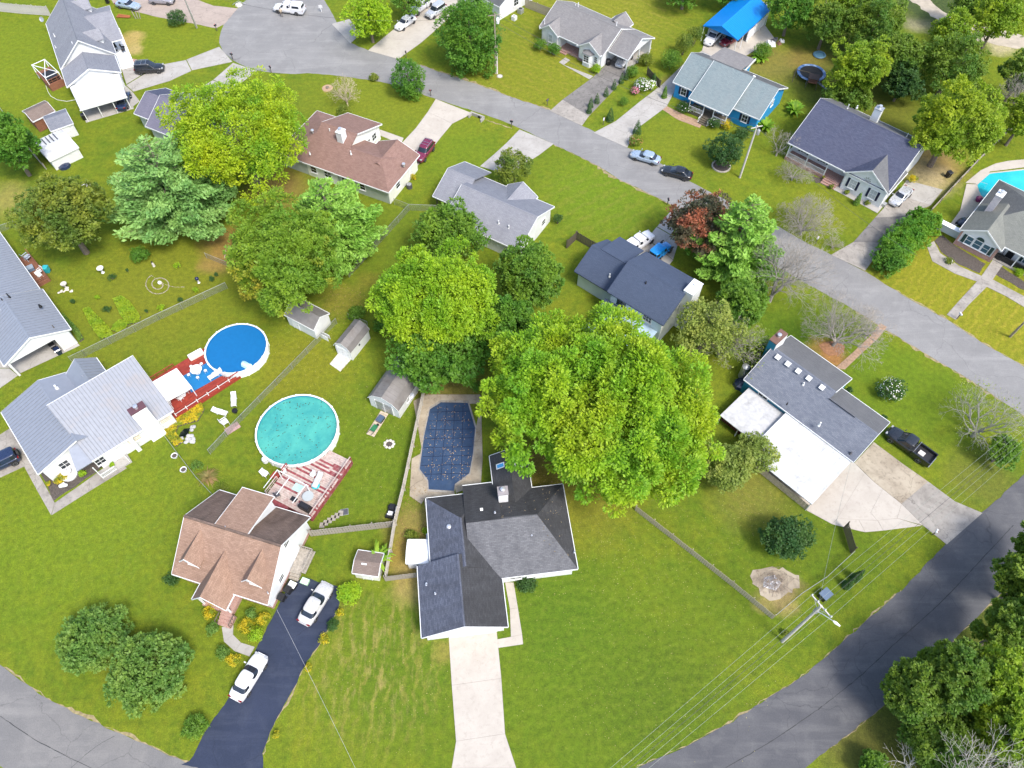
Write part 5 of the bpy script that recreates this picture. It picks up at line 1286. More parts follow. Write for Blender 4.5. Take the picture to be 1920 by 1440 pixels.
for k in range(1, 9):
    f = k / 9
    y = 755 + f * 150
    xl = 806 - (y - 768) * .18 if y < 880 else 787 + (y - 880) * .7
    xr = 877 + (y - 756) * .3 if y < 803 else 891 - (y - 803) * .12 if y < 888 else 880 - (y - 888) * 1.2
    a, b = G(xl + 2, y + 1, .1), G(xr - 2, y - 1, .1)
    MB().bar(Vector((a.x, a.y, .098)) - c0, Vector((b.x, b.y, .098)) - c0, .07, .014).build('strap', STRAP, t)
mb = MB()
for _ in range(170):
    px, py = rng.uniform(800, 882), rng.uniform(762, 900)
    q = G(px, py) - c0; s_, d_ = rng.uniform(.04, .11), rng.uniform(0, 3)
    mb.add([(q.x + s_ * math.cos(d_), q.y + s_ * math.sin(d_), .107), (q.x - .5 * s_ * math.sin(d_), q.y + .5 * s_ * math.cos(d_), .107), (q.x - s_ * math.cos(d_), q.y - s_ * math.sin(d_), .107), (q.x + .5 * s_ * math.sin(d_), q.y - .5 * s_ * math.cos(d_), .107)], [(0, 1, 2, 3)])
tag(mb.build('leaf_litter', plain('dry_leaf_on_cover', (.36, .26, .16), .9, var=.5, scale=1), t, recalc=False), kind='stuff')
# turquoise pool at the right edge
P = GP([(1856, 326), (1930, 318), (1990, 330), (1990, 420), (1880, 400), (1848, 372), (1838, 366), (1832, 347)])
c0 = sum(P, Vector()) / len(P); c0.z = 0
t = thing('swimming_pool', 'bright turquoise in ground pool behind the right edge house', 'pool', c0)
MB().prism([p - c0 for p in P], .0, .05).build('water', waterm('turquoise_water', (.03, .42, .46), (.012, .34, .42), .04, .15), t)
MB().prism([(p - c0) * 1.06 for p in P], .0, .045).build('coping', CONC_NEW, t)
q1, q2 = G(1832, 348) - c0, G(1846, 352) - c0
MB().tube([q1, q1 + Vector((0, 0, .8)), q2 + Vector((0, 0, .8)), q2], .03).build('ladder', ALU, t)

# ------------------------------------------------------------------ decks
def deck(label, A, B, C, z, mats, weights, bw=.22, cut=None, name='deck', yl=99):
    a, b, c = G(*A, z), G(*B, z), G(*C, z)
    u = (b - a).normalized(); ang = math.atan2(u.y, u.x); w = Vector((-u.y, u.x, 0))
    L, D = (b - a).length, (c - a).dot(w)
    o = Vector((a.x, a.y, 0))
    t = thing(name, label, 'deck', o, ang)
    n = int(D / bw)
    for i in range(n):
        y = (i + .5) * bw
        segs = [(0, L)]
        if cut:
            cc = cut[0] - o; cx, cy = cc.dot(u), cc.dot(w)
            dy = abs(y - cy)
            if dy < cut[1]:
                hh = math.sqrt(cut[1] ** 2 - dy * dy)
                segs = [s for s in ((0, min(L, cx - hh)), (max(0, cx + hh), L)) if s[1] - s[0] > .3]
            if y > yl: segs = segs[-1:] if dy < cut[1] else []
        for s0, s1 in segs:
            m = s0 + (s1 - s0) * rng.uniform(.3, .7) if s1 - s0 > 2.5 and rng.random() < .7 else None
            for p, q in ([(s0, s1)] if m is None else [(s0, m), (m, s1)]):
                MB().bx(p + .006, q - .006, y - bw / 2 + .009, y + bw / 2 - .009, z - .05, z + rng.uniform(-.004, .004)).build('board', rng.choices(mats, weights)[0], t)
    MB().bx(.02, L - .02, -.04, 0, 0, z - .05).bx(L, L + .04, 0, D * .98, 0, z - .05).bx(-.04, 0, 0, min(D * .5, 4.0), 0, z - .05).build('skirt', mats[0], t)
    return t, L, D
def rail(t, a, b, z, h, mat, n=5, post=True, m2=None):
    a, b = Vector((*a, 0)), Vector((*b, 0))
    for zz in (z + h, z + h * .5):
        MB().bar(a + Vector((0, 0, zz)), b + Vector((0, 0, zz)), .12 if zz > z + h * .9 else .05, .05).build('rail', (m2 or mat) if zz > z + h * .9 else mat, t)
    for i in range(n):
        p = a.lerp(b, i / (n - 1))
        MB().bx(p.x - .05, p.x + .05, p.y - .05, p.y + .05, 0, z + h - .03).build('rail_post', mat, t)
t, Ld, Dd = deck('large weathered red and pale board deck between tan house and turquoise pool', (499, 928), (583, 972), (632, 850), .85, [ROSEWOOD, WORNWOOD], [.3, .7], .24, (PB, 5.02), yl=4.2)
rail(t, (Ld - .06, .1), (Ld - .06, Dd * 1.0), .85, .9, ROSEWOOD, 7, m2=WORNWOOD)
rail(t, (.06, .1), (.06, 2.2), .85, .9, WORNWOOD, 4); rail(t, (.06, 3.2), (.06, 4.1), .85, .9, REDWOOD, 3)
for x in (.4, Ld * .35, Ld * .7):
    MB().bar((x, .0, 3.1), (x, 2.6, 3.1), .07).build('pergola_beam', WHITE, t)
MB().bar((.3, 2.55, 3.0), (Ld * .75, 2.55, 3.0), .07).build('pergola_beam', WHITE, t)
for x in (.4, Ld * .7): MB().bx(x - .05, x + .05, 2.5, 2.6, .85, 3.05).build('pergola_post', WHITE, t)
for i in range(4): MB().bx(-1.4 + .3 * i, -1.12 + .3 * i, 2.2, 3.1, 0, .2 + .18 * i).build('step', REDWOOD, t)
MB().bx(Ld * .02, Ld * .5, -2.2, -.05, .0, .8).build('lower_platform', ROSEWOOD, t)
DK_B, DL, DD = t, Ld, Dd
t, Ld, Dd = deck('bright red stained deck beside the blue covered pool', (327, 783), (450, 704), (292, 707), .55, [REDWOOD, plain('red_deck_board', (.22, .028, .018), .7, var=.2)], [.6, .4], .24, (PA, 4.1))
rail(t, (.3, .06), (Ld, .06), .55, .8, WHITE, 7, m2=REDWOOD); rail(t, (.06, Dd * .96), (Ld * .4, Dd * .96), .55, .8, REDWOOD, 4)
for i in range(4): MB().bx(-.9 + .3 * i - .6, -.62 + .3 * i - .6, .3, 1.6, 0, .14 + .13 * i).build('step', REDWOOD, t)
DK_A, AL, AD = t, Ld, Dd
def dpt(px, py, z): return G(px, py, z)
# things standing on the decks
def simple(name, label, cat, loc, rz, parts, group=None):
    t = thing(name, label, cat, loc, rz, group)
    for nm, mb, mat in parts: mb.build(nm, mat, t)
    return t
# white canopy over the red deck
cp = [G(*p, 2.6) for p in ((285, 716), (331, 690), (360, 726), (313, 752))]
c0 = sum(cp, Vector()) / 4; c0.z = 0
t = thing('canopy', 'white fabric canopy shading the red deck', 'canopy', c0)
q = [p - c0 for p in cp]; top = Vector((0, 0, 2.95))
MB().add(q + [top] + [p - Vector((0, 0, .18)) for p in q], [(0, 1, 4), (1, 2, 4), (2, 3, 4), (3, 0, 4), (0, 1, 6, 5), (1, 2, 7, 6), (2, 3, 8, 7), (3, 0, 5, 8)]).build('canopy_cloth', plain('white_canvas', (.80, .79, .77), .8, var=.03), t, recalc=False)
for p in q: MB().bx(p.x * .95 - .04, p.x * .95 + .04, p.y * .95 - .04, p.y * .95 + .04, .0, 2.58).build('post', WHITEMETAL, t)
def chair(label, px, py, z, rz, mat, s=1.0, name='patio_chair', group=None):
    t = thing(name, label, 'chair', G(px, py, z), rz, group)
    MB().bx(-.25 * s, .25 * s, -.25 * s, .25 * s, .38 * s, .43 * s).build('seat', mat, t)
    MB().ext([(-.25 * s, .22 * s, .43 * s), (.25 * s, .22 * s, .43 * s), (.25 * s, .34 * s, .9 * s), (-.25 * s, .34 * s, .9 * s)], (0, .04, 0)).build('backrest', mat, t)
    for x in (-.22, .22):
        for y in (-.22, .22): MB().bx((x - .02) * s, (x + .02) * s, (y - .02) * s, (y + .02) * s, 0, .38 * s).build('leg', mat, t)
        MB().bx((x - .03) * s, (x + .03) * s, -.25 * s, .25 * s, .6 * s, .64 * s).build('armrest', mat, t)
    return t
def lounger(label, px, py, z, rz, mat, name='sun_lounger', cat='lounger', group=None):
    t = thing(name, label, cat, G(px, py, z), rz, group)
    MB().bx(-.32, .32, -.95, .35, .32, .40).build('seat', mat, t)
    MB().ext([(-.32, .352, .34), (.32, .352, .34), (.32, .98, .72), (-.32, .98, .72)], (0, -.03, .07)).build('backrest', mat, t)
    for x in (-.28, .28):
        for y in (-.85, .3): MB().bx(x - .03, x + .03, y - .03, y + .03, 0, .32).build('leg', mat, t)
        MB().bx(x - .04, x + .04, -.3, .4, .52, .56).build('armrest', mat, t)
    return t
def table(label, px, py, z, r, mat, name='patio_table', h=.72, ring=False):
    t = thing(name, label, 'table', G(px, py, z))
    MB().lathe([(r, h - .04), (r, h)], 20).build('tabletop', mat, t)
    MB().lathe([(.05, 0), (.05, h - .04)], 8).build('pedestal', mat, t); MB().lathe([(r * .5, 0), (r * .45, .04)], 12).build('base', mat, t)
    return t
PLASTIC = plain('white_plastic', (.62, .62, .62), .4, var=.03)
TEAL = plain('teal_plastic', (.03, .36, .40), .4)
lounger('white sun lounger on the lawn nearest the blue covered pool', 440, 752, 0, R(10), PLASTIC)
lounger('white sun lounger lying crosswise on the lawn beside the pond', 414, 775, 0, R(75), PLASTIC)
chair('white plastic garden chair beside the striped mat at the wire fence', 424, 795, 0, R(130), PLASTIC, 1.5)
simple('mat', 'striped rose mat lying over the wire fence', 'mat', G(436, 803, .03), R(40), [('cloth', MB().bx(-.9, .9, -.5, .5, 0, .05), plain('striped_cloth', (.34, .22, .2), .9, var=.4, scale=9))])
simple('plant_pot', 'black round pot beside the white sun lounger', 'pot', G(442, 773), 0, [('pot', MB().lathe([(.22, 0), (.34, .3), (.34, .5), (.28, .5), (.25, .38)], 16), BLACK)])
table('round white table on the blue mat beside the blue covered pool', 371, 698, .58, .75, PLASTIC)
for k in range(5):
    a = k * 1.256
    p = G(371, 698, .58); p += Vector((1.1 * math.cos(a), 1.1 * math.sin(a), 0))
    t = thing('patio_stool', ('stool on the right of the round white table', 'stool behind the round white table, pool side', 'stool behind the round white table, house side', 'stool on the left of the round white table', 'stool in front of the round white table')[k], 'stool', p, a, 'stools round the white table')
    MB().lathe([(.2, .4), (.2, .45)], 10).build('seat', PLASTIC, t)
    for s_ in (0, 2.1, 4.2): MB().bar((.14 * math.cos(s_), .14 * math.sin(s_), .4), (.18 * math.cos(s_), .18 * math.sin(s_), 0), .03).build('leg', PLASTIC, t)
c0 = G(380, 703, .56)
simple('mat', 'bright blue mat covering the red deck beside the pool', 'mat', c0, R(38), [('cloth', MB().bx(-2.3, 2.0, -1.6, 1.4, 0, .02), plain('blue_mat', (.01, .15, .36), .6, var=.08))])
table('white dining table at the edge of the white canopy', 344, 741, .55, .6, PLASTIC)
for i, (px, py, rz, nm) in enumerate(((334, 744, 80, 'left of'), (352, 735, -90, 'right of'), (340, 750, 160, 'in front of'), (318, 757, 120, 'furthest to the left of'))):
    chair('white chair ' + nm + ' the dining table by the canopy', px, py, .55, R(rz), PLASTIC)
simple('pump_box', 'pale slatted pump box between red deck and blue covered pool', 'box', G(371, 671), R(38), [('box', MB().bx(-.9, .9, -.45, .45, 0, .8), CREAM), ('lid', MB().bx(-.95, .95, -.5, .5, .802, .88), WHITE)] + [('slat', MB().bx(-.8 + .25 * k, -.68 + .25 * k, -.49, .49, .882, .91), CREAM) for k in range(7)])
lounger('pale pool ladder shaped slide seat at the covered pool edge', 405, 705, .58, R(-50), PLASTIC, 'deck_chair', 'chair')
chair('white chair beside the pool on the weathered deck', 534, 886, .85, R(20), PLASTIC)
chair('white folding chair in the middle of the weathered deck', 588, 893, .85, R(-30), PLASTIC)
lounger('grey sun lounger along the right railing of the weathered deck', 597, 903, .85, R(-20), plain('grey_fabric', (.45, .45, .46), .8))
simple('cushion', 'teal cushion lying on the weathered deck', 'cushion', G(592, 911, .86), R(20), [('cushion', MB().lathe([(.3, .0), (.5, .06), (.5, .14), (.3, .2)], 12), TEAL)])
simple('mat', 'pale aqua mat on the weathered deck', 'mat', G(559, 915, .86), R(-25), [('cloth', MB().bx(-.6, .6, -.45, .45, 0, .025), plain('aqua_cloth', (.36, .58, .56), .8))])
simple('mat', 'black door mat on the weathered deck', 'mat', G(551, 936, .86), R(-28), [('cloth', MB().bx(-.4, .4, -.28, .28, 0, .03), BLACK)])
simple('patio_heater', 'black covered grill at the corner of the weathered deck', 'grill', G(574, 955, .85), R(-28), [('cover', MB().bx(-.7, .7, -.35, .35, .15, 1.0).bx(-.55, .55, -.25, .25, 1.0, 1.15), BLACK), ('leg', MB().bx(-.6, -.5, -.3, .3, 0, .15), DKGREY), ('leg', MB().bx(.5, .6, -.3, .3, 0, .15), DKGREY)])
table('glass topped round table beside the grill on the weathered deck', 580, 935, .85, .65, glossy('table_glass', (.35, .38, .38), .1))
chair('dark folding chair at the house end of the weathered deck', 522, 930, .85, R(120), DKGREY)
simple('pool_filter', 'white pool filter tank at the left steps of the deck', 'filter', G(499, 866), 0, [('tank', MB().lathe([(.3, 0), (.36, .2), (.36, .8), (.2, 1.05), (.05, 1.1)], 14), PLASTIC), ('pipe', MB().tube([(.3, 0, .3), (1.2, -.2, .3), (1.6, .3, .6)], .05), PLASTIC)])
chair('pale armchair left of the red steps to the deck', 499, 892, .0, R(60), PLASTIC, 1.3)

# ------------------------------------------------------------------ fences
def picket(label, px, h=1.7, pitch=.16, w=.13, mat=None, both=False, group=None, posts=2.4, name='wooden_fence', lean=0.0):
    mat = mat or FENCEWOOD
    P = GP(px)
    t = thing(name, label, 'fence', P[0], 0, group)
    o = P[0]
    pk = MB().prism([(-w / 2, -.012), (w / 2, -.012), (w / 2, .012), (-w / 2, .012)], .05, h).mesh('picket', mat)
    pk2 = MB().prism([(-w / 2, -.012), (w / 2, -.012), (w / 2, .012), (-w / 2, .012)], .05, h - .06).mesh('picket', mat)
    ps = MB().bx(-.05, .05, -.05, .05, 0, h + .05).mesh('post', mat)
    for a, b in zip(P[:-1], P[1:]):
        d = b - a; L = d.length; ang = math.atan2(d.y, d.x); u = d / L; nrm = Vector((-u.y, u.x, 0))
        for z in (.35, h * .55, h - .25):
            MB().bar(a - o + nrm * .035 + Vector((0, 0, z)), b - o + nrm * .035 + Vector((0, 0, z)), .05, .09).build('rail', mat, t)
        n = max(1, int(L / pitch))
        for i in range(n):
            q = link('picket', rng.choice((pk, pk, pk2)), t, a - o + u * ((i + .5) * L / n), ang + rng.uniform(-.04, .04))
            q.rotation_euler[1] = rng.uniform(-.015, .015)
        m = max(1, int(L / posts))
        for i in range(m + 1): link('post', ps, t, a - o + d * (i / m) + nrm * .11, ang)
    return t
picket('long grey wooden fence between the navy covered pool and the lawn', [(800, 722), (783, 800), (758, 920), (742, 985), (725, 1088)], 1.8, mat=plain('silver_grey_fence_wood', (.42, .39, .34), .9, var=.25, scale=4), pitch=.24, w=.20)
picket('grey wooden fence joining the tan house to the long fence', [(583, 1006), (661, 997), (741, 988)], 1.7, pitch=.30, w=.26, mat=WEATHERED)
picket('short weathered fence beside the white metal shed', [(723, 1090), (803, 1080)], 1.5, mat=WEATHERED)
picket('tan picket fence running diagonally over the big lawn', [(1190, 957), (1258, 1010), (1370, 1098), (1447, 1161)], 1.3, pitch=.25, w=.19, mat=plain('tan_fence_wood', (.36, .31, .21), .9, var=.25, scale=4))
picket('wooden fence panel at the corner of the pale concrete apron', [(1580, 990), (1594, 1037)], 1.8, mat=DKWOOD)
picket('grey fence at the top left corner', [(-20, 20), (40, 26), (95, 30)], 1.9, pitch=.2, w=.18, mat=plain('pale_grey_fence_wood', (.42, .40, .37), .9, var=.25, scale=4))
picket('weathered fence beside the white house at the top', [(984, 14), (1030, 32)], 1.8, pitch=.2, w=.18)
picket('dark fence behind the pickup at the navy roofed house', [(1063, 466), (1080, 450), (1118, 472)], 1.7, mat=DKWOOD)
picket('weathered fence along the stained driveway near the turquoise pool', [(1884, 252), (1830, 306), (1779, 360), (1742, 400)], 1.0, pitch=.3, w=.26, mat=WEATHERED)
picket('dark brown fence beside the flowering shrubs', [(1212, 140), (1236, 165)], 1.5, mat=DKWOOD)
picket('short dark fence near the white panelled roof shed', [(58, 285), (86, 318)], 1.2, mat=WEATHERED)
MESH = chainlink('chain_link_mesh')
def wire_fence(label, px, h=1.2, sp=2.6, name='chain_link_fence', hmesh=True):
    P = GP(px); o = P[0]
    t = thing(name, label, 'fence', o)
    ps = MB().lathe([(.03, 0), (.03, h + .04), (.015, h + .08)], 8).mesh('post', GREYMETAL)
    for a, b in zip(P[:-1], P[1:]):
        d = b - a; n = max(1, int(d.length / sp))
        MB().tube([a - o + Vector((0, 0, h)), b - o + Vector((0, 0, h))], .024, 6).build('top_rail', GREYMETAL, t)
        MB().add([a - o + Vector((0, 0, .04)), b - o + Vector((0, 0, .04)), b - o + Vector((0, 0, h)), a - o + Vector((0, 0, h))], [(0, 1, 2, 3)]).build('mesh_panel', MESH, t, recalc=False)
        for i in range(n + 1): link('post', ps, t, a - o + d * (i / n))
    return t
wire_fence('long chain link fence between the garden and the blue covered pool', [(137, 680), (162, 668), (300, 600), (427, 541)], 1.3)
wire_fence('chain link fence running between the two round pools', [(395, 852), (455, 788), (520, 722), (632, 607)], 1.2)
wire_fence('chain link fence on the shaded lawn below the brown roofed house', [(768, 395), (705, 465), (655, 520)], 1.3)
wire_fence('short chain link fence joining the grey house carport', [(740, 384), (768, 395), (819, 397)], 1.3)
wire_fence('short chain link fence behind the small barn roofed shed', [(655, 598), (690, 612)], 1.1)
wire_fence('chain link fence under the pine tree at the brown bare patch', [(388, 484), (427, 500)], 1.1)
wire_fence('chain link fence at the left edge above the metal roof', [(-10, 440), (32, 425)], 1.2)
t = wire_fence('low rail fence between the white house and the tan house', [(298, 803), (333, 850), (370, 898), (400, 930)], .7, 2.2, 'rail_fence')
wire_fence('thin rail fence from the tan picket fence to the concrete apron', [(1448, 1160), (1498, 1118), (1545, 1087), (1596, 1040)], 1.1, 2.4, 'rail_fence')
wire_fence('white fence rail at the very left edge', [(-6, 195), (16, 225)], 1.2)
# ------------------------------------------------------------------ vegetation
def leaf_quads(P, N, L, W, rs):
    n = len(P)
    r = rs.normal(size=(n, 3))
    T = r - N * (r * N).sum(1, keepdims=True); T /= np.linalg.norm(T, axis=1, keepdims=True) + 1e-9
    B = np.cross(N, T)
    L = L[:, None] * .5; W = W[:, None] * .5
    fold = N * (W * .35)
    V = np.stack([P - T * L, P + B * W + fold, P + T * L, P - B * W + fold], 1).reshape(-1, 3)
    F = np.arange(4 * n, dtype=np.int32).reshape(-1, 4)
    return V, F

def clump_leaves(C, CR, total, leaf, rs, squash=.8, up=.45, ratio=.55, outward=.8, low=-.45):
    CR = np.asarray(CR)
    w = CR ** 2; w = w / w.sum()
    idx = rs.choice(len(C), total, p=w)
    d = rs.normal(size=(total, 3)); d[:, 2] = np.abs(d[:, 2]) * np.where(rs.random(total) < .78, 1, -.6); d /= np.linalg.norm(d, axis=1, keepdims=True)
    rad = CR[idx] * (rs.random(total) ** .33 * .55 + .5)
    P = C[idx] + d * rad[:, None] * np.array([1, 1, squash])
    N = d * outward + rs.normal(size=(total, 3)) * .55 + np.array([0, 0, up]); N /= np.linalg.norm(N, axis=1, keepdims=True)
    L = leaf * rs.uniform(.65, 1.35, total)
    return leaf_quads(P, N, L, L * ratio * rs.uniform(.8, 1.2, total), rs)

def fib(n, rs, jit=.25):
    i = np.arange(n) + .5
    z = 1 - 2 * i / n; a = math.pi * (1 + 5 ** .5) * i
    q = np.sqrt(1 - z * z)
    d = np.stack([q * np.cos(a), q * np.sin(a), z], 1) + rs.normal(size=(n, 3)) * jit * 2 / math.sqrt(n) * 1.5
    return d / np.linalg.norm(d, axis=1, keepdims=True)

def broad_clumps(r, rz, k, rs, csize=.25, low=-.35, lob=.16, shape=None):
    d = fib(int(k * 1.35), rs); d = d[d[:, 2] > low]
    ph = rs.uniform(0, 6.28, 6)
    az = np.arctan2(d[:, 1], d[:, 0])
    lobe = 1 + lob * (np.sin(2 * az + ph[0]) * .5 + np.sin(3 * az + ph[1] + d[:, 2] * 2) * .6 + np.sin(5 * az + ph[2] - d[:, 2] * 3) * .5)
    rad = lobe * rs.uniform(.60, 1.0, len(d))
    sc = np.array([r, r, rz])
    C = d * rad[:, None] * sc * (1 - csize * .95)
    CR = r * csize * rs.uniform(.55, 1.4, len(d))
    ex = (rs.random(len(d)) < .07) & (d[:, 2] > -.2); C[ex] *= rs.uniform(1.06, 1.22, (ex.sum(), 1)); CR[ex] *= .75
    ni = max(3, k // 4)
    di = rs.normal(size=(ni, 3)); di /= np.linalg.norm(di, axis=1, keepdims=True)
    CI = di * rs.uniform(.25, .6, (ni, 1)) * sc
    return np.vstack([C, CI]), np.concatenate([CR, r * csize * 1.25 * np.ones(ni)])

def sub_clumps(C, CR, rs, per=13, k=.36, up=.25, sq=.8):
    """twig ends over the outer side of every bough"""
    n = len(C); d = rs.normal(size=(n, per, 3)); d[:, :, 2] += up
    cn = C / (np.linalg.norm(C, axis=1, keepdims=True) + 1e-6)
    d += cn[:, None, :] * .7
    d /= np.linalg.norm(d, axis=2, keepdims=True)
    P = C[:, None, :] + d * CR[:, None, None] * np.array([1, 1, sq]) * rs.uniform(.7, 1.05, (n, per, 1))
    return P.reshape(-1, 3), (CR[:, None] * k * rs.uniform(.7, 1.3, (n, per))).reshape(-1), d.reshape(-1, 3)

def rosettes(S, SR, D, total, leaf, rs, ratio=.5):
    """leaves fanning out from each twig end"""
    w = SR ** 2; idx = rs.choice(len(S), total, p=w / w.sum())
    o = D[idx] * .8 + rs.normal(size=(total, 3)); o[:, 2] = o[:, 2] * .75 + .12; o /= np.linalg.norm(o, axis=1, keepdims=True)
    P = S[idx] + o * (SR[idx] * rs.uniform(.25, 1.0, total) ** .6)[:, None]
    T = o + rs.normal(size=(total, 3)) * .25
    U = np.array([0, 0, 1.0]) + D[idx] * .5 + rs.normal(size=(total, 3)) * .4
    N = U - T * ((U * T).sum(1) / (T * T).sum(1))[:, None]; N /= np.linalg.norm(N, axis=1, keepdims=True) + 1e-9
    T = T - N * (T * N).sum(1, keepdims=True); T /= np.linalg.norm(T, axis=1, keepdims=True) + 1e-9
    B = np.cross(N, T)
    L = (leaf * rs.uniform(.65, 1.35, total))[:, None] * .5; W = L * ratio * rs.uniform(.8, 1.2, (total, 1))
    V = np.stack([P - T * L, P + B * W, P + T * L - N * L * .25, P - B * W], 1).reshape(-1, 3)
    return V, np.arange(4 * total, dtype=np.int32).reshape(-1, 4)

def trunk_mesh(r, zc, rz, C, rs, k=9, tr=None):
    tr = tr or max(.09, r * .055)
    top = zc + rz * .45
    mb = MB()
    bend = rs.normal(size=2) * r * .04
    pts = [(0, 0, -.1), (bend[0] * .3, bend[1] * .3, zc * .35), (bend[0], bend[1], zc * .8), (bend[0] * .6, bend[1] * .6, top)]
    mb.tube(pts, [tr * 1.35, tr, tr * .7, tr * .2], 8)
    br = MB()
    ids = rs.choice(len(C), min(k, len(C)), replace=False)
    for i in ids:
        c = C[i]
        z0 = max(zc * .4, min(zc * .8, zc + c[2] - r * .5))
        a = Vector((bend[0] * .6, bend[1] * .6, z0)); b = Vector((c[0], c[1], zc + c[2]))
        m = a.lerp(b, .5) + Vector((0, 0, -r * .06))
        br.tube([a, m, b], [tr * .5, tr * .32, tr * .08], 5)
    return mb, br

SEED = [11]
def rs_(): SEED[0] += 1; return np.random.RandomState(SEED[0])

def tree(label, box, zc, mat, total=9000, leaf=.42, k=70, cat='tree', name='tree', csize=.25, rz=None, group=None, low=-.35, lob=.16, squash=.8, bark=None, up=.45, ratio=.55, limbs=9, notch=()):
    x0, y0, x1, y1 = box
    cx, cy = (x0 + x1) / 2, (y0 + y1) / 2
    r = (x1 - x0) / 2 * mpp(cx, cy, zc)
    rz = rz or zc * .8
    # part of the apparent height comes from the crown's own height: keep the true radius round
    c = G(cx, cy, zc)
    rs = rs_()
    C, CR = broad_clumps(r, rz, k, rs, csize, low, lob)
    for az, wd, g_ in notch:   # the crown reaches further or less far on one side
        a_ = np.arctan2(C[:, 1], C[:, 0]) - math.radians(az); a_ = (a_ + math.pi) % (2 * math.pi) - math.pi
        C[:, :2] *= (1 + (g_ - 1) * np.exp(-(a_ / math.radians(wd)) ** 2))[:, None]
    t = thing(name, label, cat, (c.x, c.y, 0), 0, group)
    S, SR, D = sub_clumps(C, CR, rs)
    V, F = rosettes(S, SR, D, total, leaf, rs, ratio)
    V[:, 2] = np.maximum(V[:, 2] + zc, .03)
    link('crown', np_mesh('crown', V, F, mat), t)
    mb, br = trunk_mesh(r, zc, rz, C, rs, limbs)
    mb.build('trunk', bark or BARK, t, smooth=True, recalc=False)
    if limbs: br.build('limbs', bark or BARK, t, smooth=True, recalc=False)
    return t

def pine(label, box, h, mat, total=14000, leaf=.55, levels=9, seed=0, spread=1.0):
    x0, y0, x1, y1 = box
    zc = h * .5
    cx, cy = (x0 + x1) / 2, (y0 + y1) / 2
    r = (x1 - x0) / 2 * mpp(cx, cy, zc) * spread
    c = G(cx, cy, zc)
    rs = rs_()
    t = thing('pine_tree', label, 'tree', (c.x, c.y, 0))
    C, CR, D = [], [], []
    br = MB()
    for i in range(levels):
        f = i / (levels - 1)
        z = h * (.14 + .84 * f)
        rl = r * (1 - f) ** .75 * rs.uniform(.85, 1.1) + r * .10
        nb = max(3, int(9 - 5 * f))
        a0 = rs.uniform(0, 6.28)
        for j in range(nb):
            a = a0 + 6.283 * j / nb + rs.normal() * .18
            rr = rl * rs.uniform(.72, 1.12)
            dx, dy = math.cos(a), math.sin(a)
            tip = z + rr * .18
            br.tube([(0, 0, z), (dx * rr * .6, dy * rr * .6, z + rr * .04), (dx * rr * .95, dy * rr * .95, tip)], [.09 * (1 - f) + .03, .05, .015], 4)
            m = max(2, int(rr / .55))
            for q in range(m):
                g = (q + .7) / m
                if g < .22: continue
                wdt = (.34 + .55 * math.sin(min(1, g * 1.05) * 2.6)) * (.5 + rr * .16)
                for sd in (-1, 0, 1):
                    off = sd * wdt * .8 * (1.05 - g * .5)
                    C.append((dx * rr * g - dy * off, dy * rr * g + dx * off, z + rr * .18 * g * g - abs(off) * .12 + rs.normal() * .06))
                    CR.append(wdt * .62); D.append((dx, dy, .55))
    C = np.array(C); CR = np.array(CR); D = np.array(D)
    w = CR ** 2; w /= w.sum()
    idx = rs.choice(len(C), total, p=w)
    d = rs.normal(size=(total, 3)); d /= np.linalg.norm(d, axis=1, keepdims=True)
    P = C[idx] + d * (CR[idx] * rs.random(total) ** .4)[:, None] * np.array([1, 1, .38])
    # tufts: long narrow leaves lying along the bough
    T = D[idx] * np.array([1, 1, .5]) + rs.normal(size=(total, 3)) * .55; T /= np.linalg.norm(T, axis=1, keepdims=True)
    U = np.array([0, 0, 1.0]) + rs.normal(size=(total, 3)) * .45
    N = U - T * (U * T).sum(1, keepdims=True); N /= np.linalg.norm(N, axis=1, keepdims=True)
    B = np.cross(N, T)
    L = (leaf * rs.uniform(.7, 1.3, total))[:, None] * .5; W = L * .42
    V = np.stack([P - T * L, P + B * W, P + T * L, P - B * W], 1).reshape(-1, 3)
    V[:, 2] = np.maximum(V[:, 2], .05)
    link('crown', np_mesh('crown', V, np.arange(4 * total, dtype=np.int32).reshape(-1, 4), mat), t)
    MB().tube([(0, 0, -.1), (0, 0, h * .5), (0, 0, h * .97)], [r * .065, r * .045, .03], 8).build('trunk', BARK, t, smooth=True, recalc=False)
    br.build('limbs', BARK, t, recalc=False)
    return t

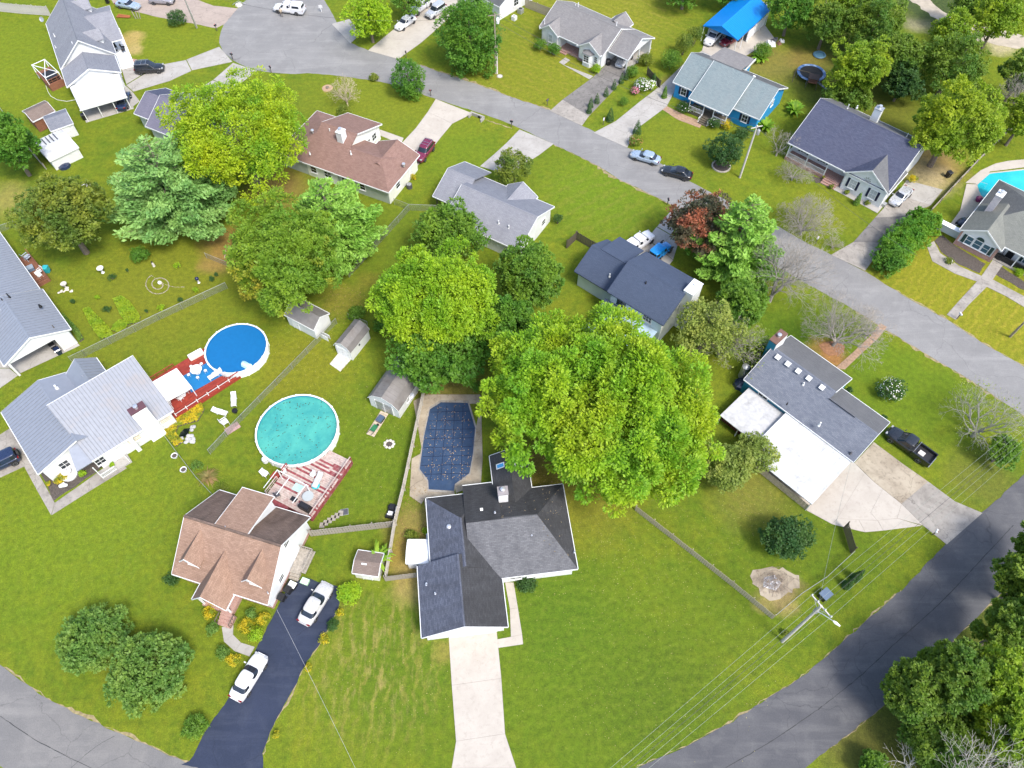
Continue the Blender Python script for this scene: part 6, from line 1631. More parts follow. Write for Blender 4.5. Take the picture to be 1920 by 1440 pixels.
def shrub(label, box, zc, mat, total=1500, leaf=.26, k=22, name='shrub', cat='shrub', group=None, csize=.34, rz=None, ratio=.55, flowers=None, lob=.1, squash=.85, up=.3):
    """low bush: crown to the ground, a few stems"""
    x0, y0, x1, y1 = box
    cx, cy = (x0 + x1) / 2, (y0 + y1) / 2
    r = (x1 - x0) / 2 * mpp(cx, cy, zc)
    c = G(cx, cy, zc)
    rs = rs_()
    rz = rz or zc
    C, CR = broad_clumps(r, rz, k, rs, csize, -.75, lob)
    t = thing(name, label, cat, (c.x, c.y, 0), 0, group)
    if k >= 25:
        S, SR, D = sub_clumps(C, CR, rs, 11, .34)
        V, F = rosettes(S, SR, D, total, leaf, rs, ratio)
    else: V, F = clump_leaves(C, CR, total, leaf, rs, squash, up, ratio)
    V[:, 2] = np.maximum(V[:, 2] + zc, .03)
    link('foliage', np_mesh('foliage', V, F, mat), t)
    st = MB()
    for i in range(5):
        a = 1.256 * i
        st.tube([(0, 0, -.05), (.3 * r * math.cos(a), .3 * r * math.sin(a), zc * .9)], [.05, .02], 4)
    st.build('stems', BARK, t, recalc=False)
    if flowers:
        mat2, nf, fs = flowers
        d = rs.normal(size=(nf, 3)); d[:, 2] = abs(d[:, 2]); d /= np.linalg.norm(d, axis=1, keepdims=True)
        P = d * np.array([r, r, rz]) * rs.uniform(.9, 1.06, (nf, 1)) + np.array([0, 0, zc])
        V, F = leaf_quads(P, d, np.full(nf, fs), np.full(nf, fs * .9), rs)
        tag(link('flowers', np_mesh('flowers', V, F, mat2), t), kind='stuff')
    return t

def cone_shrub(label, px, py, h, r, mat, total=500, leaf=.16, name='conifer_shrub', group=None, cat='shrub'):
    c = G(px, py, h * .5)
    rs = rs_()
    u = rs.random(total); a = rs.uniform(0, 6.283, total)
    z = h * (1 - np.sqrt(u)) * 1.0
    prof = np.minimum(1, (z / h) * 6 + .55) * (1 - z / h) ** .7
    rr = r * prof * rs.uniform(.75, 1.1, total)
    P = np.stack([rr * np.cos(a), rr * np.sin(a), z + .05], 1)
    N = np.stack([np.cos(a), np.sin(a), np.full(total, .7)], 1) + rs.normal(size=(total, 3)) * .4; N /= np.linalg.norm(N, axis=1, keepdims=True)
    V, F = leaf_quads(P, N, leaf * rs.uniform(.7, 1.3, total), leaf * .6 * np.ones(total), rs)
    t = thing(name, label, cat, (c.x, c.y, 0), 0, group)
    link('foliage', np_mesh('foliage', V, F, mat), t)
    MB().tube([(0, 0, -.05), (0, 0, h * .9)], [.05, .015], 5).build('stem', BARK, t, recalc=False)
    return t

def spiky(label, px, py, n, L, mat, z=0.0, name='grass_clump', cat='plant', width=.05, droop=.5, rise=.9, group=None):
    """a fountain of long arching blades"""
    c = G(px, py, L * .3)
    rs = rs_()
    V, F = [], []
    for i in range(n):
        a = rs.uniform(0, 6.283); l = L * rs.uniform(.6, 1.15); s = rs.uniform(.35, 1.0)
        dx, dy = math.cos(a), math.sin(a); w = width * rs.uniform(.7, 1.3)
        o = len(V)
        for j, f in enumerate((0, .35, .7, 1.0)):
            x = l * s * f; zz = l * (rise * f - (droop + .5 * s) * f * f) + .05
            ww = w * (1.0, 1.1, .8, .1)[j]
            V += [(dx * x - dy * ww, dy * x + dx * ww, max(zz, .04)), (dx * x + dy * ww, dy * x - dx * ww, max(zz, .04))]
        for j in range(3): F.append((o + 2 * j, o + 2 * j + 1, o + 2 * j + 3, o + 2 * j + 2))
    t = thing(name, label, cat, (c.x, c.y, z), 0, group)
    link('blades', np_mesh('blades', np.array(V), np.array(F), mat), t)
    return t

def bare_tree(label, bx, by, h, spread, mat=None, seed=1, depth=6, dirv=(0, 0), name='bare_tree', r0=None, stems=3, twig=.014, up=.35, foliage=None, cat='tree'):
    """leafless tree: base at photo point (bx, by)"""
    mat = mat or DEADBARK
    c = G(bx, by)
    rr = random.Random(seed)
    t = thing(name, label, cat, c)
    mb = MB(); tk = MB()
    tips = []
    def grow(p, d, L, r, k):
        q = p + d * L * .5 + Vector((rr.gauss(0, .05), rr.gauss(0, .05), rr.gauss(0, .03))) * L
        e = q + (d + Vector((rr.gauss(0, .14), rr.gauss(0, .14), rr.gauss(0, .1)))).normalized() * L * .5
        r1 = max(twig * .7, r * .68)
        mb.tube([p, q, e], [r, (r + r1) / 2, r1], 5 if r > .05 else 3, False)
        if k <= 0: tips.append(e); return
        nb = rr.choice((2, 3, 3)) if k > 1 else rr.choice((2, 3, 4))
        ph = rr.uniform(0, 6.28)
        for i in range(nb):
            a = ph + 6.283 * i / nb + rr.gauss(0, .3)
            ax = d.cross(Vector((0, 0, 1)) if abs(d.z) < .9 else Vector((1, 0, 0))).normalized(); ay = d.cross(ax)
            sp = rr.uniform(.35, .85)
            nd = (d + (ax * math.cos(a) + ay * math.sin(a)) * sp + Vector((0, 0, up * .25))).normalized()
            grow(e if i else e, nd, L * rr.uniform(.62, .86), r1 * rr.uniform(.7, .95), k - 1)
            if k > 2 and rr.random() < .5:
                nd2 = (d + (ax * math.cos(a + 2) + ay * math.sin(a + 2)) * .9).normalized()
                grow(q, nd2, L * .5, r1 * .55, k - 2)
    r0 = r0 or h * .03
    L0 = h * .30
    tk.tube([(0, 0, -.1), (dirv[0] * .15, dirv[1] * .15, h * .14)], [r0 * 1.3, r0], 8)
    for s_ in range(stems):
        a = 6.283 * s_ / stems + rr.uniform(-.4, .4)
        d = Vector((math.cos(a) * spread + dirv[0], math.sin(a) * spread + dirv[1], 1)).normalized()
        grow(Vector((dirv[0] * .15, dirv[1] * .15, h * .13)), d, L0, r0 * .75, depth)
    tk.build('trunk', mat, t, smooth=True, recalc=False)
    mb.build('branches', mat, t, recalc=False)
    if foliage:
        m2, n, leaf, keep = foliage
        rs = rs_()
        tp = np.array([tuple(v) for v in tips]); tp = tp[rs.random(len(tp)) < keep]
        V, F = clump_leaves(tp, np.full(len(tp), .55), n, leaf, rs, .7)
        link('crown', np_mesh('crown', V, F, m2), t)
    return t

# leaf colours (albedo)
_leafm = leafm
def leafm(name, c1, c2, c3=None, *a, **k): return _leafm(name, cm((c1[0] * 1.06, c1[1], c1[2]), 1.66), cm((c2[0] * 1.06, c2[1], c2[2]), 1.66), c3 and cm(c3, 1.6), *a, **k)
L_GIANT = leafm('bright_lime_leaves', (.105, .200, .004), (.200, .265, .003), None, .16)
L_GIANT2 = leafm('bright_lime_leaves_right', (.075, .185, .005), (.145, .245, .003), (.195, .255, .004), .14)
L_CENTRE = leafm('yellow_lime_leaves', (.100, .205, .004), (.170, .255, .003), None, .2)
L_DEEP = leafm('deep_green_leaves', (.038, .110, .006), (.075, .155, .008), None, .25)
L_MID = leafm('mid_green_leaves', (.052, .120, .008), (.095, .165, .008), None, .25)
L_YELLOW = leafm('yellow_green_leaves', (.150, .235, .003), (.220, .275, .002), (.095, .190, .004), .18, .35, (.50, .68))
L_OLIVE = leafm('olive_leaves', (.092, .130, .010), (.135, .152, .012), (.060, .100, .010), .22)
L_AUTUMN = leafm('autumn_tinted_leaves', (.072, .150, .008), (.120, .190, .008), (.215, .185, .010), .16, .35, (.58, .72))
L_PINE = leafm('white_pine_needles', (.085, .185, .045), (.150, .260, .070), None, .25, .25)
L_PINE2 = leafm('pale_green_pine_needles', (.100, .215, .020), (.150, .265, .040), None, .25, .25)
L_DARK = leafm('dark_green_leaves', (.022, .060, .010), (.045, .090, .012), None, .3)
L_WOOD = leafm('woodland_leaves', (.048, .105, .008), (.115, .165, .010), None, .12)
L_WOOD2 = leafm('lime_woodland_leaves', (.105, .175, .006), (.185, .235, .006), None, .15)
L_RED = leafm('purple_red_leaves', (.034, .045, .022), (.075, .055, .025), (.24, .080, .040), .28, .35, (.48, .58))
L_HEDGE = leafm('hedge_leaves', (.045, .130, .005), (.095, .185, .006), None, .4)
L_BUSH = leafm('grey_green_bush_leaves', (.060, .128, .018), (.110, .178, .026), None, .4)
L_WILLOW = leafm('grey_olive_leaves', (.110, .155, .025), (.165, .195, .035), None, .3)
L_LIME = leafm('lime_shrub_leaves', (.130, .235, .004), (.190, .270, .004), None, .6)
L_GOLD = leafm('golden_shrub_leaves', (.300, .250, .006), (.380, .300, .008), (.130, .170, .008), .8)
L_PALM = leafm('broad_leaves', (.070, .170, .006), (.140, .220, .010), None, .8)
L_REED = leafm('reddish_blades', (.120, .120, .030), (.170, .110, .045), None, .8)
PETALW = plain('white_petals', (.72, .70, .66), .7, var=.1)
PETALP = plain('pink_petals', (.50, .14, .22), .7, var=.25)
PETALR = plain('coral_petals', (.42, .12, .08), .7, var=.25)

# ---- the big trees
tree('giant lime green tree, the largest crown of all, behind the black roofed house', (862, 594, 1350, 942), 9.0, L_GIANT2, 150000, .34, 82, csize=.215, rz=6.4, lob=.14, low=-.12, limbs=16, notch=((-122, 28, .50), (-68, 24, 1.28), (176, 22, 1.08), (68, 18, .80), (35, 25, 1.06), (120, 25, .95)))
tree('bright yellow green tree between the long shed and the grey house', (700, 440, 935, 680), 9.5, L_CENTRE, 56000, .32, 58, csize=.25, rz=5.5, lob=.2, limbs=12)
tree('deep green tree just below the bright yellow green tree, over the covered pool', (735, 590, 920, 725), 5.5, L_DEEP, 20000, .40, 70, csize=.24, rz=4.2)
tree('dark leafy tree in front of the grey roofed house', (782, 392, 910, 480), 5.5, L_MID, 11000, .38, 50, csize=.27)
tree('mid green tree right of the bright yellow green tree, by the grassy gap', (925, 455, 1060, 580), 6.5, L_MID, 15000, .38, 60, csize=.25)
tree('dark green tree filling the gap left of the giant lime tree', (890, 545, 1010, 680), 5.5, L_DEEP, 15000, .38, 60, csize=.25)
tree('yellow green maple beside the brown roofed house', (305, 126, 588, 380), 9.5, L_YELLOW, 56000, .32, 58, csize=.25, rz=5.8, lob=.14, limbs=12)
pine('tall blue green pine beside the yellow green maple', (185, 200, 440, 480), 15, L_PINE, 34000, .62, 13)
tree('dull olive tree at the left beside the pine', (28, 318, 205, 497), 7.0, L_OLIVE, 20000, .38, 90, csize=.21, rz=4.8)
tree('dark green tree at the left edge beside the white panelled shed', (-45, 222, 68, 308), 6.5, L_DEEP, 12000, .40, 50)
pine('pale green pine in front of the brown roofed house', (518, 305, 716, 505), 13, L_PINE2, 20000, .58, 11)
tree('orange tinted maple over the half hidden white shed', (410, 370, 660, 594), 8.0, L_AUTUMN, 48000, .32, 64, csize=.23, rz=5.5, lob=.14, limbs=12)
pine('pale green pine standing beside the purple red tree', (1300, 338, 1478, 550), 14, L_PINE2, 24000, .6, 12)
tree('purple red leaved tree at the end of the pickup driveway', (1248, 345, 1390, 508), 5.5, L_RED, 16000, .34, 50, csize=.25)
tree('light green tree at the foot of the pale green pine', (1335, 520, 1440, 625), 4.5, L_MID, 9000, .36, 40)
tree('thin willowy grey green tree at the chimney end of the navy roofed house', (1258, 570, 1392, 665), 5.0, L_WILLOW, 5500, .34, 55, csize=.22, lob=.3)
tree('olive young tree beside the white patio roof', (1312, 825, 1420, 925), 3.2, L_WILLOW, 7500, .28, 45, csize=.26, lob=.25)
tree('feathery olive tree touching the white patio roof edge', (1375, 800, 1465, 905), 2.8, L_WILLOW, 5500, .26, 40, csize=.28, lob=.3)
tree('dark round tree standing alone on the lawn inside the thin rail fence', (1428, 955, 1525, 1062), 2.6, L_DARK, 7000, .26, 45, csize=.28)
tree('large dense rounded evergreen at the leaning pole in the top middle', (812, -10, 950, 136), 6.4, L_DEEP, 26000, .32, 80, csize=.22, rz=7.6, low=-1, lob=.06)
tree('small pointed tree between lawn and street', (729, 110, 800, 186), 3.1, L_DEEP, 8000, .26, 45, csize=.28, rz=4.0, low=-1, lob=.05)
tree('bright green tree between two driveways at the top', (648, -6, 735, 66), 5.0, L_LIME, 8000, .38, 45, csize=.25, low=-.95)
tree('green tree behind the three parked cars at the top', (730, -20, 800, 18), 4.0, L_MID, 4500, .36, 30)
tree('small leafy tree on the grey house driveway edge', (928, 286, 1001, 346), 3.4, L_OLIVE, 5000, .30, 35, csize=.28)
tree('dark bush tree ringed by a white kerb on the street side lawn', (1325, 248, 1396, 316), 2.8, L_DARK, 5500, .28, 35, csize=.28, low=-.6)
# twin round bushes lower left
shrub('left one of the two big round bushes on the lower left lawn', (104, 1146, 244, 1250), 2.2, L_BUSH, 9500, .32, 60, csize=.22, rz=2.1, lob=.03)
shrub('right one of the two big round bushes on the lower left lawn', (192, 1178, 358, 1334), 2.6, L_BUSH, 13500, .32, 75, csize=.2, rz=2.5, lob=.03)
shrub('clipped dark round bush on the top left lawn', (312, 18, 350, 49), 1.3, L_DARK, 2600, .22, 30, lob=.03)
# hedge by the right edge house: single bushes grown together
hb = [(1632, 455, 1700, 522, L_DEEP), (1645, 430, 1722, 490, L_HEDGE), (1668, 408, 1745, 468, L_HEDGE), (1700, 390, 1765, 440, L_HEDGE)]
for k, (a, b, c_, d, m) in enumerate(hb):
    shrub(['dark green front end bush of the tall hedge by the street', 'second bush of the tall hedge, counted from the street', 'third bush of the tall hedge, counted from the street', 'bush at the house end of the tall hedge'][k], (a, b, c_, d), 1.7, m, 5200, .28, 40, group='bushes of the tall hedge', csize=.27, name='hedge_bush', cat='hedge')
# ---- upper right wood
wood = [
    ((1555, 62, 1668, 195), 6.5, L_WOOD2, 15000, 'lime tinted broad tree behind the trampoline'),
    ((1708, 138, 1873, 325), 8.0, L_WOOD2, 24000, 'large yellow green tree behind the white house with navy shutters'),
    ((1738, 25, 1832, 110), 6.5, L_WOOD2, 9000, 'round lime tree near the pale dirt track'),
    ((1722, 88, 1850, 165), 5.5, L_WOOD, 11000, 'dark tree right below the round lime tree near the dirt track'),
    ((1820, -10, 1925, 80), 7.0, L_WOOD2, 11000, 'yellow green tree at the top right corner'),
    ((1580, -5, 1700, 100), 6.0, L_WOOD, 14000, 'mixed green tree between the dirt track and the trampoline tree'),
    ((1640, 60, 1735, 165), 5.0, L_WOOD, 11000, 'dark green tree at the centre of the upper right wood'),
    ((1505, 0, 1600, 85), 5.0, L_WOOD, 9000, 'dark leafy tree right of the blue carport'),
    ((1440, -15, 1530, 50), 5.0, L_DEEP, 8000, 'dark green tree at the top edge behind the blue carport'),
    ((1555, -30, 1630, 40), 6.0, L_WOOD2, 6000, 'pale lime tree at the top edge right of the blue carport'),
    ((1655, 120, 1730, 190), 3.5, L_DARK, 6000, 'low dark bushy tree in the shade of the upper right wood'),
    ((1870, 95, 1960, 190), 5.5, L_WOOD, 8000, 'green tree on the right edge below the dirt track'),
    ((1880, 175, 1965, 262), 5.5, L_WOOD2, 8000, 'bright leafy tree on the right edge above the turquoise pool'),
    ((1780, -25, 1850, 40), 5.0, L_WOOD, 5000, 'dark tree at the top edge above the dirt track'),
    ((1545, 150, 1640, 215), 3.0, L_WOOD, 7000, 'low spreading tree at the blue roof ridge behind the trampoline'),
    ((1240, -40, 1330, 6), 3.5, L_DEEP, 5000, 'dark hedge tree at the top edge left of the blue carport'),
    ((1330, -45, 1420, 0), 4.0, L_DEEP, 5000, 'dark tree behind the blue carport roof at the top edge')]
for b, zc, m, n, lb in wood:
    tree(lb, b, zc, m, int(n * 1.35), .36, 55, csize=.24, group='trees of the upper right wood', lob=.22)
# ---- lower right wood
lw = [
    ((1652, 1232, 1770, 1360), 5.0, L_WOOD, 15000, 'dark tree overhanging the blue grey road at the lower right'),
    ((1720, 1205, 1862, 1330), 6.5, L_WOOD, 19000, 'tall dark green tree in the middle of the lower right wood'),
    ((1808, 1215, 1930, 1340), 7.0, L_WOOD2, 17000, 'yellow tipped tree near the right edge of the lower right wood'),
    ((1832, 1120, 1960, 1240), 6.5, L_WOOD, 17000, 'green tree on the right edge beside the blue grey road'),
    ((1872, 1035, 1990, 1150), 6.0, L_WOOD, 14000, 'green tree on the right edge, second from the top of the lower right wood'),
    ((1900, 985, 2000, 1070), 5.5, L_WOOD, 9000, 'green tree on the right edge, topmost of the lower right wood'),
    ((1822, 1320, 1950, 1430), 6.0, L_WOOD2, 14000, 'fresh lime green tree behind the bleached dead trees'),
    ((1690, 1320, 1840, 1450), 3.5, L_WOOD, 15000, 'low dark tree under the bleached dead tree'),
    ((1760, 1400, 1950, 1520), 3.0, L_WOOD, 9000, 'low dark tree cut by the bottom right corner'),
    ((1610, 1412, 1670, 1470), 1.6, L_MID, 4000, 'small green sapling at the bottom edge beside the road verge')]
for b, zc, m, n, lb in lw:
    tree(lb, b, zc, m, int(n * 1.3), .33, 60, csize=.24, group='trees of the lower right wood', lob=.2)
PALEDEAD = plain('bleached_white_bark', (.46, .43, .38), .9, var=.15, scale=5)
bare_tree('bleached dead tree with upright branches at the lower right corner', 1778, 1478, 9.5, .16, PALEDEAD, 3, 5, (-.06, .12), stems=3, r0=.2)
bare_tree('second bleached dead tree at the bottom right, half outside the frame', 1880, 1500, 9.0, .3, PALEDEAD, 4, 5, (-.05, .1), stems=3, r0=.2)
bare_tree('thin dead sapling leaning over the lower right verge', 1700, 1440, 4.5, .2, PALEDEAD, 5, 4, (-.4, .3), stems=2)
# ---- bare trees along the street
bare_tree('leafless grey tree leaning over the street by the stained driveway', 1442, 565, 9.0, .45, DEADBARK, 8, 6, (.25, .25), stems=4)
bare_tree('twisted leafless tree on the red brown mulch ring', 1562, 648, 6.5, .9, DEADBARK, 9, 6, (.1, .1), stems=5, up=.1)
bare_tree('low spreading leafless tree over the narrow brick walk', 1622, 634, 4.2, 1.1, DEADBARK, 10, 5, (.1, .2), stems=4, up=0)
bare_tree('wide half dead tree beside the black pickup', 1822, 818, 6.4, .9, plain('grey_bark', (.26, .25, .21), .95, var=.25, scale=5), 12, 5, (-.25, .1), stems=6, up=.0, foliage=(L_WILLOW, 500, .22, .35))
bare_tree('half leafless tree beside the willowy tree at the navy roofed house', 1345, 668, 6.5, .7, DEADBARK, 14, 6, (0, .1), stems=4, foliage=(L_WILLOW, 1800, .26, .4))
bare_tree('bare shrub on the lawn in front of the white porch', 1484, 338, 3.4, 1.1, DEADBARK, 16, 5, (0, 0), stems=6, up=0)
bare_tree('small pale bare tree beside the banana plants', 1455, 292, 4.5, .5, DEADBARK, 17, 5, (0, 0), stems=3)
bare_tree('feathery bare sapling on the lawn above the brown roofed house', 652, 198, 4.5, .5, plain('pale_twigs', (.40, .33, .24), .9), 18, 5, (0, 0), stems=4)
bare_tree('grey bare branches at the right edge above the turquoise pool', 1892, 245, 8.0, .4, DEADBARK, 19, 6, (0, .1), stems=3)
bare_tree('bare bush behind the mailbox at the stained driveway mouth', 1560, 466, 1.8, 1.2, DEADBARK, 20, 4, (0, 0), stems=6)
bare_tree('pale bare bush on the lawn by the stained driveway', 1500, 440, 5.5, .8, DEADBARK, 22, 6, (0, .1), stems=5, up=.1)
# ---- shrubs
tree('leafy green tree with cascading crown at the right edge by the half dead tree', (1850, 800, 1915, 892), 2.6, L_MID, 5000, .26, 35, csize=.3)
shrub('flowering shrub alone on the lawn of the teal house', (1645, 706, 1698, 754), 1.3, L_DARK, 2200, .2, 25, flowers=(PETALW, 140, .14))
shrub('clipped lime round shrub beside the dark blue driveway', (630, 1086, 678, 1137), 1.1, L_LIME, 3200, .16, 35, lob=.04)
shrub('dark round shrub on the dark blue driveway edge', (610, 1156, 638, 1186), .6, L_DARK, 1100, .14, 18)
for k, (x, y, w, d) in enumerate(((638, 1147, 20, 'golden shrub nearest the clipped lime shrub on the driveway edge'), (608, 1197, 26, 'golden shrub just below the dark round shrub on the driveway edge'), (578, 1252, 18, 'golden shrub halfway down the driveway edge'), (517, 1377, 15, 'golden shrub lowest along the dark blue driveway edge'))):
    shrub(d, (x - w / 2, y - w / 2, x + w / 2, y + w / 2), .45, L_GOLD, 420, .15, 10, group='golden shrubs along the dark blue driveway')
shrub('tall grass clump on the lawn beside the driveway mouth', (345, 1338, 389, 1386), .8, L_MID, 1500, .5, 30, 'grass_clump', 'plant', ratio=.14)
for k, (x, y, w, m, d) in enumerate(((392, 1146, 30, L_GOLD, 'golden bush left of the tan house porch'), (398, 1178, 30, L_BUSH, 'green bush along the curved garden walk'), (418, 1222, 34, L_BUSH, 'bush at the outer bend of the curved garden walk'), (436, 1238, 30, L_GOLD, 'yellowish bush at the driveway end of the curved walk'), (462, 1172, 36, L_GOLD, 'golden flower bush inside the curved walk'), (480, 1190, 34, L_LIME, 'lime bush between curved walk and dark driveway'), (492, 1160, 30, L_GOLD, 'golden bush under the tan house front window'), (322, 1086, 34, L_DARK, 'dark bush at the left front corner of the tan house'), (470, 1150, 26, L_BUSH, 'small bush right of the tan house porch steps'))):
    shrub(d, (x - w / 2, y - w / 2, x + w / 2, y + w / 2), .6, m, 900, .16, 16)
spiky('reddish tufted grass beside the low rail fence', 388, 892, 160, 1.7, L_REED, width=.04)
shrub('low green bush at the low rail fence', (355, 862, 382, 884), .5, L_BUSH, 500, .15, 12)
shrub('small bush at the lower end of the low rail fence', (400, 905, 432, 925), .5, L_OLIVE, 500, .15, 12)
spiky('broad leaved plant leaning over the small brown shed', 708, 1052, 42, 2.2, L_PALM, 1.2, 'broad_leaf_plant', width=.17, droop=.35)
spiky('broad leaved plant at the wooden fence above the brown shed', 722, 1040, 24, 1.5, L_PALM, .8, 'broad_leaf_plant', width=.14, droop=.35)
for k, (x, y, L, d) in enumerate(((1490, 205, 3.2, 'banana plant beside the turquoise gable wall'), (1436, 236, 3.0, 'banana plant at the front corner of the bright blue house'), (1427, 108, 2.8, 'tall broad leaved plant behind the bright blue house'))):
    spiky(d, x, y, 40, L * .75, L_PALM, 0, 'banana_plant', width=.24, droop=.3, rise=1.1)
# row of pointed shrubs along the worn grey driveway
for k, (x, y, hh) in enumerate(((1105, 204, 1.6), (1108, 192, 1.9), (1120, 184, 2.0), (1137, 171, 2.0), (1152, 158, 2.0), (1166, 146, 2.1), (1175, 138, 2.3))):
    cone_shrub(['pointed shrub nearest the street on the worn grey driveway', 'second pointed shrub up the worn grey driveway', 'third pointed shrub up the worn grey driveway', 'fourth pointed shrub up the worn grey driveway', 'fifth pointed shrub up the worn grey driveway', 'sixth pointed shrub up the worn grey driveway', 'pointed shrub nearest the carport end of the worn grey driveway'][k], x, y, hh, .5, L_DARK, 420, .16, group='pointed shrubs along the worn grey driveway')
for x, y, hh, rr_, d in ((1145, 214, 2.6, .7, 'larger pointed shrub by the white mailbox'), (1196, 238, 2.8, .75, 'pointed shrub at the mouth of the blue house driveway'), (1226, 148, 2.6, .6, 'pointed shrub beside the white flowering bush'), (1611, 1078, 3.0, .55, 'pointed evergreen right of the utility pole'), (1594, 1092, 2.6, .55, 'pointed evergreen nearest the utility pole'), (1610, 372, 2.4, .5, 'pointed shrub between the two navy shuttered windows'), (1247, 172, 2.4, .5, 'narrow shrub at the left corner of the bright blue house')):
    cone_shrub(d, x, y, hh, rr_, L_DARK if hh > 2.5 else L_MID, 900, .17)
for k, (x0, y0, x1, y1, zc, m, d, fl) in enumerate((
        (1235, 85, 1282, 140, 1.8, L_MID, 'leafy bush left of the bright blue house roof', None), (1262, 60, 1305, 105, 2.2, L_OLIVE, 'tall yellowish bush between two back lawns', None), (1285, 42, 1322, 90, 2.2, L_OLIVE, 'bushy shrub against the blue carport', None),
        (1188, 143, 1222, 176, 1.0, L_BUSH, 'white flowering bush beside the dark brown fence', (PETALW, 160, .22)), (1212, 145, 1232, 175, 1.0, L_LIME, 'white and green bush right of the white flowering bush', (PETALW, 60, .2)), (1181, 160, 1199, 181, .7, L_BUSH, 'pink flowering bush left of the white flowering bush', (PETALP, 110, .18)),
        (999, 70, 1028, 96, 1.2, L_MID, 'left one of the two round bushes before the bay window house', None), (1024, 80, 1052, 103, 1.2, L_DEEP, 'right one of the two round bushes before the bay window house', None), (1107, 118, 1129, 140, .8, L_LIME, 'bright lime round bush under the bay window', None),
        (1172, 120, 1200, 146, 1.2, L_MID, 'bush at the right corner of the open carport', None), (1195, 100, 1228, 124, 1.0, L_OLIVE, 'low bush behind the open carport', None),
        (1158, 180, 1180, 202, .7, L_MID, 'small bush on the strip between two driveways', None), (1268, 190, 1300, 212, .8, L_DARK, 'dark flower bush left of the blue house porch', (PETALW, 30, .14)), (1296, 196, 1316, 216, .7, L_OLIVE, 'pale flower bush at the blue house porch', (PETALW, 40, .16)), (1325, 220, 1352, 242, .8, L_DARK, 'flower bush right of the blue house steps', (PETALW, 25, .14)), (1352, 222, 1376, 246, .8, L_GOLD, 'yellow flowering bush by the blue house porch', None), (1375, 240, 1410, 262, .8, L_DARK, 'dark bush under the right window of the blue house', None),
        (1176, 252, 1206, 276, .8, L_OLIVE, 'flower clump at the mouth of the blue house driveway', (PETALR, 40, .16)), (1400, 232, 1420, 248, .5, L_LIME, 'small lime bush near the banana plant', None), (1410, 80, 1450, 110, 1.2, L_MID, 'leafy bush behind the bright blue house extension', None),
        (630, 196, 660, 218, .9, L_OLIVE, 'low bush at the back of the brown roofed house', None), (690, 139, 712, 152, .5, L_OLIVE, 'dry low bush at the street edge', None), (768, 325, 782, 338, .5, L_GOLD, 'small golden bush by the air conditioner', None), (1035, 395, 1057, 424, 1.1, L_DARK, 'dark bush at the white gable wall', None),
        (650, 575, 690, 602, 1.0, L_MID, 'bush at the end of the chain link fence near the barn roofed shed', None), (698, 600, 730, 620, 1.0, L_DEEP, 'dark bush left of the yellow green tree', None), (560, 590, 600, 604, .8, L_MID, 'bush at the half hidden white shed', None),
        (1700, 324, 1722, 346, .8, L_GOLD, 'golden shrub beside the silver car', None), (1553, 345, 1564, 355, .4, L_OLIVE, 'small pale shrub at the white porch landing', None), (1541, 328, 1549, 338, .35, L_GOLD, 'little yellow plant below the white porch', None), (1582, 355, 1594, 366, .4, L_OLIVE, 'small pale shrub under the left navy shuttered window', None), (1620, 374, 1632, 386, .4, L_OLIVE, 'small pale shrub under the right navy shuttered window', None),
        (1583, 722, 1600, 740, .7, L_DARK, 'dark bush in the roof corner of the teal house', None), (1652, 776, 1664, 790, .5, L_DARK, 'dark bush at the front of the teal house', None), (1425, 625, 1462, 680, 1.0, L_DARK, 'dark bush behind the teal house chimney', None),
        (240, 462, 282, 493, 1.0, L_DEEP, 'dark round bush under the pine tree', None), (963, 1086, 1013, 1102, .4, L_DARK, 'clipped low box hedge under the front window of the black roofed house', None), (1466, 1178, 1484, 1195, .5, L_OLIVE, 'weedy bush at the foot of the utility pole', None), (1400, 690, 1420, 706, .6, L_DARK, 'dark bush beside the grey tank of the teal house', None),
        (100, 888, 128, 908, .3, L_GOLD, 'golden plant left of the white fountain', None), (146, 878, 164, 896, .45, L_LIME, 'lime plant right of the white fountain', None), (204, 866, 216, 876, .3, L_LIME, 'small plant at the right end of the mulch bed', None), (85, 900, 96, 912, .3, L_GOLD, 'small golden plant at the left end of the mulch bed', None),
        (1770, 480, 1790, 498, .3, L_OLIVE, 'sparse plant in the dark mulch bed under the arched window', (PETALW, 12, .12)), (790, 990, 806, 1000, .5, L_LIME, 'green potted bush at the black roofed house side', None), (755, 1000, 790, 1012, .5, L_OLIVE, 'weedy bush between wooden fence and white metal shed', None),
        (1900, 500, 1925, 520, .3, L_LIME, 'low plants at the right edge mulch bed', None), (880, 715, 905, 735, .8, L_DEEP, 'dark bush at the top right corner of the navy pool cover', None))):
    w = (x1 - x0) * mpp((x0 + x1) / 2, (y0 + y1) / 2)
    shrub(d, (x0, y0, x1, y1), zc, m, int(min(3000, 260 + 170 * w * w)), .2 if w > 2 else .15, 22 if w > 2 else 12, flowers=fl)

